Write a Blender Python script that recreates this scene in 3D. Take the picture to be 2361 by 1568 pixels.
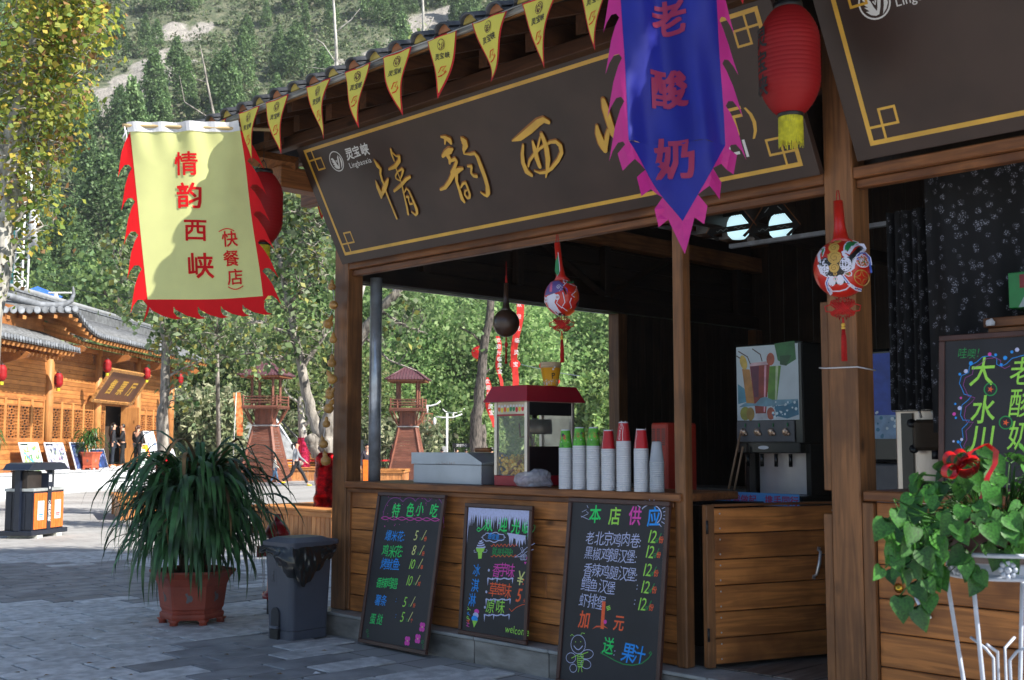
import bpy, bmesh, math, random
from mathutils import Vector, Matrix, noise
from math import sin, cos, pi, radians as R
for o in list(bpy.data.objects): bpy.data.objects.remove(o)
sc = bpy.context.scene
COL = sc.collection
random.seed(7)
# ---------------------------------------------------------------- camera
CAMH = 1.55; FPX = 2685.0; PITCH = math.atan(243/2685.0)
cam = bpy.data.objects.new('camera', bpy.data.cameras.new('camera'))
COL.objects.link(cam); sc.camera = cam
cam.location = (0, 0, CAMH); cam.rotation_euler = (R(90)+PITCH, 0, 0)
cam.data.lens = 36*FPX/2361.0; cam.data.sensor_width = 36; cam.data.clip_start = .05; cam.data.clip_end = 2000
cam.data.dof.use_dof = True; cam.data.dof.focus_distance = 11.0; cam.data.dof.aperture_fstop = 5.6
# ---------------------------------------------------------------- light
SUN_EL, SUN_AZ = R(43), R(27)   # height, and turn from +x towards the camera side
SUN_FROM = Vector((cos(SUN_AZ)*cos(SUN_EL), -sin(SUN_AZ)*cos(SUN_EL), sin(SUN_EL))).normalized()
w = bpy.data.worlds.new('World'); sc.world = w; w.use_nodes = True
nt = w.node_tree; bg = nt.nodes['Background']; sky = nt.nodes.new('ShaderNodeTexSky')
sky.sky_type = 'NISHITA'; sky.sun_disc = False; sky.sun_elevation = SUN_EL; sky.sun_rotation = math.atan2(SUN_FROM.x, SUN_FROM.y)
sky.altitude = 600; sky.air_density = 1.0; sky.dust_density = 0.8
nt.links.new(sky.outputs[0], bg.inputs[0]); bg.inputs[1].default_value = 0.085
sl = bpy.data.lights.new('sun', 'SUN'); sl.energy = 5.0; sl.angle = R(.55); sl.color = (1, .955, .87)
so = bpy.data.objects.new('sun', sl); COL.objects.link(so)
so.rotation_euler = (-SUN_FROM).to_track_quat('-Z', 'Y').to_euler()
sc.view_settings.view_transform = 'Standard'; sc.view_settings.look = 'None'
sc.view_settings.gamma = 1; sc.view_settings.exposure = 1.1; sc.view_settings.use_curve_mapping = False
sc.cycles.max_bounces = 7; sc.cycles.diffuse_bounces = 4; sc.cycles.transparent_max_bounces = 8
sc.cycles.use_denoising = True
# ---------------------------------------------------------------- measuring helpers: a photo direction meets a real plane
def ray(u, v):
    x = (u-1180.5)/FPX; y = (784-v)/FPX
    return Vector((x, cos(PITCH)-y*sin(PITCH), sin(PITCH)+y*cos(PITCH)))
CAMP = Vector((0, 0, CAMH))
def atY(u, v, Y): r = ray(u, v); return CAMP + r*(Y/r.y)
def gnd(u, v, z=0.): r = ray(u, v); return CAMP + r*((z-CAMH)/r.z)
_A = math.atan(2613.5/2696)
SV = Vector((sin(_A), -cos(_A), 0)); TV = Vector((cos(_A), sin(_A), 0)); KO = Vector((-1.42727, 9.54201, 0)); KR = math.atan2(SV.y, SV.x)
def K(s, t, z=0.): return KO + SV*s + TV*t + Vector((0, 0, z))
def kl(p): d = p-KO; return Vector((d.dot(SV), d.dot(TV), d.z))
def pt(u, v, t): r = ray(u, v); k = (KO.dot(TV)+t-CAMP.dot(TV))/r.dot(TV); return kl(CAMP+r*k)
def ps(u, v, s): r = ray(u, v); k = (KO.dot(SV)+s-CAMP.dot(SV))/r.dot(SV); return kl(CAMP+r*k)
# ---------------------------------------------------------------- materials
def sl_(c): return tuple((x/12.92 if x <= .04045 else ((x+.055)/1.055)**2.4) for x in c)
def rgb(h): return sl_(tuple(int(h[i:i+2], 16)/255 for i in (0, 2, 4)))
_M = {}
def mat(name, col, rough=.6, metal=0., var=.12, scale=6., bump=0., bscale=40., emit=0., trans=0., sss=0., alpha=1., spec=.5, coat=0., stretch=(1, 1, 1), dark=None, objrand=0.):
    if name in _M: return _M[name]
    m = bpy.data.materials.new(name); m.use_nodes = True; n = m.node_tree; N = n.nodes; L = n.links
    b = N['Principled BSDF']; b.inputs['Roughness'].default_value = rough; b.inputs['Metallic'].default_value = metal
    b.inputs['Specular IOR Level'].default_value = spec; b.inputs['Coat Weight'].default_value = coat
    tc = N.new('ShaderNodeTexCoord'); mp = N.new('ShaderNodeMapping'); mp.inputs['Scale'].default_value = stretch
    oi = N.new('ShaderNodeObjectInfo'); ad = N.new('ShaderNodeVectorMath'); ad.operation = 'ADD'
    ml = N.new('ShaderNodeMath'); ml.operation = 'MULTIPLY'; ml.inputs[1].default_value = 37.; L.new(oi.outputs['Random'], ml.inputs[0])
    L.new(tc.outputs['Object'], ad.inputs[0]); L.new(ml.outputs[0], ad.inputs[1]); L.new(ad.outputs[0], mp.inputs[0])
    nz = N.new('ShaderNodeTexNoise'); nz.inputs['Scale'].default_value = scale; nz.inputs['Detail'].default_value = 5; L.new(mp.outputs[0], nz.inputs[0])
    mx = N.new('ShaderNodeMix'); mx.data_type = 'RGBA'
    d = dark or tuple(x*(1-var*2.2) for x in col[:3]); h = tuple(min(1, x*(1+var)) for x in col[:3])
    mx.inputs[6].default_value = (*[max(0, q) for q in d], 1); mx.inputs[7].default_value = (*h, 1)
    mr = N.new('ShaderNodeMapRange'); mr.inputs[1].default_value = .35; mr.inputs[2].default_value = .65; L.new(nz.outputs[0], mr.inputs[0]); L.new(mr.outputs[0], mx.inputs[0])
    out = mx.outputs[2]
    if objrand:
        hs = N.new('ShaderNodeHueSaturation'); r2 = N.new('ShaderNodeMapRange'); r2.inputs[3].default_value = 1-objrand; r2.inputs[4].default_value = 1+objrand
        L.new(oi.outputs['Random'], r2.inputs[0]); L.new(r2.outputs[0], hs.inputs['Value']); L.new(out, hs.inputs['Color']); out = hs.outputs[0]
    L.new(out, b.inputs['Base Color'])
    if bump:
        bp = N.new('ShaderNodeBump'); bn = N.new('ShaderNodeTexNoise'); bn.inputs['Scale'].default_value = bscale; bn.inputs['Detail'].default_value = 4
        L.new(mp.outputs[0], bn.inputs[0]); L.new(bn.outputs[0], bp.inputs['Height']); bp.inputs['Strength'].default_value = bump; bp.inputs['Distance'].default_value = .02; L.new(bp.outputs[0], b.inputs['Normal'])
    if emit: L.new(out, b.inputs['Emission Color']); b.inputs['Emission Strength'].default_value = emit
    if trans: b.inputs['Transmission Weight'].default_value = trans
    if alpha < 1: b.inputs['Alpha'].default_value = alpha
    if sss:   # thin leaf or cloth: part of the light passes through
        tr = N.new('ShaderNodeBsdfTranslucent'); L.new(out, tr.inputs[0]); ms = N.new('ShaderNodeMixShader'); ms.inputs[0].default_value = sss
        L.new(b.outputs[0], ms.inputs[1]); L.new(tr.outputs[0], ms.inputs[2]); L.new(ms.outputs[0], N['Material Output'].inputs[0])
    _M[name] = m; return m
def wood(name, col, dark, axis=0, rough=.5, knots=True, gs=1., coat=.0, orand=.22):
    """stained softwood: long grain, knots, blotchy stain; the grain runs along axis"""
    if name in _M: return _M[name]
    m = bpy.data.materials.new(name); m.use_nodes = True; n = m.node_tree; N = n.nodes; L = n.links; b = N['Principled BSDF']
    b.inputs['Roughness'].default_value = rough; b.inputs['Coat Weight'].default_value = coat; b.inputs['Coat Roughness'].default_value = .3; b.inputs['Specular IOR Level'].default_value = .35
    tc = N.new('ShaderNodeTexCoord'); oi = N.new('ShaderNodeObjectInfo'); ad = N.new('ShaderNodeVectorMath'); ad.operation = 'ADD'
    ml = N.new('ShaderNodeMath'); ml.operation = 'MULTIPLY'; ml.inputs[1].default_value = 53.; L.new(oi.outputs['Random'], ml.inputs[0]); L.new(tc.outputs['Object'], ad.inputs[0]); L.new(ml.outputs[0], ad.inputs[1])
    mp = N.new('ShaderNodeMapping'); st = [14*gs]*3; st[axis] = .9*gs; mp.inputs['Scale'].default_value = st; L.new(ad.outputs[0], mp.inputs[0])
    g = N.new('ShaderNodeTexNoise'); g.inputs['Scale'].default_value = 2.2; g.inputs['Detail'].default_value = 6; g.inputs['Distortion'].default_value = .9; L.new(mp.outputs[0], g.inputs[0])
    bl = N.new('ShaderNodeTexNoise'); bl.inputs['Scale'].default_value = 2.4; bl.inputs['Detail'].default_value = 4; L.new(ad.outputs[0], bl.inputs[0])
    m1 = N.new('ShaderNodeMapRange'); m1.inputs[1].default_value = .38; m1.inputs[2].default_value = .62; L.new(g.outputs[0], m1.inputs[0])
    c1 = N.new('ShaderNodeMix'); c1.data_type = 'RGBA'; c1.inputs[6].default_value = (*[x*.62+y*.38 for x, y in zip(dark, col)], 1); c1.inputs[7].default_value = (*col, 1); L.new(m1.outputs[0], c1.inputs[0])
    m2 = N.new('ShaderNodeMapRange'); m2.inputs[1].default_value = .46; m2.inputs[2].default_value = .68; m2.inputs[4].default_value = .8; L.new(bl.outputs[0], m2.inputs[0])
    c2 = N.new('ShaderNodeMix'); c2.data_type = 'RGBA'; c2.inputs[7].default_value = (*dark, 1); L.new(m2.outputs[0], c2.inputs[0]); L.new(c1.outputs[2], c2.inputs[6])
    out = c2.outputs[2]
    if knots:
        v = N.new('ShaderNodeTexVoronoi'); v.inputs['Scale'].default_value = 1.7*gs; mk = N.new('ShaderNodeMapping'); ks = [2.0]*3; ks[axis] = 1.0; mk.inputs['Scale'].default_value = ks
        L.new(ad.outputs[0], mk.inputs[0]); L.new(mk.outputs[0], v.inputs[0]); mv = N.new('ShaderNodeMapRange'); mv.inputs[1].default_value = .035; mv.inputs[2].default_value = .11; mv.inputs[3].default_value = .85; mv.inputs[4].default_value = 0; L.new(v.outputs[0], mv.inputs[0])
        c3 = N.new('ShaderNodeMix'); c3.data_type = 'RGBA'; c3.inputs[7].default_value = (*[x*.28 for x in dark], 1); L.new(mv.outputs[0], c3.inputs[0]); L.new(out, c3.inputs[6]); out = c3.outputs[2]
    hs = N.new('ShaderNodeHueSaturation'); r2 = N.new('ShaderNodeMapRange'); r2.inputs[3].default_value = 1-orand; r2.inputs[4].default_value = 1+orand*.8
    L.new(oi.outputs['Random'], r2.inputs[0]); L.new(r2.outputs[0], hs.inputs['Value']); L.new(out, hs.inputs['Color']); L.new(hs.outputs[0], b.inputs['Base Color'])
    bp = N.new('ShaderNodeBump'); bp.inputs['Strength'].default_value = .25; bp.inputs['Distance'].default_value = .004; L.new(g.outputs[0], bp.inputs['Height']); L.new(bp.outputs[0], b.inputs['Normal'])
    _M[name] = m; return m
# ---------------------------------------------------------------- mesh helpers
class MB:
    """collects shapes and links them as ONE mesh object"""
    def __init__(s): s.v = []; s.f = []; s.m = []; s.mats = []; s.sm = []
    def mi(s, m):
        if m is None: return 0
        if m not in s.mats: s.mats.append(m)
        return s.mats.index(m)
    def add(s, vs, fs, m=None, smooth=False):
        o = len(s.v); s.v += [tuple(p) for p in vs]; i = s.mi(m)
        for f in fs: s.f.append([o+k for k in f]); s.m.append(i); s.sm.append(smooth)
        return s
    def box(s, a, b, m=None, bev=0., M=None):
        x0, y0, z0 = a; x1, y1, z1 = b
        if not bev:
            vs = [(x, y, z) for z in (z0, z1) for y in (y0, y1) for x in (x0, x1)]
            fs = [(0, 2, 3, 1), (4, 5, 7, 6), (0, 1, 5, 4), (2, 6, 7, 3), (0, 4, 6, 2), (1, 3, 7, 5)]
        else:
            bm = bmesh.new(); bmesh.ops.create_cube(bm, size=1)
            for q in bm.verts: q.co = Vector(((x0+x1)/2+q.co.x*(x1-x0), (y0+y1)/2+q.co.y*(y1-y0), (z0+z1)/2+q.co.z*(z1-z0)))
            bmesh.ops.bevel(bm, geom=bm.edges[:], offset=min(bev, abs(x1-x0)*.4, abs(y1-y0)*.4, abs(z1-z0)*.4), segments=1, affect='EDGES')
            vs = [tuple(q.co) for q in bm.verts]; fs = [[q.index for q in f.verts] for f in bm.faces]; bm.free()
        if M: vs = [tuple(M @ Vector(p)) for p in vs]
        return s.add(vs, fs, m)
    def tube(s, pts, r, m=None, n=8, cap=True, smooth=True):
        pts = [Vector(p) for p in pts]; rs = r if isinstance(r, (list, tuple)) else [r]*len(pts)
        vs = []; up = None
        for i, p in enumerate(pts):
            d = (pts[min(i+1, len(pts)-1)]-pts[max(i-1, 0)])
            if d.length < 1e-9: d = Vector((0, 0, 1))
            d.normalize()
            if up is None: up = Vector((0, 0, 1)) if abs(d.z) < .9 else Vector((1, 0, 0))
            x = up.cross(d)
            if x.length < 1e-6: x = Vector((1, 0, 0)).cross(d)
            x.normalize(); y = d.cross(x); up = y
            for k in range(n):
                a = 2*pi*k/n; vs.append(p+x*cos(a)*rs[i]+y*sin(a)*rs[i])
        fs = [(i*n+k, i*n+(k+1) % n, (i+1)*n+(k+1) % n, (i+1)*n+k) for i in range(len(pts)-1) for k in range(n)]
        if cap: fs += [tuple(range(n))[::-1], tuple((len(pts)-1)*n+k for k in range(n))]
        return s.add(vs, fs, m, smooth)
    def lathe(s, prof, c=(0, 0, 0), m=None, n=24, sx=1., sy=1., smooth=True, cap=True, a0=0.):
        vs = []; c = Vector(c)
        for r, z in prof:
            for k in range(n): a = a0+2*pi*k/n; vs.append((c.x+r*cos(a)*sx, c.y+r*sin(a)*sy, c.z+z))
        fs = [(i*n+k, i*n+(k+1) % n, (i+1)*n+(k+1) % n, (i+1)*n+k) for i in range(len(prof)-1) for k in range(n)]
        if cap: fs += [tuple(range(n))[::-1], tuple((len(prof)-1)*n+k for k in range(n))]
        return s.add(vs, fs, m, smooth)
    def prism(s, poly, y0, y1, m=None, M=None, smooth=False):
        """polygon in x,z extruded along y"""
        n = len(poly); vs = [(p[0], y0, p[1]) for p in poly]+[(p[0], y1, p[1]) for p in poly]
        fs = [tuple(range(n)), tuple(range(n, 2*n))[::-1]]+[(i, i+n, (i+1) % n+n, (i+1) % n) for i in range(n)]
        if M: vs = [tuple(M @ Vector(p)) for p in vs]
        return s.add(vs, fs, m, smooth)
    def sphere(s, c, r, m=None, n=12, h=8, sc_=(1, 1, 1)):
        prof = [(sin(pi*i/h)*1., -cos(pi*i/h)*1.) for i in range(h+1)]; vs = []; c = Vector(c)
        for a, z in prof:
            for k in range(n): b = 2*pi*k/n; vs.append((c.x+r*a*cos(b)*sc_[0], c.y+r*a*sin(b)*sc_[1], c.z+r*z*sc_[2]))
        fs = [(i*n+k, i*n+(k+1) % n, (i+1)*n+(k+1) % n, (i+1)*n+k) for i in range(h) for k in range(n)]
        return s.add(vs, fs, m, True)
    def mesh(s, name, mats=None):
        me = bpy.data.meshes.new(name); me.from_pydata(s.v, [], s.f)
        for m in (s.mats or mats or []): me.materials.append(m)
        me.polygons.foreach_set('material_index', s.m); me.polygons.foreach_set('use_smooth', s.sm)
        me.update(); return me
    def build(s, name, parent=None, loc=None, rot=None, **tags):
        return link(name, s.mesh(name), parent, loc, rot, **tags)
def link(name, data, parent=None, loc=None, rot=None, scale=None, **tags):
    o = bpy.data.objects.new(name, data); COL.objects.link(o)
    if parent: o.parent = parent
    if loc is not None: o.location = loc
    if rot is not None: o.rotation_euler = (0, 0, rot) if not hasattr(rot, '__len__') else rot
    if scale is not None: o.scale = (scale,)*3 if not hasattr(scale, '__len__') else scale
    for k, v in tags.items():
        if v is not None: o[{'cat': 'category'}.get(k, k)] = v
    return o
def thing(name, label, cat, loc=(0, 0, 0), rot=0, group=None, scale=None): return link(name, None, None, loc, rot, scale, label=label, category=cat, group=group)
def kthing(name, label, cat, s=0., t=0., z=0., rot=0., group=None): return thing(name, label, cat, K(s, t, z), KR+rot, group)
def kids(o): return [c for c in bpy.data.objects if c.parent is o]
def dup(o, loc=None, rot=None, label=None, group=None, parent=None, scale=None, _k=None):
    _k = _k or {}
    if not _k:
        for c in bpy.data.objects:
            if c.parent: _k.setdefault(c.parent.name, []).append(c)
    c = o.copy(); COL.objects.link(c)
    if parent: c.parent = parent
    for q in _k.get(o.name, []): dup(q, parent=c, _k=_k)
    if loc is not None: c.location = loc
    if rot is not None: c.rotation_euler = (0, 0, rot) if not hasattr(rot, '__len__') else rot
    if scale is not None: c.scale = (scale,)*3 if not hasattr(scale, '__len__') else scale
    if label: c['label'] = label
    if group: c['group'] = group
    return c
# ---------------------------------------------------------------- flat print: lettering and painted shapes on a surface
_G = {}
def glyph(ch, bold=0.):
    k = (ch, bold)
    if k not in _G:
        cu = bpy.data.curves.new('g', 'FONT'); cu.body = ch; cu.size = 1; cu.resolution_u = 2; cu.offset = bold
        o = bpy.data.objects.new('g', cu); COL.objects.link(o); dg = bpy.context.evaluated_depsgraph_get()
        me = bpy.data.meshes.new_from_object(o.evaluated_get(dg))
        vs = [(v.co.x, v.co.y) for v in me.vertices]; fs = [tuple(p.vertices) for p in me.polygons]
        bpy.data.objects.remove(o); bpy.data.meshes.remove(me); bpy.data.curves.remove(cu)
        xs = [a for a, b in vs] or [0, .3]
        _G[k] = (vs, fs, max(xs)+.06)
    return _G[k]
class Flat:
    def __init__(s): s.v = []; s.f = []; s.m = []; s.mats = []; s.lay = 0
    def add(s, vs, fs, m, h=None):
        if m not in s.mats: s.mats.append(m)
        i = s.mats.index(m); o = len(s.v); s.lay += 1; hh = s.lay*.00001 if h is None else h
        s.v += [(x, y, hh) for x, y in vs]
        for f in fs: s.f.append([o+k for k in f]); s.m.append(i)
    def text(s, body, x, y, size, m, bold=0., rot=0., shear=0., jit=0., vert=False, gap=1., center=False, sx=1.):
        cx, cy = x, y
        for i, ch in enumerate(body):
            if ch == ' ': cx += size*.35*gap; continue
            vs, fs, w = glyph(ch, min(bold, .004))
            a = rot+random.uniform(-jit, jit)*.35; q = size*(1+random.uniform(-jit, jit)*.4); dy = random.uniform(-jit, jit)*size*.25
            px, py = (cx, cy+dy)
            d_ = bold*.8 if bold > .004 else 0
            for ox, oy in (((-d_, -d_), (d_, -d_), (d_, d_), (-d_, d_)) if d_ else ((0, 0),)): s.add([(px+((u*sx+shear*v)*cos(a)-v*sin(a)+ox)*q, py+((u*sx+shear*v)*sin(a)+v*cos(a)+oy)*q) for u, v in vs], fs, m)
            if vert: cy -= size*gap
            else:
                adv = (size if ord(ch) > 0x2E00 else size*w)*gap*sx; cx += adv*cos(rot); cy += adv*sin(rot)
        return cx
    def stroke(s, pts, w, m, closed=False):
        n = len(pts); vs = []; fs = []; ws = w if isinstance(w, (list, tuple)) else [w]*n
        for i in range(n):
            a = pts[(i-1) % n if closed else max(i-1, 0)]; b = pts[(i+1) % n if closed else min(i+1, n-1)]
            dx, dy = b[0]-a[0], b[1]-a[1]; l = math.hypot(dx, dy) or 1; nx, ny = -dy/l*ws[i]/2, dx/l*ws[i]/2
            vs += [(pts[i][0]+nx, pts[i][1]+ny), (pts[i][0]-nx, pts[i][1]-ny)]
        for i in range(n if closed else n-1): j = (i+1) % n; fs.append((2*i, 2*i+1, 2*j+1, 2*j))
        s.add(vs, fs, m)
    def disc(s, x, y, r, m, n=14, ry=None, rot=0): 
        ry = ry or r
        s.add([(x+r*cos(2*pi*k/n)*cos(rot)-ry*sin(2*pi*k/n)*sin(rot), y+r*cos(2*pi*k/n)*sin(rot)+ry*sin(2*pi*k/n)*cos(rot)) for k in range(n)], [tuple(range(n))], m)
    def poly(s, pts, m): s.add(pts, [tuple(range(len(pts)))], m)
    def rect(s, x0, y0, x1, y1, m): s.poly([(x0, y0), (x1, y0), (x1, y1), (x0, y1)], m)
    def build(s, name, parent=None, M=None, fn=None, sub=0., solid=0., **tags):
        """M puts x,y,h into space; fn bends it; sub = longest edge allowed before bending"""
        me = bpy.data.meshes.new(name); me.from_pydata(s.v, [], s.f)
        for m in s.mats: me.materials.append(m)
        me.polygons.foreach_set('material_index', s.m)
        if sub or solid:
            bm = bmesh.new(); bm.from_mesh(me)
            if sub:
                bmesh.ops.triangulate(bm, faces=bm.faces[:])
                for _ in range(5):
                    e = [q for q in bm.edges if q.calc_length() > sub]
                    if not e: break
                    bmesh.ops.subdivide_edges(bm, edges=e, cuts=1); bmesh.ops.triangulate(bm, faces=bm.faces[:])
            bm.to_mesh(me); bm.free()
        if fn:
            for v in me.vertices: v.co = fn(v.co.x, v.co.y, v.co.z)
        elif M: me.transform(M)
        me.update(); return link(name, me, parent, **tags)
def basis(o, x, y):
    x = Vector(x).normalized(); y = Vector(y); z = x.cross(y).normalized(); y = z.cross(x)
    return Matrix(((x.x, y.x, z.x, o[0]), (x.y, y.y, z.y, o[1]), (x.z, y.z, z.z, o[2]), (0, 0, 0, 1)))
def arc(cx, cy, r, a0, a1, n=12, ry=None): return [(cx+r*cos(R(a0+(a1-a0)*i/n)), cy+(ry or r)*sin(R(a0+(a1-a0)*i/n))) for i in range(n+1)]
def spiral(cx, cy, r, turns=1.5, a0=0, n=18): return [(cx+r*(1-i/n)*cos(R(a0+360*turns*i/n)), cy+r*(1-i/n)*sin(R(a0+360*turns*i/n))) for i in range(n+1)]
# common materials
WD = lambda nm, ax, c=(.30, .115, .038), d=(.085, .03, .012), **k: wood(nm, c, d, ax, **k)
wx = WD('stained wood along x', 0); wy = WD('stained wood along y', 1); wz = WD('stained wood upright', 2, (.27, .115, .042), (.085, .036, .015))
wplank = WD('plank wood', 0, (.62, .235, .062), (.17, .06, .02), orand=.18)
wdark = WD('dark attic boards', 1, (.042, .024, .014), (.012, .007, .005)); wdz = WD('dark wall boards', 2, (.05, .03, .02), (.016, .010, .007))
white = mat('white paint', (.78, .78, .78), .4, var=.03); black = mat('black plastic', (.012, .012, .014), .35, var=.1)
steel = mat('brushed steel', (.66, .66, .67), .28, .7, var=.06, bump=.05, stretch=(1, 1, 12)); galv = mat('galvanised steel', (.52, .57, .64), .30, .55, var=.12, scale=12)
gold = mat('gold paint', rgb('d9a83a'), .35, var=.08, spec=.6); gold_shade = mat('gold edge shade', rgb('9a5c14'), .4, var=.05)
SHADE = [((7.4, 13.4), [(3.7, 9.2, 9.6, .50), (3.2, 11.3, 9.6, .50), (8.0, 8.4, 8.8, 1.0), (10.5, 11.5, 9, 1.1)]), ((7.6, 4.6), [(4.8, 3.8, 9.0, .34), (8.8, 5.4, 8.8, .8)]), ((12.5, 6.5), [(12.5, 6.5, 9.6, 1.2)])]  # unseen added trees: trunk base, then crowns placed for foreground shade
# ================================================================ GROUND
def P2(M, u, v):
    """photo direction -> x,y on the plane of basis M"""
    n = M.to_3x3() @ Vector((0, 0, 1)); o = M.translation; r = ray(u, v); p = CAMP+r*((o-CAMP).dot(n)/r.dot(n)); q = M.inverted() @ p
    return (q.x, q.y)
paver_m = mat('concrete paver', (.58, .575, .57), .66, var=.14, scale=9, bump=.45, bscale=60, objrand=.10)
ground_m = mat('ground joint sand', (.09, .085, .08), .9, var=.15, scale=30, bump=.3)
g = MB()
nx, ny = 60, 60
vs = []; 
for j in range(ny+1):
    for i in range(nx+1): vs.append((-150+300*i/nx, -30+130*j/ny, 0))
g.add(vs, [(j*(nx+1)+i, j*(nx+1)+i+1, (j+1)*(nx+1)+i+1, (j+1)*(nx+1)+i) for j in range(ny) for i in range(nx)], ground_m)
go = g.build('ground', kind='structure', label='plaza ground under the paving')
pav = link('pavement', None, None, KO, KR, kind='structure', label='grey concrete block paving of the plaza')
def pave_far_mat():
    m = bpy.data.materials.new('paving'); m.use_nodes = True; n = m.node_tree; N = n.nodes; L = n.links; b = N['Principled BSDF']; b.inputs['Roughness'].default_value = .75
    tc = N.new('ShaderNodeTexCoord'); br = N.new('ShaderNodeTexBrick'); L.new(tc.outputs['Object'], br.inputs[0]); mp = N.new('ShaderNodeMapping'); mp.inputs['Rotation'].default_value = (0, 0, R(90)); L.new(tc.outputs['Object'], mp.inputs[0]); L.new(mp.outputs[0], br.inputs[0])
    br.inputs['Scale'].default_value = 1; br.inputs['Brick Width'].default_value = .6; br.inputs['Row Height'].default_value = .3; br.inputs['Mortar Size'].default_value = .006
    br.inputs['Color1'].default_value = (.38, .37, .36, 1); br.inputs['Color2'].default_value = (.32, .31, .30, 1); br.inputs['Mortar'].default_value = (.10, .095, .09, 1)
    nz = N.new('ShaderNodeTexNoise'); nz.inputs['Scale'].default_value = .5; nz.inputs['Detail'].default_value = 8; L.new(tc.outputs['Object'], nz.inputs[0])
    mr = N.new('ShaderNodeMapRange'); mr.inputs[1].default_value = .3; mr.inputs[2].default_value = .7; mr.inputs[3].default_value = .72; mr.inputs[4].default_value = 1.15; L.new(nz.outputs[0], mr.inputs[0])
    mm = N.new('ShaderNodeVectorMath'); mm.operation = 'SCALE'; L.new(br.outputs[0], mm.inputs[0]); L.new(mr.outputs[0], mm.inputs['Scale']); L.new(mm.outputs[0], b.inputs['Base Color']); return m
pfar = pave_far_mat()
# block paving: rows run along t, blocks .6 x .3
PW, PL_ = .30, .60
pm = {}
def paver_mesh(k):
    b = MB(); rr = random.Random(k); e = .009+rr.random()*.004
    b.box((e, e, 0), (PW-e, PL_-e, .012+rr.random()*.004), paver_m, bev=.005); return b.mesh('paver')
pms = [paver_mesh(k) for k in range(6)]
damp_shade_m = mat('damp and shade tone paver', (.27, .27, .275), .58, var=.15, scale=4, bump=.15, bscale=60, objrand=.12)  # darker tone: damp stones, and shade put into the colour farther out
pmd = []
for me in pms[:3]: q = me.copy(); q.materials.clear(); q.materials.append(damp_shade_m); pmd.append(q)
cells = []
for i in range(-60, 16):
    off = .3*(i % 2)+.07*((i*7) % 3)
    for j in range(-14, 26):
        s, t = i*PW, j*PL_+off; c = K(s+.15, t+.3)
        if t > -.55 and s > -.7: continue
        if c.y < 4.2 or c.y > 17: continue
        d = c-CAMP; up = -d.y*sin(PITCH)+d.z*cos(PITCH); fw = d.y*cos(PITCH)+d.z*sin(PITCH); u = 1180+FPX*c.x/fw; v = 784-FPX*up/fw
        if -150 < u < 2500 and v < 1750: cells.append((c.length, s, t, c))
cells.sort(key=lambda q: q[0])
rest = MB()
DAMP_SHADE = [(gnd(560, 1500), .55), (gnd(640, 1540), .5), (gnd(720, 1565), .4), (gnd(500, 1540), .35), (gnd(170, 1350), 1.6), (gnd(330, 1345), 1.2), (gnd(60, 1330), 1.6), (gnd(480, 1370), .9)]  # real damp by the bin, then wide patches painting the shaded zone darker
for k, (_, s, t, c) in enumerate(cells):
    damp = any((c-p).length < r*random.uniform(.7, 1.2) for p, r in DAMP_SHADE)  # also set inside the painted shade zone
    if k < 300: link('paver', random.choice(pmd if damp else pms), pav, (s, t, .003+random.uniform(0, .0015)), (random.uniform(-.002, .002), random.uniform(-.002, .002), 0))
    else: rest.box((s+.010, t+.010, .003), (s+PW-.010, t+PL_-.010, .015), paver_m if not damp else damp_shade_m)
rest.build('paver_field', pav, kind='stuff')
# beyond the blocks that can be told apart: one sheet
far = MB(); a = -8.0
far.add([(-150, -60, .004), (150, -60, .004), (150, 150, .004), (-150, 150, .004)], [(0, 1, 2, 3)], pfar)
fo = far.build('paving_sheet', pav, kind='stuff')
# ================================================================ KIOSK
W0 = .2
kiosk = kthing('snack_kiosk', 'brown wooden snack kiosk with open serving counter and grey tiled roof', 'kiosk')
stone_m = mat('slate plinth', (.27, .25, .225), .5, var=.3, scale=2.2, bump=.35, bscale=9, stretch=(1, 1, 2.5), objrand=.15)
ledge_m = mat('plinth ledge', (.34, .34, .33), .45, var=.15, scale=5)
s = -.46; k = 0
while s < 7.4:
    L_ = [.74, .62, .68][k % 3]; 
    b = MB(); b.box((s+.004, .08, .0), (s+L_-.004, .2, .165), stone_m, bev=.004); b.build('plinth_stone', kiosk)
    b = MB(); b.box((s+.003, .07, .167), (s+L_-.003, .36, .19), ledge_m, bev=.004); b.build('plinth_ledge', kiosk)
    s += L_; k += 1
MB().box((-.45, .37, .02), (7.4, 6.6, .185), mat('kiosk floor', (.16, .13, .11), .5, var=.2, scale=3)).build('floor', kiosk)
for i in range(5):
    MB().box((3.40+i*.24, .37, .186), (3.63+i*.24, 2.2, .196), mat('wood look floor tile', (.20, .17, .15), .35, var=.25, scale=3, stretch=(8, 1, 1), objrand=.2), bev=.003).build('floor_tile', kiosk)
def kb(name, a, b, m, bev=.006): return MB().box(a, b, m, bev=bev).build(name, kiosk)
def post(s0, s1, t0, t1, z0, z1): return kb('post', (s0, t0, z0), (s1, t1, z1), wz, .008)
post(-.347, -.152, .2, .36, .191, 3.75); post(3.298, 3.38, .2, .285, .191, 3.02)
post(4.393, 4.572, .2, .385, .191, 3.95); post(-.35, -.2, 3.76, 3.90, .191, 2.95); post(-.35, -.2, 6.3, 6.45, .191, 2.95); post(7.2, 7.38, .2, .38, .191, 3.9)
kb('post_trim', (4.342, .215, 1.30), (4.391, .27, 2.36), wz, .004)
kb('post_trim', (4.337, .21, .2), (4.391, .25, 1.17), wz, .004); kb('post_trim', (4.574, .21, .2), (4.64, .25, 1.24), wz, .004)
kb('post_trim', (-.150, .21, .2), (-.105, .27, 1.19), wz, .004)
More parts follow.
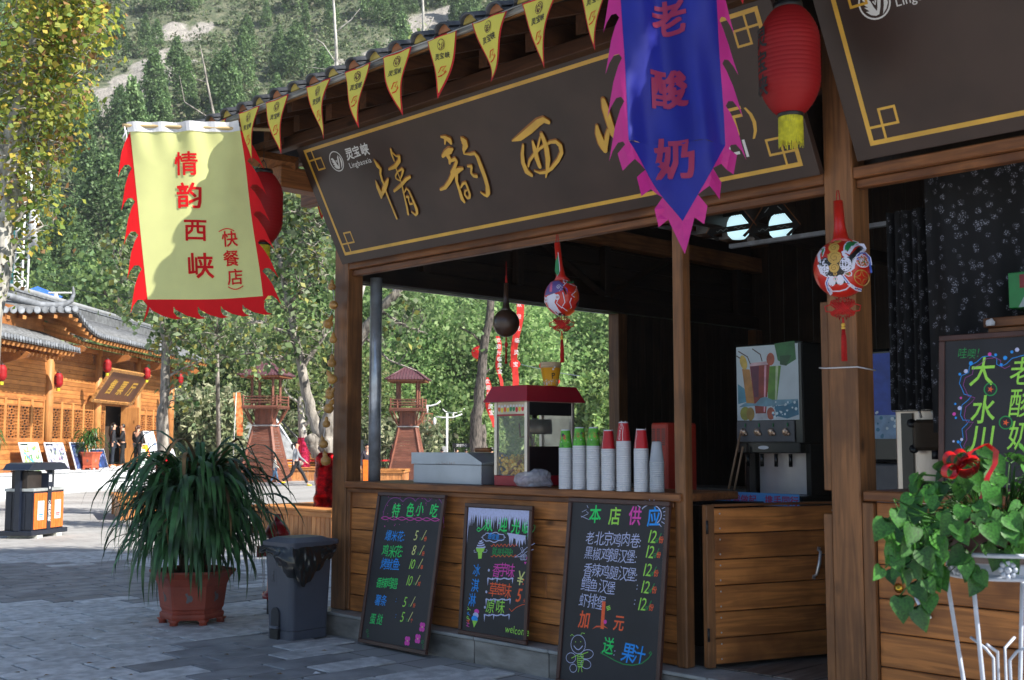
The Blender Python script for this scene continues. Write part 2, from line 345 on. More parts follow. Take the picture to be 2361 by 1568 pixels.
for (a, b_) in ((-.15, 4.39), (4.575, 7.3)):
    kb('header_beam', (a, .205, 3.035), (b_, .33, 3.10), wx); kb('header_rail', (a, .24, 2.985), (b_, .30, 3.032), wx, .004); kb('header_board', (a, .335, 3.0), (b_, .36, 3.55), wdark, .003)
    kb('header_plate', (a, .22, 3.60), (b_, .34, 3.78), wx)
# counter front: boards
rows = [.192, .325, .497, .67, .857, 1.035, 1.192]
for k in range(6):
    cut = [-.12, 3.29] if k % 2 else [-.12, 1.35+.4*(k % 3), 3.29]
    for a, b_ in zip(cut[:-1], cut[1:]): kb('plank', (a+.001, .23+.001*(k % 3), rows[k]+.003), (b_-.001, .255, rows[k+1]-.003), wplank, .005)
kb('counter_back', (-.12, .262, .19), (3.29, .29, 1.19), wdark, 0)
kb('counter_top', (-.14, .175, 1.20), (3.36, .80, 1.252), wx, .008); kb('counter_rail', (-.13, .20, 1.163), (3.29, .228, 1.198), wx, .004)
kb('counter_top', (4.60, .175, 1.25), (7.3, .80, 1.305), wx, .008)
rr = [.192, .37, .55, .73, .91, 1.09, 1.245]
for k in range(6): kb('plank', (4.645, .235+.001*(k % 2), rr[k]+.003), (7.2, .26, rr[k+1]-.003), wplank, .005)
# left end: low wall, header, boards above it, closed board wall behind
kb('side_counter_top', (-.42, .37, 1.16), (-.18, 3.75, 1.20), wy); 
for k in range(6): kb('side_plank', (-.34, .37, rows[k]+.003), (-.31, 3.75, min(1.155, rows[k+1]-.003)), wy, .004)
kb('side_header', (-.345, .365, 2.97), (-.25, 6.45, 3.12), wdark)
kb('end_cladding', (-.375, .37, 3.125), (-.349, 6.6, 4.0), wdark, 0); kb('post', (-.36, 6.46, .19), (-.302, 6.62, 4.0), wdz, .004)
kb('side_header_strip', (-.36, .37, 2.95), (-.33, 6.4, 2.968), mat('weathered strip', (.35, .35, .36), .5), 0)
for k in range(4): kb('end_board', (-.345, .37, 3.125+k*.17), (-.325, 6.4, 3.29+k*.17), wdark, .004)
for t in (1.1, 2.3, 3.6, 4.9, 6.0): kb('stud', (-.32, t, 3.125), (-.24, t+.09, 3.78), wdz, .004)
for t0, t1 in ((2.35, 3.6), (4.95, 3.7)):
    b = MB(); b.tube([(-.27, t0, 3.75), (-.27, t1, 3.14)], .045, wdark, n=4, smooth=False); b.build('brace', kiosk)
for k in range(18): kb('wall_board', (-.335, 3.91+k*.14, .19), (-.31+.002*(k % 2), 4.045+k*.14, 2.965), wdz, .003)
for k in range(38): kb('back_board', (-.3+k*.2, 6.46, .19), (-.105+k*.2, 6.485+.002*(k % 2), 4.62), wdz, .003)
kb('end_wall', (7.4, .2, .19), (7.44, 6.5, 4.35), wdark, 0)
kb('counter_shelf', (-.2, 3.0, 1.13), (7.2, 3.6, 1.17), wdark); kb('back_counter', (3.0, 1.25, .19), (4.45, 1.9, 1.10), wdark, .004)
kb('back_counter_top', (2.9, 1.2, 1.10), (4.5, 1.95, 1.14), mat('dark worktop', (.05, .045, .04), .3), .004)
kb('tie_beam', (2.6, .37, 3.2), (2.7, 6.4, 3.3), wdark); kb('tie_rail', (2.75, 1.6, 3.03), (7.3, 1.64, 3.06), galv, 0)
# half door, standing open into the stall
door = link('half_door', None, kiosk, (3.475, .27, .2), R(70.9))
for k in range(6):
    MB().box((.06, -.016, .02+k*.158), (1.06, .012+.001*(k % 2), .172+k*.158), wplank, bev=.004).build('plank', door)
b = MB()
for k in range(6):
    for x in (.10, .98):
        for z in (.05, .14): b.lathe([(.006, 0), (.005, .002), (0, .002)], m=steel, n=6); b.v[-18:] = [(x+p[0], -.0165-p[2], z+k*.158+p[1]) for p in b.v[-18:]]
b.build('nail_heads', door, kind='stuff')
MB().box((0, -.02, .0), (.058, .03, .985), wz, bev=.004).build('stile', door); MB().box((.06, -.022, .972), (1.06, .02, .988), wx, bev=.003).build('top_rail', door)
def pull(parent, M, L_=.12):
    b = MB(); pts = [(0, -.012, -L_/2), (0, -.034, -L_/2+.012), (0, -.042, 0), (0, -.034, L_/2-.012), (0, -.012, L_/2)]; b.tube([M @ Vector(p) for p in pts], [.009, .010, .012, .010, .009], steel, n=8)
    for z in (-L_/2-.006, L_/2+.006): b.box((-.011, -.016, z-.012), (.011, -.01, z+.012), steel, M=M)
    return b.build('handle', parent)
chrome = steel
pull(door, Matrix.Translation((.83, -.016, .60)) @ Matrix.Rotation(R(14), 4, 'Y'), .17)
for z in (.2, .85): MB().tube([(0, -.025, z-.04), (0, -.025, z+.04)], .008, black).build('hinge', door)
pull(kiosk, Matrix.Translation((4.90, .233, .72)) @ Matrix.Rotation(R(-32), 4, 'Y'), .12)
b = MB(); b.lathe([(.0, .0), (.024, .0), (.026, .006), (.018, .010), (.017, .014), (.0, .014)], m=mat('brass', rgb('c8a03c'), .25, 1.), n=20)
b.v = [(x, -z, y) for x, y, z in b.v]; b.build('lock', kiosk, (4.765, .233, .795))
# roof -------------------------------------------------------------
EZ = 4.06; SL_ = math.tan(R(21)); HS, HT = -.9, -1.0
def rz(s, t): return EZ+SL_*min(t-HT, s-HS)
tile_m = mat('grey roof tile', (.07, .072, .08), .6, var=.25, scale=8, bump=.2, objrand=.15)
b = MB(); N_ = 40
ridge_t = 3.4; hs = HS+(ridge_t-HT)
b.add([(HS, HT, rz(HS, HT)), (7.6, HT, EZ), (7.6, ridge_t, rz(9, ridge_t)), (hs, ridge_t, rz(9, ridge_t)), (HS, 7.8, EZ), (7.6, 7.8, EZ)],
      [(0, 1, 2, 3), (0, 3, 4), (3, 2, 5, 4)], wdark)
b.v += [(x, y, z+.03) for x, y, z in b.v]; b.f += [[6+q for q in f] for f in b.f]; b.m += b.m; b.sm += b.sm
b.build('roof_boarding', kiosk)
# tile columns: arched cover tiles course by course, one shared mesh each side
def tile_col(L_, per=.235):
    b = MB(); nc = max(1, int(L_/.24)); ca = []
    for c in range(nc):
        y0, y1 = c*.24, min(L_, c*.24+.27); h0, h1 = .012, -.004
        for (cx, sgn, r) in ((0, 1, per*.30), (per/2, -1, per*.26)):
            vs = []
            for y, h in ((y0, h0), (y1, h1)):
                for k in range(7):
                    a = pi*k/6; vs.append((cx-r*cos(a), y, h+(.02+sgn*r*sin(a)*.55)))
                for k in range(7):
                    a = pi*k/6; vs.append((cx-(r-.012)*cos(a), y, h+(.02+sgn*r*sin(a)*.55-.014)))
            fs = [(k, k+1, 14+k+1, 14+k) for k in range(6)]+[(7+k, 14+7+k, 14+8+k, 8+k) for k in range(6)]+[(k, 7+k, 8+k, k+1) for k in range(6)]
            b.add(vs, fs, tile_m, True)
    return b
end_y = mat('ochre tile mortar', (.50, .38, .10), .8, var=.2); end_r = mat('clay tile mortar', (.42, .17, .08), .8, var=.2)
per = .235; n = int((7.6-HS)/per)
tc_cache = {}
for i in range(n):
    s0 = HS+per*(i+.5); Lr = min(ridge_t-HT, s0-HS)/cos(R(21)); key = round(Lr/.24)
    if key not in tc_cache: tc_cache[key] = tile_col(max(.24, key*.24)).mesh('tile_row')
    link('tile_row', tc_cache[key], kiosk, (s0, HT-.04, EZ+.035+random.uniform(-.004, .004)), (R(21), 0, 0))
    e = MB(); e.prism([(-.06+.0*k, 0) for k in range(1)]+[(.062*cos(pi*k/6), .052*sin(pi*k/6)) for k in range(7)][::-1], 0, .012, end_y if i % 2 else end_r); e.build('tile_mortar', kiosk, (s0, HT-.025, EZ+.045))
m_ = int((7.8-HT)/per)
for j in range(m_):
    t0 = HT+per*(j+.5); Lr = min(t0-HT, 7.8-t0, hs-HS)/cos(R(21)); key = round(Lr/.24)
    if key not in tc_cache: tc_cache[key] = tile_col(max(.24, key*.24)).mesh('tile_row')
    link('tile_row', tc_cache[key], kiosk, (HS-.04, t0, EZ+.035), Matrix.Rotation(R(-90), 3, 'Z').to_euler())
    bpy.data.objects[-1] if False else None
for o in kids(kiosk):
    if o.name.startswith('tile_row') and abs(o.rotation_euler.z+R(90)) < .01: o.rotation_euler = (Matrix.Rotation(R(-90), 3, 'Z') @ Matrix.Rotation(R(21), 3, 'X')).to_euler()
grey_w = mat('weathered grey board', (.36, .35, .31), .6, var=.25, scale=7, stretch=(.4, 4, 4))
kb('fascia', (HS, HT+.005, EZ-.005), (7.6, HT+.03, EZ+.05), WD('eave board', 0, (.33, .16, .05), (.2, .09, .03)), .003); kb('gutter_strip', (HS, HT-.025, EZ+.0), (7.6, HT+.002, EZ+.028), grey_w, .003)
kb('side_fascia', (HS+.002, HT, EZ-.005), (HS+.03, 7.8, EZ+.04), WD('eave board y', 1, (.33, .16, .05), (.2, .09, .03)), .003)
rw = WD('rafter wood', 1, (.12, .05, .022), (.045, .02, .011)); wxd = WD('dark purlin wood', 0, (.10, .042, .02), (.04, .018, .010))
def slant(name, s0, s1, t0, t1, dz0, dz1, m=rw):
    b = MB(); f = lambda t, d: EZ+SL_*(t-HT)-d
    vs = [(x, t, f(t, d)) for x in (s0, s1) for (t, d) in ((t0, dz0), (t1, dz0), (t1, dz1), (t0, dz1))]
    b.add(vs, [(0, 1, 2, 3), (7, 6, 5, 4), (0, 4, 5, 1), (1, 5, 6, 2), (2, 6, 7, 3), (3, 7, 4, 0)], m); return b.build(name, kiosk)
for i in range(19):
    s0 = -.62+i*.43
    slant('flying_rafter', s0, s0+.06, HT+.035, max(HT+.15, min(.9, HT+(s0-HS))), .002, .085)
    if s0 > -.3: slant('rafter', s0-.01, s0+.07, -.62, min(3.3, s0-HS+HT), .088, .21)
kb('eave_purlin', (-.8, -.42, EZ+SL_*.58-.30), (7.5, -.33, EZ+SL_*.6-.215), wxd); kb('eave_purlin', (-.6, -.02, EZ+SL_*.98-.34), (7.5, .10, EZ+SL_*1.0-.215), wxd)
for j in range(16):
    t0 = -.55+j*.5
    kb('side_rafter', (HS+.04, t0, EZ-.10+.02), (-.1, t0+.06, EZ-.02), rw, .003)
b = MB(); b.tube([(-.2, -.3, 3.86), (HS+.05, HT+.05, EZ-.03)], .07, wx, n=4, smooth=False); b.build('hip_rafter', kiosk)
kb('side_plate', (-.36, -.45, 3.66), (-.2, 7.2, 3.84), WD('side plate wood', 1), .006)
kb('side_tie', (-.95, .24, 3.70), (-.36, .34, 3.82), wx)
# ================================================================ SIGNBOARDS
panel_m = mat('brown sign lacquer', rgb('3c2c26'), .36, var=.12, scale=2.5, spec=.4)
signw = mat('sign white lettering', (.72, .72, .72), .5, var=.03)
def emblem(F, x, y, r, m, bgm):
    F.disc(x, y, r, m, 28); F.disc(x, y, r*.90, bgm, 28)
    L1 = [(-.62, .42), (-.40, .40), (-.22, .12), (-.10, -.28), (.02, -.52), (.12, -.30), (.20, .05), (.30, .34), (.56, .56), (.44, .10), (.30, -.34), (.12, -.74), (-.10, -.78), (-.40, -.66), (-.66, -.40), (-.42, -.42), (-.72, -.12), (-.46, -.18), (-.76, .12), (-.52, .10), (-.72, .32)]
    F.poly([(x+a*r*.98, y+b*r*.98) for a, b in L1], m)
    F.poly([(x+a*r, y+b*r) for a, b in [(.62, .45), (.80, .15), (.80, -.2), (.62, -.52), (.34, -.78), (.52, -.30), (.60, .05)]], m)
    F.stroke([(x-.08*r, y+.1*r), (x+.02*r, y-.12*r), (x+.1*r, y+.12*r)], r*.1, m)
def knot(F, x, y, sx, sy, a, w, m):
    def sq(x0, y0, x1, y1): F.stroke([(x+sx*x0, y+sy*y0), (x+sx*x1, y+sy*y0), (x+sx*x1, y+sy*y1), (x+sx*x0, y+sy*y1)], w, m, True)
    sq(0, 0, a, a); sq(a, a, 2.05*a, 2.05*a)
def border(F, x0, y0, x1, y1, w, m, a):
    for p in (((x0, y0), (x1, y0)), ((x1, y0), (x1, y1)), ((x1, y1), (x0, y1)), ((x0, y1), (x0, y0))):
        dx = (w/2 if p[0][0] != p[1][0] else 0); F.stroke([(p[0][0]-(dx if p[0][0] < p[1][0] else -dx), p[0][1]), (p[1][0]+(dx if p[0][0] < p[1][0] else -dx), p[1][1])], w, m)
    for cx, cy, sx, sy in ((x0, y0, 1, 1), (x1, y0, -1, 1), (x0, y1, 1, -1), (x1, y1, -1, -1)): knot(F, cx, cy, sx, sy, a, w*.75, m)
def signboard(s0, z0, Lx, Ly, label):
    o = K(s0, .2, z0); up = (TV*-.5+Vector((0, 0, .955))).normalized(); nrm = SV.cross(up)
    root = thing('signboard', label, 'sign', o)
    M = basis((0, 0, 0), SV, up)
    b = MB(); b.box((0, 0, 0), (Lx, Ly, .05), panel_m, bev=.003, M=M); b.build('panel', root)
    return root, M, basis(o+nrm*.051, SV, up), Matrix.Translation(nrm*.0515) @ M
root, M, MW, MF = signboard(-.18, 3.10, 4.58, 1.085, 'long brown signboard with gold calligraphy over the serving counter')
F = Flat(); border(F, .10, .085, 4.48, .99, .026, gold, .085); F.build('gold_border', root, MF)
# brushed characters drawn stroke by stroke: x, y, brush width
CAL = [(1480, 560, 2.633, [[(52, 205, 10), (90, 265, 42), (122, 300, 30), (118, 350, 22), (138, 420, 24), (160, 465, 26), (178, 540, 20), (225, 660, 20), (290, 820, 22)], [(68, 425, 8), (92, 490, 40), (125, 570, 44), (128, 600, 24)], [(128, 590, 22), (160, 510, 48), (185, 450, 40), (200, 408, 18)],
 [(230, 98, 22), (240, 150, 20), (265, 215, 14)], [(240, 125, 14), (285, 165, 12), (320, 168, 24), (318, 215, 36), (275, 275, 36), (210, 305, 18)], [(280, 285, 12), (310, 360, 10), (340, 440, 10)], [(345, 300, 22), (360, 310, 26), (345, 370, 16), (322, 425, 10), (285, 400, 14), (278, 375, 14), (300, 330, 14), (350, 298, 18)], [(432, 385, 24), (390, 410, 30), (340, 470, 30), (265, 535, 20)],
 [(350, 485, 18), (370, 580, 18), (400, 700, 22), (412, 775, 24)], [(370, 550, 12), (395, 505, 16), (420, 530, 18), (460, 620, 24), (500, 720, 34), (508, 760, 28), (490, 785, 22), (450, 752, 12)], [(395, 595, 20), (418, 590, 18), (418, 630, 12), (432, 670, 18), (455, 665, 18)]]),
 (1740, 520, 2.892, [[(80, 75, 16), (130, 80, 36), (180, 115, 56), (195, 145, 32)], [(125, 155, 16), (130, 105, 30)], [(100, 300, 30), (135, 260, 50), (180, 235, 64), (215, 215, 20)], [(160, 290, 50), (185, 340, 40), (180, 380, 24)], [(190, 350, 30), (245, 330, 34), (262, 360, 30), (240, 420, 34), (205, 490, 34)], [(330, 440, 24), (280, 460, 50), (225, 500, 50), (180, 590, 40), (130, 660, 36), (75, 685, 22)], [(258, 500, 42), (262, 590, 32), (295, 690, 34), (325, 790, 44), (350, 825, 28)],
 [(310, 660, 16), (335, 615, 24), (365, 605, 26), (385, 650, 24), (415, 740, 26), (410, 775, 26), (385, 780, 24), (355, 740, 20), (360, 700, 18), (380, 690, 14)], [(315, 85, 18), (350, 130, 74), (365, 170, 60), (345, 225, 36), (345, 268, 12)], [(350, 272, 10), (420, 275, 24), (470, 265, 30), (505, 310, 40), (545, 420, 46), (590, 540, 44), (620, 650, 46), (625, 720, 52), (610, 755, 30), (575, 740, 24), (540, 715, 12)], [(390, 415, 18), (435, 412, 30), (432, 450, 26), (430, 495, 22), (460, 525, 30), (492, 530, 34)]]),
 (2030, 440, 3.088, [[(70, 375, 12), (160, 340, 56), (290, 240, 70), (390, 150, 66), (455, 115, 54), (520, 145, 38)], [(205, 430, 24), (195, 540, 38), (205, 650, 46), (250, 755, 56), (310, 800, 34)], [(268, 690, 18), (285, 620, 28), (345, 535, 26), (410, 470, 26), (470, 430, 26), (545, 390, 26), (610, 385, 36), (665, 435, 46), (680, 520, 40), (640, 610, 36), (560, 710, 34), (490, 760, 32), (410, 770, 26), (345, 745, 12)], [(325, 390, 26), (350, 480, 50), (375, 590, 52), (410, 690, 44)], [(435, 300, 44), (465, 370, 48), (495, 470, 56), (512, 600, 54), (505, 720, 36), (485, 825, 12)], [(415, 330, 16), (400, 400, 20), (380, 475, 20)]]),
 (2360, 370, 3.319, [[(190, 100, 50), (215, 200, 76), (250, 320, 76), (290, 450, 74), (320, 540, 70), (335, 600, 24)], [(105, 445, 34), (120, 540, 66), (165, 660, 84), (210, 750, 70), (215, 775, 30)], [(215, 745, 44), (235, 600, 50), (255, 500, 36)], [(480, 420, 30), (620, 330, 40)], [(470, 600, 30), (660, 480, 46)], [(560, 250, 40), (560, 480, 50), (470, 850, 26)], [(560, 540, 30), (700, 720, 60)]])]
MPX = 8.9/2685/1.7349
for x0, y0, zm, strokes in CAL:
    for lay, (m_, gr, dx, dz) in enumerate(((gold_shade, 1.22, (-.004, .004), .004), (gold, .92, (.0015, -.0015), .012))):  # darker, wider copy set up and left paints the bevel shade
        F = Flat()
        for st_ in strokes:
            P = []
            for (xa, ya, wa), (xb, yb, wb) in zip(st_[:-1], st_[1:]):
                for t_ in (0, .34, .67): P.append((xa+(xb-xa)*t_, ya+(yb-ya)*t_, wa+(wb-wa)*t_))
            P.append(st_[-1]); Q = [(*P2(MW, (x0+x/zm)/1.7349, (y0+y/zm)/1.7349), w*MPX/zm*1.25*gr) for x, y, w in P]
            F.stroke([(a+dx[0], b+dx[1]) for a, b, w in Q], [w for a, b, w in Q], m_)
            for a, b, w in Q[::2]+[Q[-1]]: F.disc(a+dx[0], b+dx[1], w*.5, m_, 10)
        F.build('carved_character', root, Matrix.Translation(MF.to_3x3() @ Vector((0, 0, dz))) @ MF)
F = Flat(); x, y = P2(MW, 776, 372); emblem(F, x, y, .085, signw, panel_m)
x, y = P2(MW, 800, 368); F.text('灵宝峡', x, y, .098, signw, .02, jit=.2, shear=.1); x, y = P2(MW, 806, 384); F.text('Lingbaoxia', x, y-.015, .062, signw, .003)
F.build('white_lettering', root, MF)
F = Flat(); x, y = P2(MW, 1662, 318); F.text('厅)', x, y-.0, .20, gold, .006, gap=1.05); x, y = P2(MW, 1672, 372); F.text('3-1', x, y, .15, signw, .01); F.build('stall_number', root, MF)
root, M, MW, MF = signboard(4.632, 3.135, 2.7, 1.085, 'second brown signboard at the upper right, cut off by the photo edge')
F = Flat(); border(F, .115, .085, 2.6, .99, .026, gold, .085); F.build('gold_border', root, MF)
F = Flat(); x, y = P2(MW, 2016, 6); emblem(F, x, y, .088, signw, panel_m); x, y = P2(MW, 2066, 16); F.text('Lingbaoxia', x, y, .068, signw, .003); x, y = P2(MW, 2062, -25); F.text('灵宝峡', x, y, .10, signw, .02, jit=.2); F.build('white_lettering', root, MF)
# ================================================================ CHALKBOARDS
slate = mat('chalkboard', (.018, .016, .020), .55, var=.15, scale=3); frame_m = mat('dark brown frame', rgb('4a2c24'), .45, var=.1, scale=12)
ck = {k: mat('chalk '+k, rgb(v), .8, var=.05, scale=60) for k, v in dict(green='35e070', lime='a8e85a', blue='2f9cf5', white='c9cdf0', pink='e64fb4', orange='ff6a3c', purple='a04a9a', dgreen='2f9a50', cream='e0e08a').items()}
def chalkboard(label, BLp, BRp, TLp, tb, ttp, zb=None):
    BL = pt(*BLp, tb); BR = pt(*BRp, tb); TL = pt(*TLp, ttp)
    wd = BR.x-BL.x; o = K(BL.x, tb, BL.z if zb is None else zb); up = (TV*(ttp-tb)+Vector((0, 0, TL.z-(BL.z if zb is None else zb)))); hh = up.length
    root = thing('chalkboard', label, 'chalkboard', o, 0, 'hand written menu chalkboards'); up.normalize(); nrm = SV.cross(up)
    M = basis((0, 0, 0), SV, up); f = .03
    MB().box((f-.004, f-.004, -.004), (wd-f+.004, hh-f+.004, .010), slate, M=M).build('slate', root)
    for a, b in (((0, 0, -.008), (wd, f, .022)), ((0, hh-f, -.008), (wd, hh, .022)), ((0, f+.0005, -.008), (f, hh-f-.0005, .022)), ((wd-f, f+.0005, -.008), (wd, hh-f-.0005, .022))):
        MB().box(a, b, frame_m, bev=.004, M=M).build('frame', root)
    return root, wd, hh, basis(o+nrm*.0105, SV, up), Matrix.Translation(nrm*.0108) @ M
def writer(MW):
    class Wr(Flat):
        def t(s, body, u, v, h, m, bold=.0, **k): x, y = P2(MW, u, v); return s.text(body, x, y, h, m, bold=bold*.6, jit=k.pop('jit', .18), shear=k.pop('shear', .14), sx=k.pop('sx', .84), **k)
        def st(s, pts, w, m, closed=False): s.stroke([P2(MW, *p) for p in pts], w, m, closed)
        def at(s, u, v): return P2(MW, u, v)
    return Wr()
def zz(x0, y0, k):  # enlarged view -> photo frame
    return lambda x, y: ((x0+x/k)/1.7349, (y0+y/k)/1.7349)
# board 1
root, wd, hh, MW, MF = chalkboard('tall chalkboard with the snack price list, leftmost of the three before the counter', (829, 1480), (985, 1510), (884, 1135), -.02, .165)
q = zz(1280, 1800, 4.54); F = writer(MW)
for i, (ch, x, y) in enumerate((('特', 1290, 1190), ('色', 1545, 1190), ('小', 1725, 1170), ('吃', 1975, 1190))): F.t(ch, *q(x, y), .112, ck['green'], .016)
F.build('chalk_heading', root, MF); F = writer(MW)
top = []
for cx in (1370, 1625, 1840, 2090): top += [q(cx+a*(110 if cx != 1370 else 130), 960-95*math.sqrt(max(0, 1-a*a))-(0)) for a in (-.95, -.7, -.35, 0, .35, .7, .95)]
F.st([q(1140, 1230), q(1160, 1110), q(1200, 1000)]+top+[q(2215, 980), q(2240, 1100), q(2240, 1330)], .005, ck['purple'])
for ph in (0, pi): F.st([q(1110+x, 1235+28*sin(x/48+ph)*(1+.0)-(30 if x < 60 else 0)*0+x*.03) for x in range(0, 1120, 18)], .0045, ck['pink'])
random.seed(11)
for _ in range(46): F.disc(*F.at(*q(random.uniform(1130, 2260), random.uniform(815, 1400))), random.uniform(.0025, .0042), ck['pink'], 6)
F.build('chalk_cloud', root, MF)
z = zz(1024, 2040, 2.3057)
for k, (name, x, y, c, pr, px, py, un, h, g_) in enumerate((('爆米花:', 1185, 268, 'blue', '5', 1448, 278, '份', .088, 1.0), ('鸡米花:', 1155, 415, 'green', '8', 1428, 415, '份', .092, 1.0), ('烤鱿鱼:', 1143, 535, 'blue', '10', 1395, 540, '串', .092, .92), ('香辣鸡翅:', 1103, 700, 'green', '10', 1370, 692, '对', .086, .84), ('薯条', 1088, 862, 'blue', '5', 1345, 890, '份', .086, 1.0), ('蛋挞', 1045, 1035, 'green', '5', 1322, 1030, '个', .088, 1.12))):
    F = writer(MW); F.t(name, *z(x, y), h*1.06, ck[c], .003, gap=g_*.97)
    if k > 3: F.t(':', *z(px-60 if k == 4 else px-40, py-40), .06, ck['blue'])
    F.build('chalk_dish_name', root, MF); F = writer(MW)
    F.t(pr, *z(px, py), .11, ck['cream' if k < 2 else 'lime'], -.006, jit=.05, shear=.25); xx = px+(75 if len(pr) == 1 else 95)
    F.t('元', *z(xx-18, py-2), .026, ck['dgreen'], .01); F.st([z(xx+5, py), z(xx+50, py-90)], .006, ck['cream']); F.t(un, *z(xx+24, py+4), .035, ck['orange'], .02); F.build('chalk_price', root, MF)
F = writer(MW)
for x, y in ((1533, 1080), (1492, 1188), (1396, 1208)):
    cx, cy = F.at(*z(x, y))
    for a in range(4): F.disc(cx+.018*cos(pi/4+a*pi/2), cy+.022*sin(pi/4+a*pi/2), .018, ck['pink'], 10)
    F.disc(cx, cy, .006, ck['cream'], 8)
for x, y, s in ((1025, 1120, 1), (1535, 1220, 1)):
    cx, cy = F.at(*z(x, y)); F.stroke(spiral(cx, cy, .018)+[], .003, ck['dgreen']); F.stroke(spiral(cx+.02, cy-.03, .018, 1.4, 60), .003, ck['dgreen'])
F.build('chalk_flowers', root, MF)
# board 2
root, wd, hh, MW, MF = chalkboard('smaller chalkboard with ice cream drawing, middle one standing on the stone ledge', (1060, 1455), (1217, 1481), (1095, 1160), .10, .165, .192)
q = zz(1850, 2000, 2.1776); F = writer(MW)
random.seed(5)
tp = [q(118, 55), q(655, 78), q(650, 230)]; e = []
x = 645.
while x > 125: e += [q(x, 110+random.uniform(-12, 14)), q(x-9, random.uniform(135, 185)), q(x-17, 108+random.uniform(-10, 12))]; x -= random.uniform(24, 46)
pts = [F.at(*p) for p in tp+e+[q(103, 235)]]
up_ = [F.at(*q(118, 55)), F.at(*q(655, 78))]
F.rect(.035, hh-.075, wd-.035, hh-.033, ck['white'])
xx = .04
while xx < wd-.06:
    w_ = random.uniform(.018, .04); d_ = random.uniform(.03, .11); F.poly([(xx, hh-.074), (xx+w_*.5, hh-.075-d_), (xx+w_, hh-.074)], ck['white']); xx += w_*.9
F.poly([(.034, hh-.07), (.05, hh-.07), (.036, hh-.30)], ck['white']); F.poly([(wd-.05, hh-.07), (wd-.034, hh-.07), (wd-.036, hh-.26)], ck['white'])
F.build('chalk_icicles', root, MF); F = writer(MW)
for ch, x, y in (('欢', 190, 265), ('迎', 310, 268), ('光', 420, 272), ('临', 515, 278)): F.t(ch, *q(x, y), .108, ck['green'], .022, shear=.06)
F.st([q(*p) for p in ((205, 215), (175, 250), (140, 275), (125, 260), (140, 240), (155, 252))], .008, ck['green']); F.st([q(*p) for p in ((330, 262), (390, 298), (480, 320), (560, 315), (620, 270), (635, 225), (618, 220))], .005, ck['dgreen'])
F.build('chalk_heading', root, MF); F = writer(MW)
F.st([q(270+(98+8*cos(k*7*pi/18*2))*cos(k*pi/18)-0, 325+(38+7*sin(k*5))*sin(k*pi/18)) for k in range(36)], .006, ck['white'], True); F.t('感觉是…', *q(220, 338), .047, ck['blue'], .012)
F.t('就是好味!', *q(255, 475), .062, ck['dgreen'], .012, gap=.95); F.st([q(248+(x*.235 if x < 1000 else 0), 395+10*sin(x/22)) for x in range(0, 990, 12)], .004, ck['orange']); F.st([q(248+x*.235, 488+8*sin(x/25)) for x in range(0, 990, 12)], .004, ck['orange'])
x0, y0 = 388, 290; F.poly([F.at(*q(*p)) for p in ((388, 285), (550, 310), (548, 395), (538, 340), (520, 400), (508, 345), (495, 418), (488, 350), (470, 402), (462, 340), (445, 332), (430, 400), (425, 330), (412, 404), (405, 322))], ck['white'])
F.build('chalk_slogan', root, MF); F = writer(MW)
for k, (wx_, yy) in enumerate(((12, 355), (22, 372), (32, 392), (40, 412))): F.st([q(160+wx_*a, yy+6*(1-a*a)-4*a) for a in (-1, -.6, -.2, .2, .6, 1)], .010, ck['white'])
F.poly([F.at(*q(*p)) for p in ((118, 420), (195, 420), (183, 450), (172, 455), (166, 510), (138, 512), (134, 455), (124, 448))], ck['lime'])
F.st([q(*p) for p in ((122, 455), (102, 455), (100, 440), (110, 436))], .004, ck['white']); F.st([q(*p) for p in ((180, 455), (205, 455), (216, 440), (205, 432))], .004, ck['white'])
F.st([q(*p) for p in ((455, 498), (500, 470), (560, 415), (630, 378))], .004, ck['white']); F.st([q(*p) for p in ((455, 498), (510, 492), (560, 450), (620, 430))], .004, ck['white']); F.st([q(*p) for p in ((525, 465), (505, 420), (520, 412), (535, 455))], .004, ck['white'])
for k in range(4): F.stroke([(a, b) for a, b in arc(*F.at(*q(512+k*13, 500)), .010, 0, 330, 8, .019)], .0035, ck['white'])
def heart(F, cx, cy, r, m): F.poly([(cx, cy-r), (cx+r, cy+.2*r), (cx+.55*r, cy+.8*r), (cx, cy+.35*r), (cx-.55*r, cy+.8*r), (cx-r, cy+.2*r)], m)
heart(F, *F.at(*q(571, 512)), .018, ck['pink']); heart(F, *F.at(*q(547, 548)), .011, ck['pink'])
F.build('chalk_drawing', root, MF); F = writer(MW)
for ch, x, y in (('冰', 85, 652), ('淇', 70, 785), ('淋', 45, 915)): F.t(ch, *q(x, y), .098, ck['blue'], .004)
for body, x, y, c in (('香芋味', 252, 650, 'pink'), ('草莓味', 222, 830, 'orange'), ('原 味', 200, 965, 'lime')): F.t(body, *q(x, y), .105, ck[c], .002, gap=.80)
for x, y in ((230, 612), (208, 800), (196, 935)): F.disc(*F.at(*q(x, y)), .010, ck['white'], 10)
for x0, y0, w_ in ((222, 678, 215), (207, 860, 208), (192, 995, 215)):
    F.st([q(x0+w_*i/16, y0+12*abs(sin(i*pi/5.3))) for i in range(17)], .008, ck['white'])
    for i, l in ((0, 70), (3, 25), (6, 50), (12, 18), (16, 55)): xx = x0+w_*i/16; F.poly([F.at(*q(xx-6, y0)), F.at(*q(xx+7, y0)), F.at(*q(xx-2, y0+l))], ck['white'])
F.t('¥', *q(468, 738), .13, ck['cream'], .004, rot=-.1); F.t(':', *q(520, 738), .08, ck['orange'], .01); F.t('5', *q(458, 885), .13, ck['orange'], .018, shear=.3); F.t('元', *q(528, 893), .03, ck['orange'], .01)
F.st([q(*p) for p in ((408, 945), (428, 972), (470, 935), (520, 912), (576, 908))], .004, ck['orange']); F.t('welcome', *q(368, 1150), .078, ck['lime'], .0, gap=.95)
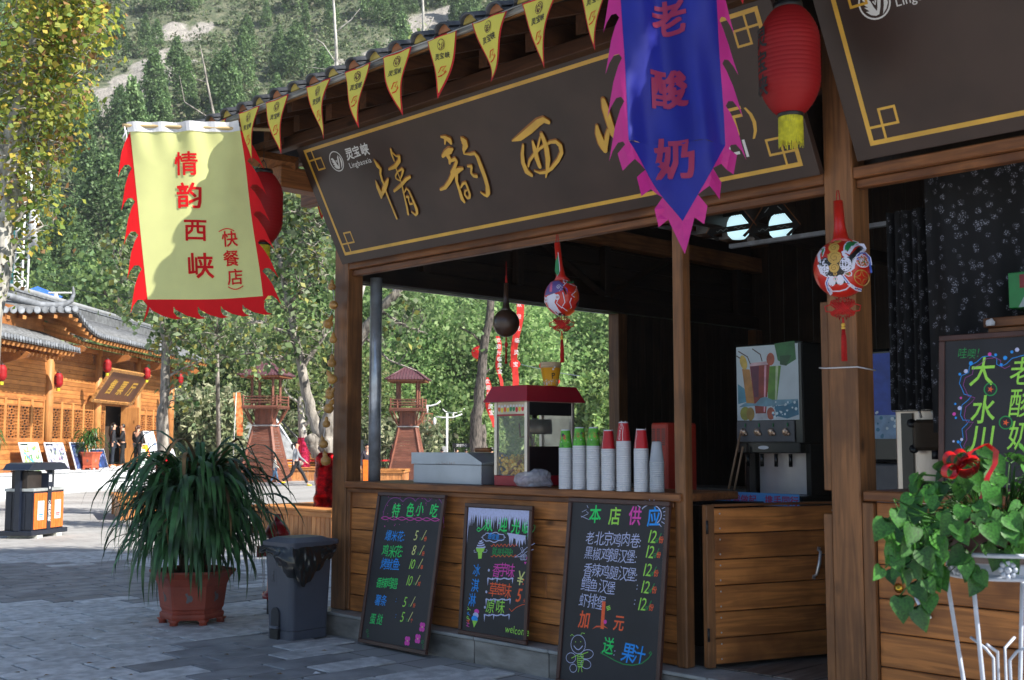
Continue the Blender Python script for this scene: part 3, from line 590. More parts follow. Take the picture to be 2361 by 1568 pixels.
for i, (ch, c) in enumerate(zip('HAPPY', ('pink', 'orange', 'lime', 'blue', 'lime'))): F.t(ch, *q(58+i*3, 1110-i*33), .052, ck[c], .004, rot=pi/2-.1)
for cx, cy, r, c in ((124, 972, .026, 'pink'), (116, 1005, .03, 'white'), (106, 1035, .034, 'blue')): F.disc(*F.at(*q(cx, cy)), r, ck[c], 12, r*.7)
F.poly([F.at(*q(*p)) for p in ((86, 1048), (132, 1053), (100, 1112))], ck['lime']); F.build('chalk_flavours', root, MF)
# board 3
root, wd, hh, MW, MF = chalkboard('largest chalkboard with the burger price list, rightmost of the three before the counter', (1285, 1612), (1522, 1650), (1334, 1148), .03, .165, .0)
F = writer(MW)
for ch, x, y, c in (('本', 1100, 190, 'green'), ('店', 1268, 195, 'lime'), ('供', 1440, 208, 'pink'), ('应', 1605, 212, 'blue')): F.t(ch, *q(x, y), .125, ck[c], .02, shear=.08)
F.st([q(1640+92*cos(R(a)), 130-88*sin(R(a))) for a in range(-55, 150, 10)], .006, ck['white'])
for a in range(-50, 150, 16): F.st([q(1640+112*cos(R(a)), 130-105*sin(R(a))), q(1640+145*cos(R(a)), 130-135*sin(R(a)))], .004, ck['white'])
for p in (((1035, 150), (1095, 120)), ((1040, 105), (1080, 85)), ((1032, 140), (1105, 172)), ((1085, 45), (1095, 70)), ((1080, 100), (1098, 115))): F.st([q(*p[0]), q(*p[1])], .003, ck['white'])
F.build('chalk_heading', root, MF)
for body, x, y, h, px, py, cx in (('老北京鸡肉卷:', 1068, 372, .098, 1595, 368, 0), ('黑椒鸡腿汉堡:', 1055, 505, .093, 1575, 500, 0), ('香辣鸡腿汉堡:', 1045, 655, .096, 1552, 658, 0), ('鳕鱼汉堡', 1025, 782, .096, 1535, 805, 1520), ('虾排堡', 1008, 915, .096, 1508, 955, 1498)):
    F = writer(MW); F.t(body, *q(x, y), h, ck['white'], -.008, gap=.92)
    if cx: F.t(':', *q(cx-8, y), .07, ck['white'])
    F.build('chalk_dish_name', root, MF); F = writer(MW); F.t('12', *q(px, py), .112, ck['lime'], .0, shear=.2, jit=.06); F.t('元', *q(px+78, py), .03, ck['dgreen'], .01); F.st([q(px+98, py+5), q(px+138, py-78)], .005, ck['dgreen']); F.t('份', *q(px+112, py), .043, ck['orange'], .02); F.build('chalk_price', root, MF)
F = writer(MW); F.t('加', *q(1005, 1090), .115, ck['orange'], .02); F.t('1', *q(1165, 1110), .24, ck['orange'], .03, shear=0, jit=0); F.poly([F.at(*q(*p)) for p in ((1130, 1125), (1165, 1096), (1235, 1096), (1270, 1122), (1235, 1108), (1165, 1108))], ck['orange']); F.t('元', *q(1308, 1125), .11, ck['orange'], .02)
for k in range(3): F.st([q(1252+k*4, 935+k*13), q(1285+k*3, 922+k*13)], .006, ck['lime'])
F.disc(*F.at(*q(1243, 1062)), .014, ck['pink'], 8); F.build('chalk_offer', root, MF); F = writer(MW)
F.t('送', *q(1212, 1325), .115, ck['green'], .01); F.t(':', *q(1312, 1350), .07, ck['white']); F.t('果汁', *q(1372, 1390), .125, ck['blue'], .012, gap=.9)
F.st([q(*p) for p in ((1202, 1330), (1260, 1360), (1330, 1400), (1400, 1430), (1480, 1440), (1560, 1425), (1620, 1380), (1650, 1335), (1640, 1322), (1625, 1335), (1640, 1345))], .006, ck['dgreen']); F.build('chalk_offer', root, MF)
F = writer(MW); W_, L_ = ck['white'], ck['lime']; el = lambda cx, cy, rx, ry, m, rot=0: F.st([q(cx+rx*cos(R(a))*cos(rot)-ry*sin(R(a))*sin(rot), cy+rx*cos(R(a))*sin(rot)+ry*sin(R(a))*cos(rot)) for a in range(0, 360, 20)], .004, m, True)
el(1008, 1258, 63, 82, W_); F.st([q(970+76*i/8, 1270+34*sin(pi*i/8)) for i in range(9)], .006, W_); el(1085, 1345, 55, 40, W_, -.2); el(1075, 1430, 45, 38, W_, .5); el(945, 1375, 42, 44, W_); el(965, 1465, 30, 36, W_)
for k in range(7): F.st([q(1003, 1350+k*17), q(1050, 1345+k*17)], .005, L_)
F.st([q(*p) for p in ((1005, 1345), (1000, 1400), (1008, 1455), (1040, 1455), (1055, 1400), (1050, 1345))], .004, L_); F.st([q(1040, 1345), q(1095, 1325)], .005, L_); F.st([q(1005, 1350), q(950, 1378)], .005, L_)
F.st([q(1030, 1178), q(1040, 1158), q(1065, 1163)], .004, L_); F.st([q(970, 1185), q(955, 1170), q(940, 1185)], .004, L_)
for x in (985, 1030): F.disc(*F.at(*q(x, 1235)), .004, L_, 6)
F.st([q(1018, 1458), q(1008, 1500)], .005, L_); F.st([q(1035, 1458), q(1042, 1500)], .005, L_); F.build('chalk_bee', root, MF)
# board 4, on the right counter
root, wd, hh, MW, MF = chalkboard('black chalkboard behind the trailing plant with big green yoghurt lettering', (2165, 1095), (2560, 1130), (2182, 775), .23, .30, 1.307)
q = zz(3072, 1360, 2.3057); F = writer(MW)
for ch, x, y in (('大', 1850, 400), ('水', 1860, 745), ('川', 1850, 1015)): F = writer(MW); F.t(ch, *q(x, y), .155, ck['lime'], .012, jit=.05); F.build('chalk_heading', root, MF)
for ch, x, y in (('老', 2215, 400), ('酸', 2205, 690), ('奶', 2195, 990)): F = writer(MW); F.t(ch, *q(x, y), .155, ck['lime'], .006, jit=.05); F.build('chalk_heading', root, MF)
F = writer(MW); F.t('哇噢!', *q(1745, 165), .06, ck['dgreen'], -.01)
for x, y in ((2052, 455), (2193, 762)):
    cx, cy = F.at(*q(x, y)); F.stroke(arc(cx, cy, .032, 0, 360, 20)[:-1], .006, ck['dgreen'], True); F.poly([(cx+(.017 if k % 2 == 0 else .007)*cos(pi*k/5), cy+(.017 if k % 2 == 0 else .007)*sin(pi*k/5)) for k in range(10)], ck['orange'])
line = [(1790, 1000), (1770, 960), (1800, 900), (1790, 820), (1830, 780), (1860, 740), (1800, 740), (1775, 690), (1790, 600), (1850, 550), (1875, 515), (1810, 500), (1790, 450), (1765, 400), (1785, 330), (1850, 300), (1860, 240), (1930, 200), (1980, 155), (2060, 145), (2110, 170), (2110, 225), (2150, 245), (2200, 220), (2250, 170), (2361, 140)]
F.st([q(*p) for p in line], .0035, ck['blue']); F.st([q(x+35, y+18) for x, y in line[:-2]], .003, ck['purple'])
for x, y, r, c in ((2298, 90, 7, 'white'), (2188, 165, 7, 'blue'), (2250, 110, 5, 'blue'), (2045, 132, 6, 'pink'), (2100, 138, 5, 'blue'), (1872, 215, 7, 'blue'), (1825, 288, 7, 'white'), (1770, 316, 5, 'blue'), (1780, 535, 4, 'pink'), (1728, 590, 4, 'blue'), (1768, 628, 7, 'white'), (1717, 683, 6, 'pink'), (1733, 718, 4, 'blue'), (1712, 935, 4, 'white'), (1787, 918, 5, 'white'), (1755, 940, 5, 'blue'), (2152, 228, 5, 'blue')): F.disc(*F.at(*q(x, y)), r*.0016, ck[c], 8)
F.build('chalk_bubbles', root, MF)
# ================================================================ BANNERS
ycl = mat('yellow green cloth', rgb('f2f4a8'), .75, var=.02, sss=.5, spec=.2); rcl = mat('red cloth', rgb('e01c22'), .7, var=.04, sss=.25, spec=.2); wcl = mat('white cloth', (.75, .75, .78), .8, var=.02, sss=.2)
bcl = mat('blue satin', (.015, .022, .30), .5, var=.04, spec=.4, sss=.2); pcl = mat('pink satin', (.62, .03, .27), .5, var=.05, spec=.4, sss=.2); tcl = mat('crimson print', (.30, .018, .075), .6, var=.03)
def banner(root, C, wv, W_, H_, cloth, fr, teethL, teethB, teethR, point=False, tooth=.13):
    """C: top left, top right, bottom left, bottom right in space; W_,H_ cloth size"""
    TL, TR, BL, BR = C; nrm = (TR-TL).cross(BL-TL).normalized()
    if nrm.y > 0: nrm = -nrm
    o = root.location.copy()
    def fn(x, y, h): u, v = x/W_, 1-y/H_; p = TL*(1-u)*(1-v)+TR*u*(1-v)+BL*(1-u)*v+BR*u*v; return p-o+nrm*(wv(u, v)+h)
    F = Flat()
    N1, N2 = 48, 64
    if point: F.poly([(0, 0), (W_*.5, -H_*.30), (W_, 0)], cloth)
    F.v += [(W_*i/N1, H_*j/N2, 0) for j in range(N2+1) for i in range(N1+1)]; o_ = len(F.v)-(N1+1)*(N2+1)
    if cloth not in F.mats: F.mats.append(cloth)
    for j in range(N2):
        for i in range(N1): F.f.append([o_+j*(N1+1)+i, o_+j*(N1+1)+i+1, o_+(j+1)*(N1+1)+i+1, o_+(j+1)*(N1+1)+i]); F.m.append(0)
    c = F.build('cloth', root, fn=fn, sub=.09)
    for p in c.data.polygons: p.use_smooth = True
    F = Flat(); d = H_/teethL if teethL else 0
    def tooth_side(y, sgn, x0, d, w): # hooked flame pointing outwards and down
        P = [(0, 0), (.35, -.28), (.62, -.62), (.80, -1.0), (.98, -1.38), (.78, -1.16), (.52, -1.0), (.28, -1.0), (.12, -1.12), (0, -1.2)]
        F.poly([(x0+sgn*a*w, y+b*d) for a, b in P][::(1 if sgn < 0 else -1)], fr)
    for i in range(teethL):
        y = H_-d*i; tooth_side(y, -1, 0, d, tooth)
    dr = H_/teethR if teethR else 0
    for i in range(teethR): tooth_side(H_-dr*i, 1, W_, dr, tooth)
    if teethB:
        db = W_/teethB; F.rect(0, -tooth*.35, W_, 0, fr)
        for i in range(teethB):
            x = db*i; P = [(0, -.3), (.1, -.55), (.5, -.85), (1.0, -1.05), (1.32, -1.02), (1.1, -.9), (1.0, -.7), (1.02, -.4), (1.1, -.3)]
            F.poly([(x+a*db, b*tooth) for a, b in P], fr)
        F.poly([(0, 0), (-.05*tooth, -.3*tooth), (-.35*tooth, -1.2*tooth), (-.1*tooth, -.8*tooth), (.1*tooth, -.3*tooth)], fr)
    if point:
        Pm = (W_*.5, -H_*.30); tip = (W_*.5, -H_*.30-tooth*1.7)
        for sg, x0 in ((-1, 0), (1, W_)):
            for k in range(3):
                a = k/3.; b = (k+1)/3.; pa = (x0+(Pm[0]-x0)*a, Pm[1]*a); pb = (x0+(Pm[0]-x0)*b, Pm[1]*b)
                if k < 2: F.poly([pa, (pa[0]+sg*tooth*.55, pa[1]-tooth*.55), (pa[0]+sg*tooth*.35, pa[1]-tooth*1.5), (pa[0]+(pb[0]-pa[0])*.45+sg*.01, pa[1]-tooth*.95), pb, (pb[0], pb[1]+.001)], fr)
                else: F.poly([pa, (pa[0]+sg*tooth*.45, pa[1]-tooth*.6), (pa[0]+sg*tooth*.25, pa[1]-tooth*1.5), (pa[0]-sg*.02, pa[1]-tooth*1.15), tip, pb], fr)
    F.build('flame_fringe', root, fn=lambda x, y, h: fn(x, y, h-.002), sub=.06)
    return fn
C = [atY(300, 303, 8.7), atY(556, 303, 8.7), atY(343, 692, 8.66), atY(608, 684, 8.68)]
root = thing('banner', 'yellow green banner with red flame edge and four large red characters', 'banner', C[0])
wv = lambda u, v: .035*sin(u*5+v*2.2)*v+.048*sin((u-1)*14*(1-.55*v)+1.2)*max(0, 1-abs(v-.35)*1.2)*u+.012*sin(u*26)*max(0, 1-v*5)+.02*sin(v*9+u*3)*u
fn = banner(root, C, wv, .84, 1.24, ycl, rcl, 5, 5, 6, tooth=.135)
o = C[0]; l = lambda p: p-o
F = Flat(); F.rect(-.02, 1.235, .84, 1.31, wcl); F.build('sleeve', root, fn=lambda x, y, h: fn(x, y, .006), sub=.05)
MB().tube([l(atY(283, 289, 8.7)), l(atY(300, 290, 8.7)), l(atY(560, 297, 8.7)), l(atY(640, 300, 8.7))], .014, mat('bamboo pole', (.55, .4, .2), .5)).build('pole', root)
b = MB(); b.tube([l(atY(u, v, 8.69)) for u, v in ((287, 292), (289, 305), (283, 318), (288, 326), (292, 316), (290, 300))], .006, wcl, n=5); b.build('tie', root)
U = lambda u, v: ((u-300-43*(v-303)/389.)/256.*.84, 1.24*(1-(v-303)/388.))
for ch, u, v, h in (('情', 402, 402, .185), ('韵', 406, 478, .20), ('西', 422, 554, .175), ('峡', 428, 638, .195)): x, y = U(u, v); F = Flat(); F.text(ch, x, y, h, rcl, .014, shear=.10); F.build('lettering', root, fn=lambda x, y, h: fn(x, y, .007+h*.1), sub=.02)
F = Flat()
for ch, u, v, h in (('快', 506, 569, .125), ('餐', 508, 614, .125), ('店', 516, 657, .125)): x, y = U(u, v); F.text(ch, x, y, h, rcl, .01, shear=.06)
F.stroke([U(499+x*36, 537-7*sin(pi*x)) for x in [i/8 for i in range(9)]], .007, rcl); F.stroke([U(517+x*36, 664+7*sin(pi*x)) for x in [i/8 for i in range(9)]], .007, rcl)
F.build('small_lettering', root, fn=lambda x, y, h: fn(x, y, .007+h*.1), sub=.02)
Yb = 5.5
C = [atY(1418, -260, Yb), atY(1634, -260, Yb), atY(1447, 330, Yb), atY(1676, 330, Yb)]
root = thing('banner', 'blue satin banner with pink flame edge and dark pink characters, hanging before the signboard', 'banner', C[0])
wv = lambda u, v: .045*sin(u*9+v*1.5)+.018*sin(u*17-v*5)*v+.012*sin(v*11+u*4)
fn = banner(root, C, wv, .46, 1.20, bcl, pcl, 6, 0, 6, point=True, tooth=.088)
U = lambda u, v: ((u-1418-29*(v+260)/590.)/(216+13*(v+260)/590.)*.46, 1.20*(1-(v+260)/590.))
for ch, u, v, h in (('老', 1505, 75, .175), ('酸', 1502, 238, .185), ('奶', 1512, 402, .20)): x, y = U(u, v); F = Flat(); F.text(ch, x, y, h, tcl, .028, sx=.92); F.build('lettering', root, fn=lambda x, y, h: fn(x, y, .006+h*.1), sub=.01)
o = C[0]
MB().tube([l(C[0])+Vector((-.12, 0, .02)), l(C[1])+Vector((.5, .25, .02))], .012, mat('bamboo pole', (.5, .4, .2))).build('pole', root)
# ================================================================ LANTERNS
red_p = mat('red lantern cloth', rgb('ac1016'), .6, var=.06, sss=.3, scale=3); yel_f = mat('yellow fringe', rgb('d8cf2c'), .7, var=.15, scale=30); ink = mat('black print', (.01, .01, .01), .6)
def lantern_meshes(r, h, ribs=22, text=None, fr=.16):
    out = []; b = MB(); prof = []; n = ribs*3
    for i in range(n+1):
        z = -h/2+h*i/n; a = max(0, min(1, (h/2-abs(z))/(.33*h))); base = r*(.42+.58*math.sin(a*pi/2)**.75) if a < 1 else r
        prof.append((base*(1+.012*cos(2*pi*i/3)), z))
    b.lathe(prof, m=red_p, n=32); out.append(('paper_body', b.mesh('paper_body')))
    b = MB(); b.lathe([(r*.46, 0), (r*.48, .012), (r*.46, .035)], (0, 0, h/2-.008), black, 24); out.append(('top_cap', b.mesh('top_cap')))
    b = MB(); b.lathe([(r*.42, 0), (r*.44, -.012), (r*.43, -.026)], (0, 0, -h/2+.008), black, 24); out.append(('bottom_cap', b.mesh('bottom_cap')))
    b = MB(); rr = random.Random(3)
    for k in range(46):
        a = 2*pi*k/46; q = r*.40; L = h*fr*rr.uniform(.85, 1.1)*(1.6 if h > .4 else 1); da = .06
        b.add([(q*cos(a-da), q*sin(a-da), -h/2-.01), (q*cos(a+da), q*sin(a+da), -h/2-.01), (q*1.02*cos(a+da*.8), q*1.02*sin(a+da*.8), -h/2-.02-L), (q*1.02*cos(a-da*.8), q*1.02*sin(a-da*.8), -h/2-.02-L)], [(0, 1, 2, 3)], yel_f)
    out.append(('fringe', b.mesh('fringe')))
    b = MB()
    for k in range(3): a = 2*pi*k/3; b.tube([(r*.4*cos(a), r*.4*sin(a), h/2+.02), (r*.2*cos(a), r*.2*sin(a), h/2+.07), (0, 0, h/2+.11)], .0028, black, n=4)
    b.tube([(0, 0, h/2+.10), (0, 0, h/2+.22)], .003, black, n=4); out.append(('hanging_cord', b.mesh('hanging_cord')))
    return out
def lantern(label, loc, r, h, rot=0, text=None, group=None, ms=None, tsz=.09):
    root = thing('red_lantern', label, 'lantern', loc, rot, group)
    for n_, me in ms or lantern_meshes(r, h): link(n_, me, root)
    if text:
        F = Flat(); F.text(text, -tsz/2, (len(text)/2-1)*tsz*1.05, tsz, ink, .015, vert=True, gap=1.05)
        F.build('black_lettering', root, fn=lambda x, y, z: Vector((sin(x/r)*(r*1.02+z), -cos(x/r)*(r*1.02+z), y)), sub=.03)
    return root
big = lantern_meshes(.155, .555, 24)
lantern('large red cloth lantern with yellow fringe hanging before the signboards', atY(1820, 141, 5.80), .155, .555, R(-78), '灵宝峡', ms=big, tsz=.12)
lantern('red lantern with yellow fringe half hidden behind the yellow banner', atY(606, 480, 8.98), .155, .555, R(-50), '灵宝峡', ms=big, tsz=.12)
# ================================================================ PENNANTS
pen_y = mat('pennant yellow', rgb("e2d65a"), .75, var=.03, sss=.2); pen_r = mat('pennant red', rgb('d02026'), .7, sss=.2); pen_k = mat('pennant brown print', rgb('5a2a10'), .7)
def pennant_set(parent, s, t, z, k, rot=0.):
    rr = random.Random(k*3+1); W_, H_ = .305, .41; g0 = link('pennant', None, parent, (s, t, z), rot)
    tw = rr.uniform(-.5, .5); am = rr.uniform(.02, .05); ph = rr.uniform(0, 6)
    def fn(x, y, h): v = -y/H_; a = tw*v; cx = x*(1-.18*abs(tw)); return Vector((cx*cos(a)+.02*sin(v*3+ph)*v, -h+cx*sin(a)+am*sin(v*4.5+ph)*v-am*.4*cos(x*26+ph)*.4, y))
    F = Flat(); F.poly([(-W_/2, 0), (W_/2, 0), (0, -H_)], pen_r); 
    F.build('edging', g0, fn=fn, sub=.025); F = Flat(); F.poly([(-W_/2+.014, -.010), (W_/2-.014, -.010), (0, -H_+.035)], pen_y); F.build('cloth', g0, fn=lambda x, y, h: fn(x, y, .003), sub=.025)
    F = Flat(); F.poly([(-W_/2+.014, -.010), (0, -H_+.035), (W_/2-.014, -.010)], pen_y); F.build('cloth_back', g0, fn=lambda x, y, h: fn(x, y, -.003), sub=.025)
    F = Flat(); emblem(F, 0, -.062, .036, pen_k, pen_y); F.text("灵宝峡", -.066, -.148, .044, ink, .012, jit=.2); F.stroke([(-.03, -.24), (-.01, -.205), (.03, -.202), (0, -.23), (.035, -.24), (.0, -.262), (-.03, -.265)], .007, rcl); F.stroke([(-.015, -.262), (.012, -.255), (.03, -.228)], .004, rcl)
    F.build('print', g0, fn=lambda x, y, h: fn(x, y, .0055+h), sub=.02)
    return g0
root = kthing('pennant_string', 'string of yellow triangular pennants with red edges along the front eave', 'bunting', 0, 0, 0)
MB().tube([(HS+.1+i*.4, HT-.045-.004*(i % 2), 4.085-.008*abs(sin(i*.9))) for i in range(21)], .004, grey_w, n=5).build('cord', root)
for k, (u, v) in enumerate(((430, 300), (500, 292), (575, 250), (640, 215), (735, 187), (825, 150), (917, 118), (1018, 82), (1128, 42), (1245, -5), (1372, -50), (1520, -90), (1700, -150), (1900, -210))):
    p = pt(u, v, HT-.05); pennant_set(root, p.x, HT-.05, 4.08, k)
root = kthing('pennant_string', 'string of yellow pennants along the side eave behind the red lantern', 'bunting', 0, 0, 0)
MB().tube([(HS-.03, HT+i*.5, 4.03) for i in range(17)], .004, grey_w, n=5).build('cord', root)
for k in range(7): pennant_set(root, HS-.035, -.62+k*.55, 4.03, k+40, R(90) if k % 2 else R(70))
# ================================================================ GOURDS
or_red = mat('painted red gourd', rgb('c8281c'), .3, var=.04, coat=.3); or_or = mat('painted orange', rgb('d4551c'), .35, var=.04); g_gold = mat('painted gold', rgb('c8a050'), .4); g_green = mat('painted green', rgb('1f8048'), .4); g_blue = mat('painted blue', rgb('4a68c8'), .4); g_white = mat('painted white', rgb('dcdcf0'), .4, var=.02); g_black = mat('painted black', (.01, .01, .012), .35); g_vio = mat('painted violet', rgb('6a5a9a'), .4); redk = mat('red knot cord', rgb('b8100e'), .7, var=.1, scale=60)
def knot_tassel(root, z, s=1.):
    b = MB()
    for i in range(5):
        for sg in (-1, 1):
            a = (i-2)*.011*s; b.tube([(a-sg*.028*s, -.004*(i % 2), z-.045*s-.028*s*1), (a, -.004, z-.045*s), (a+sg*.028*s, -.004*((i+1) % 2), z-.045*s+.028*s)], .0038*s, redk, n=5)
    for sg in (-1, 1):
        b.tube([(sg*.030*s, 0, z-.045*s), (sg*.052*s, 0, z-.028*s), (sg*.075*s, 0, z-.036*s), (sg*.070*s, 0, z-.058*s), (sg*.045*s, 0, z-.060*s), (sg*.028*s, 0, z-.050*s)], .003*s, redk, n=5)
        for k in range(4): x = sg*(.008+.011*k)*s; b.tube([(x, 0, z-.012*s), (x+sg*.006*s, 0, z+.006*s-k*.006*s), (x+sg*.010*s, 0, z-.016*s-k*.004*s)], .003*s, redk, n=4); b.tube([(x, 0, z-.078*s), (x+sg*.006*s, 0, z-.096*s+k*.008*s), (x+sg*.010*s, 0, z-.074*s+k*.004*s)], .003*s, redk, n=4)
    b.build('endless_knot', root)
    b = MB(); b.tube([(0, 0, z+.02*s), (0, 0, z-.02*s)], .003*s, redk, n=5); b.tube([(0, 0, z-.085*s), (.002, 0, z-.115*s)], .005*s, redk, n=6); b.build('cord', root)
    b = MB(); b.sphere((0, 0, z-.118*s), .009*s, gold, 10, 6); b.sphere((0, 0, z-.131*s), .009*s, gold, 10, 6); b.build('bead', root)
    b = MB(); rr = random.Random(2)
    for k in range(26): a = 2*pi*k/26; q_ = .011*s*rr.uniform(.4, 1); b.tube([(q_*cos(a)*.5, q_*sin(a)*.5, z-.136*s), (q_*cos(a), q_*sin(a), z-.18*s), (q_*cos(a)*1.15, q_*sin(a)*1.15, z-.27*s-rr.random()*.008)], .0022*s, redk, n=3)
    b.build('tassel', root)
def gourd_surface(r, ry=1.06):
    def f(x, y, h): # x,y on the front of the bulb
        q_ = min(.985, (x/r)**2+(y/(r*ry))**2); return Vector((x*1.0, -(math.sqrt(max(.0, 1-q_))*r*1.01+h), y))
    return f
def gourd_base(root, r, neck, m, bend=.0):
    b = MB(); prof = [(r*sin(pi*i/18), -r*1.06*cos(pi*i/18)) for i in range(0, 16)]
    b.lathe(prof, m=m, n=32, cap=False)
    z1 = -r*1.06*cos(pi*15/18); b.tube([(0, 0, z1-.004), (bend*.2, 0, z1+neck*.12), (bend*.5, 0, z1+neck*.4), (bend, 0, z1+neck)], [r*.5, r*.28, r*.20, r*.17], m, n=20); b.build('gourd_body', root)
    b = MB(); b.tube([(bend-.01, 0, z1+neck-.01), (bend-.004, 0, z1+neck+.06), (bend+.004, 0, z1+neck+.06), (bend+.012, 0, z1+neck-.01)], .003, redk, n=5); b.build('hanging_loop', root)
    return z1
# the big one on the corner post
p = pt(1945, 620, .06); r = .150
root = kthing('painted_gourd', 'large painted opera mask gourd with red knot tassel on the corner post', 'gourd', p.x, .04, p.z, R(28))
z1 = gourd_base(root, r, .235, or_red, -.01); f = gourd_surface(r)
F = Flat(); X = lambda x, y: ((x-665)/290.*r*1.0, -(y-895)/290.*r)  # from the enlarged view
FX = lambda P: [X(x, y) for x, y in P]
F.poly(FX([(500, 800), (560, 830), (640, 820), (720, 830), (780, 780), (840, 700), (872, 678), (895, 700), (850, 780), (790, 850), (770, 940), (700, 990), (660, 1010), (720, 1080), (540, 1100), (545, 1020), (500, 985), (450, 900), (440, 850)]), g_black)
for P, w_ in ((((740, 830), (700, 790), (690, 765), (720, 755), (745, 780), (790, 700), (840, 660), (890, 665), (905, 700), (860, 790), (800, 850), (785, 930), (730, 975), (680, 990)), .018), (((520, 860), (510, 830), (490, 830), (485, 870), (450, 830), (440, 760), (470, 700), (505, 680)), .016), (((440, 870), (470, 960), (520, 995), (560, 1005)), .016)): F.stroke(FX(P), w_*r/.15, g_white)
for P in (((700, 750), (705, 690), (735, 640), (790, 615), (840, 630), (790, 690), (750, 750)), ((470, 690), (500, 680), (505, 720), (480, 790))): F.poly(FX(P), g_green); F.stroke(FX(P), .006, g_white)
for x, y, q_ in ((715, 893, .030), (502, 930, .024)): cx, cy = X(x, y); F.disc(cx, cy, q_, g_white, 20, q_*1.25); F.disc(cx, cy, q_*.42, g_black, 14); F.disc(cx, cy, q_*.15, g_white, 8)
for x, y, q_ in ((635, 610, .022), (600, 705, .029), (605, 815, .036), (600, 925, .026), (608, 985, .010)): cx, cy = X(x, y); F.disc(cx, cy, q_, g_gold, 18); F.stroke(spiral(cx, cy, q_*.8, 1.6), .0022, mat('gold line', rgb('6a4a18'), .5))
for P in (((560, 660), (545, 640), (580, 640)), ((540, 780), (525, 765), (545, 820)), ((670, 780), (650, 760), (640, 800)), ((560, 900), (540, 905), (570, 940)), ((650, 880), (665, 860), (650, 930))): F.poly(FX(P), g_gold)
cx, cy = X(868, 1022); F.stroke(arc(cx, cy, .037, 0, 360, 22)[:-1], .005, g_gold, True); F.stroke([(cx+.036*cos(R(a))*(1 if k % 2 == 0 else .33), cy+.036*sin(R(a))*(1 if k % 2 == 0 else .33)) for k, a in enumerate(range(0, 360, 45))], .004, g_gold, True)
cx, cy = X(880, 855); F.disc(cx, cy, .036, g_white, 16); F.disc(cx, cy, .031, or_or, 16); F.disc(cx, cy, .025, g_green, 16); F.disc(cx-.006, cy+.006, .012, g_white, 12)
F.stroke(FX([(840, 850), (830, 810), (860, 770), (910, 760), (945, 800), (955, 900), (962, 960)]), .010, g_blue); F.stroke(FX([(832, 850), (822, 800), (860, 756), (915, 748), (958, 800), (968, 880)]), .005, g_white)
for sg, P in ((1, ((680, 1010), (740, 1090), (800, 1130), (860, 1140))), (-1, ((540, 1020), (515, 1070), (530, 1130), (560, 1175)))): F.stroke(FX(P), .016, g_white); F.stroke(FX(P), .006, g_blue)
F.poly(FX([(540, 1095), (735, 1080), (740, 1110), (710, 1135), (640, 1150), (570, 1150)]), or_red); F.stroke(FX([(540, 1105), (570, 1150), (640, 1155), (710, 1140), (745, 1110), (735, 1080)]), .006, g_white)
for x in (572, 655): cx, cy = X(x, 1050+(0 if x > 600 else 6)); F.disc(cx, cy, .020, g_white, 14, .026)
cx, cy = X(608, 1038); F.disc(cx, cy, .014, g_white, 14); F.disc(cx, cy, .011, or_or, 12); F.disc(cx, cy, .005, g_green, 8)
F.poly(FX([(690, 990), (760, 960), (778, 985), (770, 1015), (735, 1020)]), g_white); F.poly(FX([(700, 992), (758, 968), (768, 990), (760, 1010), (735, 1012)]), or_or); F.poly(FX([(700, 992), (740, 985), (745, 1005)]), g_green)
F.build('painted_mask', root, fn=lambda x, y, h: f(x, y, .0008+h*1.), sub=.02); knot_tassel(root, -r*1.06-.002, 1.25)
# the one hanging in the opening
p = pt(1295, 685, .22); r = .122
root = kthing('painted_gourd', 'painted red gourd with purple and white mask hanging in the serving opening', 'gourd', p.x, .22, p.z, R(40)); z1 = gourd_base(root, r, .27, or_red, -.03)
f = gourd_surface(r, 1.06); F = Flat(); X = lambda x, y: ((x-460)/168.*r, -(y-1170)/195.*r)
F.poly(FX([(300, 1160), (330, 1050), (380, 1000), (440, 1000), (490, 1050), (480, 1120), (400, 1150), (360, 1160)]), g_vio); F.poly(FX([(325, 1175), (400, 1150), (425, 1180), (400, 1250), (440, 1330), (480, 1380), (400, 1360), (350, 1290), (330, 1230)]), g_white)
F.poly(FX([(560, 1040), (600, 1050), (620, 1120), (615, 1200), (580, 1240), (590, 1180), (570, 1150), (605, 1100)]), or_or); F.poly(FX([(500, 1330), (560, 1300), (590, 1330), (540, 1380), (490, 1390)]), or_or)
for P in ([(450, 1130), (500, 1040), (480, 1000)], [(480, 1140), (500, 1250), (470, 1300), (520, 1340)], [(540, 1040), (605, 1060), (600, 1120), (560, 1170), (590, 1190)], [(560, 1200), (545, 1250), (560, 1300), (545, 1310)], [(300, 1170), (345, 1290), (420, 1370), (500, 1380)], [(480, 990), (520, 1000), (505, 1040), (480, 1020)], [(410, 1160), (440, 1200), (420, 1260), (470, 1310)]): F.stroke(FX(P), .0055, g_white)
F.poly(FX([(478, 1090), (500, 1100), (520, 1160), (510, 1170)]), g_black); F.poly(FX([(495, 1070), (520, 1100), (530, 1150), (515, 1120)]), g_blue); F.poly(FX([(600, 1260), (630, 1200), (625, 1260), (605, 1300)]), g_black); F.poly(FX([(510, 1010), (580, 1000), (570, 1030), (520, 1035)]), g_green); F.poly(FX([(415, 1355), (520, 1365), (500, 1385), (440, 1380)]), g_black)
for x, y in ((430, 1195), (315, 1215)): cx, cy = X(x, y); F.disc(cx, cy, .015, g_white, 14, .020); F.disc(cx, cy, .010, or_or, 12); F.disc(cx, cy, .004, g_black, 8)
for k in range(5): cx, cy = X(365, 1020+k*24); F.disc(cx, cy, .011, mat('painted rose', rgb('d86a90'), .4), 10)
cx, cy = X(440, 1080); F.stroke(spiral(cx, cy, .018), .004, g_white); F.build('painted_mask', root, fn=lambda x, y, h: f(x, y, .0008+h), sub=.02)
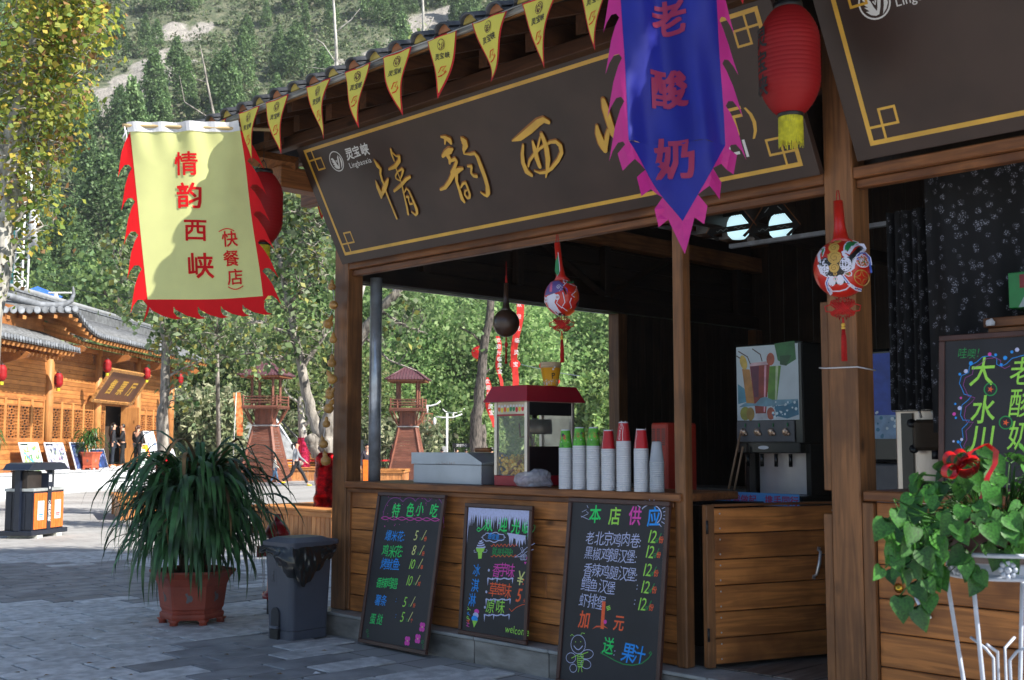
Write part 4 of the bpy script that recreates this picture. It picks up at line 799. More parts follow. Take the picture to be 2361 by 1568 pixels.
F = Flat(); F.poly([(-.030, .14), (-.012, .16), (-.020, .30), (-.04, .25), (-.045, .18)], g_green); F.stroke([(-.030, .14), (-.010, .18), (-.022, .31)], .004, g_white); F.build('painted_leaf', root, fn=lambda x, y, h: Vector((x, -.040+abs(x)*.3, y)))
knot_tassel(root, -r*1.06-.01, 1.15)
# dried ladle gourd and the string of small gourds
p = pt(1167, 745, .7); gm = mat('dark varnished gourd', (.06, .03, .018), .35, var=.3, scale=5, coat=.3)
root = kthing('gourd_ladle', 'dark brown dried gourd ladle hanging under the header', 'gourd', p.x, .7, p.z); z1 = gourd_base(root, .105, .22, gm)
b = MB(); b.tube([(0, 0, -.11), (0, 0, -.15)], .005, redk); b.sphere((0, 0, -.17), .018, redk, 10, 6, (1, .6, 1.3)); 
for k in range(12): b.tube([(.003*cos(k), .003*sin(k), -.18), (.008*cos(k*.5), .008*sin(k*.5), -.32)], .003, redk, n=3)
b.build('tassel', root); MB().tube([(0, 0, .30), (0, 0, 3.0-p.z)], .003, redk, n=5).build('hanging_cord', root)
sg = mat('tan small gourd', rgb('b88a4a'), .4, var=.12, scale=20, coat=.2, objrand=.12)
root = kthing('gourd_string', 'string of small tan gourds hanging down the left edge of the corner post', 'gourd string', 0, 0, 0)
b = MB(); b.lathe([(.003, -.048), (.026, -.040), (.034, -.02), (.030, .0), (.015, .014), (.017, .026), (.014, .038), (.004, .048), (.002, .060)], m=sg, n=14); gme = b.mesh('small_gourd'); pts = []
for k, (x, y, rot) in enumerate(((700, 1060, .3), (722, 1245, 2.), (675, 1400, .4), (712, 1548, 0), (700, 1760, .0), (692, 1910, .5), (680, 2030, -.5), (690, 2060, .6), (680, 2180, .4), (650, 2325, .0), (620, 2510, .3), (640, 2660, .1))):
    p = pt((1024+x/2.3057)/1.7349, (680+y/2.3057)/1.7349, .12); link('small_gourd', gme, root, (p.x, .12, p.z), (rot*.6, rot, k), 1.0+.15*(k % 3)); pts.append((p.x, .12, p.z+.03))
MB().tube([(-.33, .19, 2.9)]+pts, .003, wcl, n=4).build('cord', root)
root = kthing('twine', 'pale string tied around the corner post below the tassel', 'string'); zt = pt(1945, 847, .2).z
MB().tube([(4.335, .205, zt+.005), (4.38, .195, zt), (4.578, .195, zt-.002), (4.578, .39, zt-.012), (4.34, .39, zt), (4.335, .205, zt+.005)], .004, wcl, n=5).build('loop', root)
# ================================================================ ON THE COUNTER
CT = 1.253
pap = mat('white paper cup', (.72, .72, .75), .5, var=.02); gp = mat('green cup print', rgb('5fb53a'), .5, var=.15, scale=30); rp = mat('red cup print', rgb('b8121e'), .45, var=.04); mel = mat('melon red print', rgb('d8303a'), .5); navy = mat('dark berry print', rgb('253048'), .5); yp = mat('yellow print', rgb('e0c83a'), .5)
clear = mat('clear plastic', (.75, .78, .82), .12, var=.02, alpha=.38)
CH = .135; RB, RT = .047, .031
def cup_mesh(m):
    b = MB(); b.lathe([(RB, 0), (RB+.0022, .002), (RB+.0022, .0065), (RB-.001, .008), (RT, CH-.003), (RT-.002, CH), (RT-.004, CH-.004), (0, CH-.004)], m=m, n=22, cap=False); return b.mesh('paper_cup')
cw = cup_mesh(pap); cc = cup_mesh(clear)
def print_mesh(kind):
    F = Flat(); lo, hi = .010, CH-.008; w_ = .29; base = gp if kind == 'g' else rp
    F.v += [(w_*i/40, lo+(hi-lo)*j/2, 0) for j in range(3) for i in range(41)]; F.mats.append(base)
    for j in range(2):
        for i in range(40): F.f.append([j*41+i, j*41+i+1, (j+1)*41+i+1, (j+1)*41+i]); F.m.append(0)
    if kind == 'g':
        rr = random.Random(4)
        for k in range(6):
            x = .02+k*.047; F.disc(x, .095+rr.uniform(-.006, .01), .014, navy if k % 2 else mat('kiwi print', rgb('7a9a2a'), .5), 12); F.disc(x+.015, .082, .014, mel, 12, .017); F.disc(x+.022, .064, .009, yp, 10, .012); F.disc(x-.01, .05, .004, pap, 6); F.disc(x+.004, .022, .006, mat('dark green print', rgb('2c7a34'), .5), 8)
    else:
        for k in range(2):
            x = .05+k*.145; F.text('Cola Cola' if False else 'Coca Cola', x+.018, .014, .030, pap, .004, rot=pi/2, shear=.35); F.stroke([(x+.036, .012), (x+.034, .06), (x+.040, .10), (x+.030, .122)], .0035, pap)
    def fn(x, y, h): rr_ = (RB-.001)+(RT-RB+.001)*(y-.008)/(CH-.011)+.0006+h; a = 2*pi*x/w_; return Vector((sin(a)*rr_, -cos(a)*rr_, y))
    o = F.build('printed_sleeve', None, fn=fn, sub=.02); me = o.data; bpy.data.objects.remove(o); return me
pg, pr = print_mesh('g'), print_mesh('r')
st = [(497, 1034, 827, 'g', 'leftmost'), (625, 1012, 805, 'g', 'second'), (755, 1012, 805, 'g', 'third'), (892, 995, 830, 'r', 'fourth'), (1032, 925, 757, 'r', 'tallest'), (1195, 993, 822, 'r', 'sixth'), (1338, 1115, 937, 'c', 'clear')]
for x, yr, ytop, kind, nm in st:
    u = (2048+x/2.3057)/1.7349; vt = (1360+ytop/2.3057)/1.7349; p = pt(u, 1118, .235); zt = pt(u, vt, .235).z; n = max(4, round((zt-CH-CT)/.0118)); pitch = (zt-CH-CT)/n
    where = {'g': 'green fruit', 'r': 'red and white', 'c': 'clear'}[kind]
    grp = f'cups nested in the {nm} stack on the counter'
    for k in range(n+1):
        top = k == n
        lab = (f'clear plastic cup on top of the right end stack' if kind == 'c' else f'{where} patterned cup topping the {nm} cup stack') if top else (f'clear plastic cup nested in the right end stack on the counter' if kind == 'c' else f'white paper cup nested in the {nm} stack on the counter')
        r_ = link('paper_cup' if kind != 'c' else 'plastic_cup', cc if kind == 'c' else cw, None, K(p.x, .235, CT+.001+k*pitch), KR+R(20)+random.uniform(-.1, .1), label=lab, cat='cup', group=None if top else grp)
        if top and kind != 'c': link('printed_sleeve', pg if kind == 'g' else pr, r_, None, random.uniform(0, 6) if kind == 'g' else {892: .6, 1032: 1.6, 1195: .75}[x])
# food warmer box
p0 = pt(953, 1110, .33); p1 = pt(1109, 1110, .33); sst = mat('grey painted steel', rgb('a9b0bb'), .38, .5, var=.06, scale=4)
root = kthing('food_warmer', 'grey steel food warmer box with sloping lid on the counter', 'food warmer', p0.x, .33, CT); Wd = p1.x-p0.x
MB().box((0, 0, .001), (Wd, .34, .150), sst, bev=.004).build('body', root)
b = MB(); b.prism([(-.012, .152), (Wd+.02, .152), (Wd+.02, .168), (Wd-.14, .242), (-.012, .242)], -.012, .36, sst); b.build('lid', root)
F = Flat(); random.seed(4); rust = mat('rust stain', rgb('8a5a2c'), .8)
for k in range(12): x = .30+k*.018+random.uniform(-.01, .01); F.rect(x, .153, x+.004, .158+random.random()*.016, rust)
F.build('rust_marks', root, basis((0, -.0125, 0), (1, 0, 0), (0, 0, 1))); b = MB(); b.tube([(Wd-.22, .15, .262), (Wd-.06, .15, .262)], .018, wx, n=10); b.build('handle', root)
# black tray with sauce, between
b = MB(); b.lathe([(.06, 0), (.063, .01), (.060, .10), (.056, .10), (.056, .02)], m=steel, n=20); o = b.build('steel_pot', None, K(pt(1180, 1110, .45).x-.02, .45, CT), 0, label='small steel pot between the grey warmer and the popcorn machine', cat='pot')
# popcorn machine
p1 = pt(1215, 1060, .36); p0 = pt(1139, 1060, .36); dpt = ps(1325, 1050, p1.x).y-.36; Wd = p1.x-p0.x; zr = pt(1215, 925, .36).z-CT; zt = pt(1215, 897, .36).z-CT
root = kthing('popcorn_machine', 'red roofed glass popcorn machine full of yellow popcorn', 'popcorn machine', p0.x, .36, CT); redm = mat('red enamel', rgb('a01228'), .4, var=.05); alu = mat('pale aluminium', (.62, .56, .50), .35, .7, var=.04); inn = mat('popcorn machine inside panel', (.50, .47, .40), .3, .6)
D_ = dpt; g_ = mat('machine glass', (.8, .85, .8), .03, var=.01, alpha=.07)
MB().box((0, 0, .001), (Wd, D_, .075), redm, bev=.004).build('base', root)
for x, y in ((0, 0), (Wd-.028, 0), (0, D_-.028), (Wd-.028, D_-.028)): MB().box((x, y, .076), (x+.028, y+.028, zr), alu, bev=.002).build('corner_post', root)
b = MB(); o_ = .06; b.add([(-o_, -o_, zr), (Wd+o_, -o_, zr), (Wd+o_, D_+o_, zr), (-o_, D_+o_, zr), (-.01, -.01, zt+.03), (Wd+.01, -.01, zt+.03), (Wd+.01, D_+.01, zt+.03), (-.01, D_+.01, zt+.03)], [(0, 3, 2, 1), (4, 5, 6, 7), (0, 1, 5, 4), (1, 2, 6, 5), (2, 3, 7, 6), (3, 0, 4, 7)], redm); b.build('roof', root)
hb = zr-.09; MB().box((.03, .006, hb), (Wd-.03, .012, zr-.002), mat('cream panel', rgb('d8ccb0'), .5), 0).build('header_panel', root); MB().box((.03, .003, hb-.014), (Wd-.03, .014, hb-.001), redm).build('header_trim', root)
F = Flat(); random.seed(6)
for k in range(9):
    c_ = random.choice([mel, g_blue, yp, g_green, or_or]); x = .05+k*(Wd-.10)/8; F.disc(x, hb+.030+random.random()*.01, .014, c_, 10, .020); F.disc(x, hb+.056+random.random()*.008, .012, pap, 8, .010)
F.build('header_print', root, basis((0, .0055, 0), (1, 0, 0), (0, 0, 1)))
MB().box((.028, .006, .076), (Wd-.028, .010, hb-.016), g_).build('front_glass', root); MB().box((Wd-.010, .03, .30), (Wd-.006, D_-.03, zr-.12), g_).build('side_glass', root); MB().box((Wd-.012, .03, .076), (Wd-.004, D_-.03, .29), black, 0).build('side_door', root)
MB().box((Wd-.016, .03, zr-.10), (Wd-.006, D_-.03, zr-.004), black).build('side_header', root); MB().box((.03, D_-.012, .076), (Wd-.03, D_-.006, zr-.002), inn).build('back_panel', root); MB().box((.004, .03, .076), (.009, D_-.03, zr-.004), g_).build('side_glass', root)
MB().lathe([(.10, 0), (.105, .02), (.10, .11), (.0, .112)], (Wd*.62, D_*.5, .38), mat('kettle', (.12, .09, .06), .3, .8), 24).build('kettle', root); MB().tube([(Wd*.5, D_*.5, .49), (Wd*.5, D_*.5, zr-.02)], .02, black).build('kettle_hanger', root)
b = MB(); b.tube([(Wd*.62, .05, zr-.16), (Wd*.66, .05, zr-.26), (Wd*.82, .05, .36), (Wd*.86, .05, .30)], .006, wz, n=6); b.sphere((Wd*.88, .05, .27), .022, steel, 8, 6); b.build('ladle', root)
pc = mat('popcorn', rgb('f4d878'), .8, var=.25, scale=80, dark=rgb('d8901c')); b = MB(); rr = random.Random(9)
for k in range(900):
    x = rr.uniform(.03, Wd-.03); y = rr.uniform(.02, D_-.03); z = .085+rr.uniform(0, 1)*(.15-.09*(x/Wd)); b.sphere((x, y, z), rr.uniform(.009, .016), pc, 5, 3)
b.build('popcorn_heap', root, kind='stuff'); b = MB(); b.tube([(Wd*.4, .02, .09), (Wd*.75, .03, .19)], .011, wz, n=6); b.build('scoop_handle', root)
# popcorn bucket stack on the machine
pb = pt(1270, 893, .60); brim = mat('bucket rim', rgb('c8b090'), .6); ylw = mat('bucket yellow', rgb('e0a020'), .5, var=.04); zb = CT+zt+.031; ztop = pt(1270, 838, .60).z; hB = ztop-zb
for k in range(6):
    b = MB(); z_ = (hB*.78+k*hB*.044) if k else 0
    if k == 0: b.lathe([(.052, 0), (.075, hB*.78), (.078, hB*.79)], m=ylw, n=24, cap=False); b.lathe([(.0, .002), (.052, .001)], m=ylw, n=24, cap=False)
    else: b.lathe([(.0735, z_-hB*.03), (.0765, z_+hB*.01), (.079, z_+hB*.034), (.076, z_+hB*.042), (.073, z_+hB*.03)], m=brim, n=24, cap=False)
    o = b.build('popcorn_bucket', None, K(pb.x, .60, zb), KR+.3, label='yellow printed popcorn bucket holding the stack on the popcorn machine' if k == 0 else 'plain popcorn bucket rim nested in the yellow bucket', cat='bucket', group=None if k == 0 else 'nested popcorn buckets')
    if k == 0:
        F = Flat(); random.seed(3)
        for i in range(90): F.disc(random.uniform(0, .46), random.uniform(.006, .045), .006, brim if i % 3 else wcl, 6)
        F.text('P', .19, .05, .06, ink, .006, rot=.1); F.disc(.20, .12, .008, wcl, 8); F.disc(.21, .135, .007, wcl, 8)
        F.build('bucket_print', o, fn=lambda x, y, h: Vector((sin(x/.074-2)*((.052+.023*y/(hB*.78))+.0008+h), -cos(x/.074-2)*((.052+.023*y/(hB*.78))+.0008+h), y)), sub=.03)
# crumpled bag
def blob(name, loc, rad, m, seed, parent=None, sc_=(1, 1, 1), amp=.25, lv=3, **k):
    bm = bmesh.new(); bmesh.ops.create_icosphere(bm, subdivisions=lv, radius=rad)
    for v in bm.verts: n_ = noise.noise(v.co*(6/rad*.15)+Vector((seed*7,)*3))+.5*noise.noise(v.co*(14/rad*.15)+Vector((seed*3,)*3)); v.co *= 1+amp*n_; v.co = Vector((v.co.x*sc_[0], v.co.y*sc_[1], max(v.co.z*sc_[2], -rad*sc_[2]*.55)))
    me = bpy.data.meshes.new(name); bm.to_mesh(me); bm.free(); me.materials.append(m); return link(name, me, parent, loc, **k)
p = pt(1228, 1112, .30); bagm = mat('thin plastic bag', (.55, .55, .62), .18, var=.15, scale=25, alpha=.55, bump=.8, bscale=30)
blob('plastic_bag', K(p.x, .30, CT+.045), .085, bagm, 5, sc_=(1.55, .7, .85), amp=.5, label='crumpled clear plastic bag lying on the counter before the popcorn machine', cat='bag')
# steel pole
b = MB(); b.lathe([(.052, 0), (.052, 3.0-CT)], m=galv, n=24); b.build('steel_pole', None, K(pt(864, 1000, .45).x, .45, CT-.02), label='galvanised round steel pole standing at the left end of the counter', cat='pole')
# red ventilated box behind the cups
p = pt(1500, 975, 1.0); orr = mat('red orange plastic', rgb('b8301c'), .45, var=.05)
root = kthing('red_crate', 'red orange slotted plastic box behind the clear cups', 'box', p.x, 1.0, 1.14); hR = p.z-1.14
MB().box((0, 0, 0), (.15, .35, hR), orr, bev=.012).build('body', root)
F = Flat()
for i in range(3):
    for j in range(9): F.rect(.012+i*.045, hR-.05-j*.014, .042+i*.045, hR-.043-j*.014, black)
F.build('slots', root, basis((0, -.002, 0), (1, 0, 0), (0, 0, 1)))
# shelf under that box
MB().box((1.6, .92, .19), (2.95, 1.75, 1.138), wdark, bev=.004).build('prep_table', None, K(0, 0), KR, label='dark wooden prep table inside the stall behind the counter', cat='table')
# ================================================================ INSIDE THE STALL
blk = mat('glossy black housing', (.010, .010, .011), .25, var=.1); grym = mat('grey housing', (.10, .10, .11), .5)
root = kthing('juice_dispenser', 'black juice dispenser with a fruit drink picture and four taps', 'drink dispenser', 2.87, 1.5, 1.142); Wd, Hj = .52, pt(1695, 800, 1.5).z-1.142
MB().box((-.01, .002, Hj*.68-.35), (Wd+.03, .44, Hj+.01), blk, bev=.01).build('housing', root)
z0 = pt(1700, 970, 1.5).z-1.142; z1 = Hj-.005; poster = mat('poster sky', rgb('b8c4cc'), .35, var=.08, scale=3)
F = Flat(); hh = z1-z0; F.rect(0, 0, Wd, hh, poster)
sx = lambda x: (x-220)/590*Wd; sy = lambda y: (775-y)/690*hh
PP = lambda P: [(sx(x), sy(y)) for x, y in P]
cm = lambda n_, h_: mat('print '+n_, rgb(h_), .4, var=.12, scale=14)
F.poly(PP([(590, 75), (780, 60), (790, 230), (700, 280), (620, 230)]), cm('leaf green', '2c6a34')); F.poly(PP([(230, 430), (300, 480), (330, 600), (230, 620)]), cm('sea blue', '4a88a0')); F.poly(PP([(640, 190), (750, 190), (700, 285), (640, 270)]), cm('deep green', '1c4a20'))
F.poly(PP([(520, 280), (650, 280), (600, 640), (520, 640)]), cm('lime juice', '5a8a28')); F.poly(PP([(600, 280), (625, 280), (600, 620), (585, 620)]), cm('pale streak', 'b8c8a0'))
F.poly(PP([(275, 290), (350, 300), (395, 620), (315, 640)]), cm('amber juice', 'b07a3a')); F.disc(sx(290), sy(230), .030, cm('lemon', 'c8a848'), 16, .055, .3)
F.poly(PP([(350, 265), (545, 255), (500, 715), (400, 715)]), cm('red juice', '8a2a20')); F.poly(PP([(360, 275), (440, 270), (430, 560), (390, 560)]), cm('dark berry juice', '5a1838')); F.poly(PP([(350, 240), (545, 232), (545, 262), (350, 272)]), cm('foam', 'c8a8b0')); F.poly(PP([(492, 270), (512, 268), (490, 700), (478, 700)]), cm('pink straw', 'd898a8'))
for P in ([(240, 122), (330, 180), (358, 250)], [(378, 108), (455, 165), (472, 230)], [(222, 165), (258, 190)]): F.stroke(PP(P), .008, cm('brown straw', '4a2c24'))
F.disc(sx(552), sy(215), .034, cm('strawberry', 'a85038'), 14, .046); F.disc(sx(300), sy(710), .045, cm('lime fruit', '8a8a30'), 14, .05); F.disc(sx(350), sy(715), .035, cm('ochre fruit', '9a7a30'), 14, .048); F.disc(sx(545), sy(715), .034, cm('strawberry', 'a85038'), 12, .045)
F.poly(PP([(235, 650), (300, 610), (400, 620), (450, 570), (500, 560), (560, 590), (700, 590), (800, 590), (800, 640), (600, 640), (500, 650), (400, 640)]), cm('water', '6a94a8')); F.poly(PP([(580, 650), (700, 640), (800, 600), (805, 730), (700, 765), (600, 740)]), cm('deep water', '2c6a88'))
rr = random.Random(12)
for k in range(30): F.disc(sx(rr.uniform(560, 790)), sy(rr.uniform(610, 750)), rr.uniform(.004, .012), cm('ice white' if k % 2 else 'deep water', 'c8d8e0' if k % 2 else '2c6a88'), 7)
F.poly(PP([(395, 712), (510, 712), (520, 770), (385, 770)]), cm('glass foot', 'b8b8c0')); F.build('picture_panel', root, basis((.0, -.001, z0), (1, 0, 0), (0, 0, 1)))
MB().box((0, -.012, z0-.155), (Wd*.93, .002, z0-.004), grym, bev=.004).build('tap_panel', root)
for k in range(4):
    x = .06+k*.118; b = MB(); b.sphere((x, -.022, z0-.085), .026, mat('tap badge', rgb('c8a890'), .15, .5, var=.4, scale=60), 10, 7, (1, .35, 1.1)); b.sphere((x+.020, -.02, z0-.098), .018, mat('tap badge', (0, 0, 0)), 8, 6, (1, .4, .8)); b.sphere((x+.018, -.018, z0-.035), .010, g_green, 7, 5, (.6, .4, 1.5)); b.build('tap_badge', root)
    b = MB(); b.tube([(x+.02, .01, z0-.24), (x+.02, .01, z0-.33)], .014, blk, n=8); b.build('nozzle', root)
MB().box((-.0, .0, z0-.235), (Wd, .3, z0-.158), blk, bev=.006).build('head', root); F = Flat(); F.disc(Wd*.42, z0-.195, .045, pap, 18, .013); F.build('maker_plate', root, basis((0, -.0015, 0), (1, 0, 0), (0, 0, 1)))
MB().box((.05, .20, .06), (Wd-.02, .21, z0-.236), mat('backsplash', (.60, .56, .58), .25, .3, var=.05), 0).build('splash_back', root); MB().box((.0, .02, .001), (Wd, .42, .055), blk, bev=.006).build('drip_tray', root)
for x in (-.01, Wd-.02): MB().box((x, .1, .056), (x+.04, .4, z0-.158), blk, bev=.004).build('side_wall', root)
# sticks leaning beside it
for (u0, v0, u1, v1, nm) in ((1680, 1128, 1707, 1000, 'left'), (1693, 1130, 1713, 1030, 'right')):
    a, b_ = pt(u0, v0, 1.38), pt(u1, v1, 1.45); c = K(a.x, 1.38, a.z); b = MB(); b.tube([(0, 0, 0), K(b_.x, 1.45, b_.z)-c], .008, mat('pale stick', (.42, .25, .15), .6), n=6)
    b.build('wooden_stick', None, c, label=f'{nm} of two thin pale wooden sticks leaning against the juice dispenser', cat='stick')
# blue paper banner on the inner counter
p0, p1 = pt(1648, 1140, 1.17), pt(1843, 1143, 1.17); root = kthing('paper_banner', 'sky blue paper banner with pink characters taped along the inner counter', 'banner', p0.x, 1.17, pt(1648, 1160, 1.17).z)
bw = p1.x-p0.x; b = MB(); b.add([(0, 0, 0), (bw, 0, 0), (bw, 0, .080), (0, 0, .085)], [(0, 1, 2, 3)], mat('sky blue paper', rgb('5a9ad8'), .6, var=.04)); b.build('paper', root)
F = Flat(); F.text('从我做起', .085, .010, .066, mat('pink print', rgb('b83a6a'), .6), .02, gap=1.0); F.text('携手同行', .085+.33, .010, .066, mat('pink print', (0, 0, 0)), .02); F.build('lettering', root, basis((0, -.001, 0), (1, 0, 0), (0, 0, 1)))
p = pt(1590, 1165, 1.10); q_ = pt(1755, 1155, 1.10); MB().box((p.x-.05, 1.0, p.z-.06), (q_.x, 1.14, q_.z-.004), blk, bev=.006).build('black_tray', None, K(0, 0), KR, label='flat black tray in front of the blue paper banner', cat='tray')
# dark oven and freezer behind
root = kthing('oven', 'dark oven with three knobs behind the middle post', 'oven', 2.6, 2.3, 1.18); MB().box((0, 0, 0), (.75, .5, .62), blk, bev=.01).build('body', root)
for k in range(3): b = MB(); b.lathe([(.02, 0), (.02, .02), (0, .02)], m=grym, n=12); b.v = [(x, -z, y) for x, y, z in b.v]; b.build('knob', root, (.69, -.001, .42-k*.12))
MB().box((0, 0, 0), (.8, .6, .93), mat('grey freezer', (.10, .10, .11), .4), bev=.02).build('chest_freezer', None, K(2.35, 2.15, .19), KR, label='grey chest freezer standing below the oven', cat='freezer')
MB().box((0, 0, 0), (1.0, .7, .80), wdark, bev=.01).build('kitchen_cabinet', None, K(5.2, 1.5, .19), KR, label='dark low cabinet inside the right stall under the dispensers', cat='cabinet')
# ceiling lights with pierced diamond panels
lampm = mat('lit glass bowl', (.62, .92, 1.0), .4, var=.0, emit=.42); dia = mat('black pierced panel', (.008, .008, .009), .4)
for (u, v, nm) in ((1702, 522, 'left'), (1800, 520, 'right')):
    p = pt(u, v, 1.7); q1 = pt(u+50, v, 1.7); rr_ = (q1.x-p.x)*.60/1.0; root = kthing('ceiling_lamp', f'{nm} of two lit white bowl lamps behind pierced black diamond panels', 'lamp', p.x, 1.7, p.z); root.scale = (.74,)*3
    b = MB(); b.lathe([(0, -.13*1.0), (.07, -.128), (.105, -.09), (.118, -.04), (.118, .0), (.112, .04), (.09, .09), (.05, .12), (0, .13)], m=lampm, n=24, cap=False); b.build('glass_bowl', root)
    F = Flat(); S_ = .30; H_ = .33
    F.poly([(0, H_), (-S_, -.03), (-S_+.055, -.03), (0, H_-.065), (S_-.055, -.03), (S_, -.03)], dia); F.rect(-.24, -.052, .24, .005, dia); F.poly([(0, H_-.05), (-.13, .13), (.13, .13)], dia)
    for a in range(-4, 5): F.disc(a*.03, .125, .02, dia, 8)
    F.poly([(-S_, -.03), (-S_+.05, -.03), (-.14, -.11), (-.17, -.13)], dia); F.poly([(S_, -.03), (S_-.05, -.03), (.14, -.11), (.17, -.13)], dia)
    for sg in (-1, 1):
        F.stroke([(sg*.04+.0+x*.001, -.024+.010*sin(x*.09)) for x in range(0, 150*1, 10)][::1] if sg > 0 else [(-.04-x*.001, -.024+.010*sin(x*.09)) for x in range(0, 150, 10)], .006, mat('fretwork opening', (.30, .36, .36), .5)); F.stroke([(sg*.05, .19), (sg*.10, .145)], .010, mat('fretwork opening', (0, 0, 0)))
    F.build('pierced_panel', root, basis((0, -.13, -.02), (1, 0, 0), (0, 0, 1))); F = Flat(); F.stroke([(-S_-.01, -.06), (0, H_+.0), (S_+.01, -.06)], .009, wx); F.build('panel_edge', root, basis((0, -.132, .01), (1, 0, 0), (0, 0, 1)))
    MB().tube([(0, 0, .12), (0, 0, .55)], .008, black).build('stem', root)
# curtains -----------------------------------------------------------
def curtain_mat():
    m = bpy.data.materials.new('black flowered cotton'); m.use_nodes = True; n = m.node_tree; N = n.nodes; L = n.links; b = N['Principled BSDF']; b.inputs['Roughness'].default_value = .85
    tc = N.new('ShaderNodeTexCoord'); v1 = N.new('ShaderNodeTexVoronoi'); v1.inputs['Scale'].default_value = 20; v2 = N.new('ShaderNodeTexVoronoi'); v2.inputs['Scale'].default_value = 110
    L.new(tc.outputs['Object'], v1.inputs[0]); L.new(tc.outputs['Object'], v2.inputs[0]); a = N.new('ShaderNodeMapRange'); a.inputs[1].default_value = .30; a.inputs[2].default_value = .42; a.inputs[3].default_value = 1; a.inputs[4].default_value = 0; L.new(v1.outputs[0], a.inputs[0])
    c = N.new('ShaderNodeMapRange'); c.inputs[1].default_value = .28; c.inputs[2].default_value = .42; c.inputs[3].default_value = 1; c.inputs[4].default_value = .08; L.new(v2.outputs[0], c.inputs[0]); mu = N.new('ShaderNodeMath'); mu.operation = 'MULTIPLY'; L.new(a.outputs[0], mu.inputs[0]); L.new(c.outputs[0], mu.inputs[1])
    mx = N.new('ShaderNodeMix'); mx.data_type = 'RGBA'; mx.inputs[6].default_value = (.004, .004, .006, 1); mx.inputs[7].default_value = (.26, .27, .33, 1); L.new(mu.outputs[0], mx.inputs[0]); L.new(mx.outputs[2], b.inputs['Base Color']); return m
cum = curtain_mat()
def curtain(label, s0, s1, t0, t1, z0, z1, sd):
    b = MB(); n_ = 60; vs = []
    for j in range(9):
        z = z1+(z0-z1)*j/8
        for i in range(n_+1): u = i/n_; vs.append((s0+(s1-s0)*u, t0+(t1-t0)*u+.035*sin(u*38+sd)*(.5+j/12)+.02*sin(u*17+sd*2), z))
    b.add(vs, [(j*(n_+1)+i, (j+1)*(n_+1)+i, (j+1)*(n_+1)+i+1, j*(n_+1)+i+1) for j in range(8) for i in range(n_)], cum, True)
    b.build('curtain', None, K(0, 0), KR, label=label, cat='curtain')
curtain('wide black curtain with white flower print in the right stall', 4.83, 6.2, .50, 1.0, 1.62, 3.15, 1.); curtain('narrow black flowered curtain beside the corner post, behind the wide one', 4.55, 4.85, .62, .62, 1.75, 2.9, 3.)
# ice cream machine
p = pt(2057, 876, .85); root = kthing('ice_cream_machine', 'stainless steel soft ice cream machine with black levers', 'ice cream machine', p.x, .85, 1.0); Hh = p.z-1.0; stl = mat('warm steel', (.60, .52, .46), .33, .75, var=.08, scale=2, stretch=(6, 1, 1))
MB().box((-.4, -.05, -.8), (1.0, .8, -.001), wdark, .004).build('under_counter', None, K(p.x, .85, 1.0), KR, label='dark cupboard under the ice cream machine', cat='cupboard')
MB().box((0, .02, 0), (.52, .6, Hh), stl, bev=.01).build('body', root); MB().box((-.006, -.004, Hh+.001), (.53, .61, Hh+.03), steel, bev=.006).build('top_cap', root)
MB().box((.045, .006, .0), (.115, .019, Hh-.20), blk).build('dark_strip', root); MB().box((.0, -.012, Hh-.19), (.52, .018, Hh-.185), blk).build('seam', root)
F = Flat()
for j in range(5): F.rect(.07, Hh-.085-j*.017, .07+.11-(.02 if j % 2 else 0), Hh-.077-j*.017, mat('faded red print', rgb('b86a4a'), .6))
F.build('warning_label', root, basis((0, .0185, 0), (1, 0, 0), (0, 0, 1)))
MB().box((.15, -.07, Hh-.42), (.40, .018, Hh-.24), mat('brown acrylic', (.05, .035, .025), .15), bev=.02).build('dispensing_head', root)
for x in (.20, .28):
    b = MB(); b.tube([(x, -.05, Hh-.23), (x-.006, -.06, Hh-.19)], .008, steel); b.tube([(x-.006, -.06, Hh-.19), (x-.016, -.08, Hh-.01)], [.012, .016], black, n=10); b.sphere((x-.016, -.08, Hh-.01), .016, black, 10, 6); b.build('lever', root)
for x, z in ((.13, -.26), (.14, -.41)): b = MB(); b.lathe([(.022+.007*(k % 2), 0) for k in range(1)]+[(.026, .0), (.026, .02), (0, .022)], m=black, n=10); b.v = [(a, -c, d) for a, d, c in b.v]; b.build('star_knob', root, (x, -.02, Hh+z))
MB().tube([(.27, -.03, Hh-.42), (.27, -.03, Hh-.47)], .022, black).build('nozzle', root); MB().box((.16, -.08, .22), (.40, .018, .34), blk, bev=.01).build('drip_tray', root)
# slush dispenser partly behind the post, steel warmer with tools
p = pt(1905, 810, 1.2); root = kthing('slush_dispenser', 'black drink dispenser with a blue water picture mostly hidden by the corner post', 'drink dispenser', 3.98, 1.25, 1.142); z1 = p.z-1.142
MB().box((0, .012, .30), (.52, .5, z1), blk, bev=.02).build('housing', root); F = Flat(); F.rect(.02, .45, .47, z1-.03, cm('royal blue', '2040a0')); F.rect(.02, .45, .47, .60, cm('splash', '7a98b8')); F.text('O', .36, z1-.22, .12, cm('pale lettering', '8aa0c0'), -.01)
rr = random.Random(3)
for k in range(40): F.disc(rr.uniform(.03, .46), rr.uniform(.46, .62), rr.uniform(.004, .014), cm('ice white' if k % 2 else 'deep water', 'c8d8e0'), 7)
F.build('picture_panel', root, basis((0, .010, 0), (1, 0, 0), (0, 0, 1))); MB().box((.0, .02, .001), (.5, .45, .29), grym, bev=.01).build('base', root)
p = pt(2045, 960, 1.4); root = kthing('hot_display', 'steel warming cabinet with warm light and hanging tongs behind the corner post', 'warming cabinet', 4.62, 1.6, 1.0)
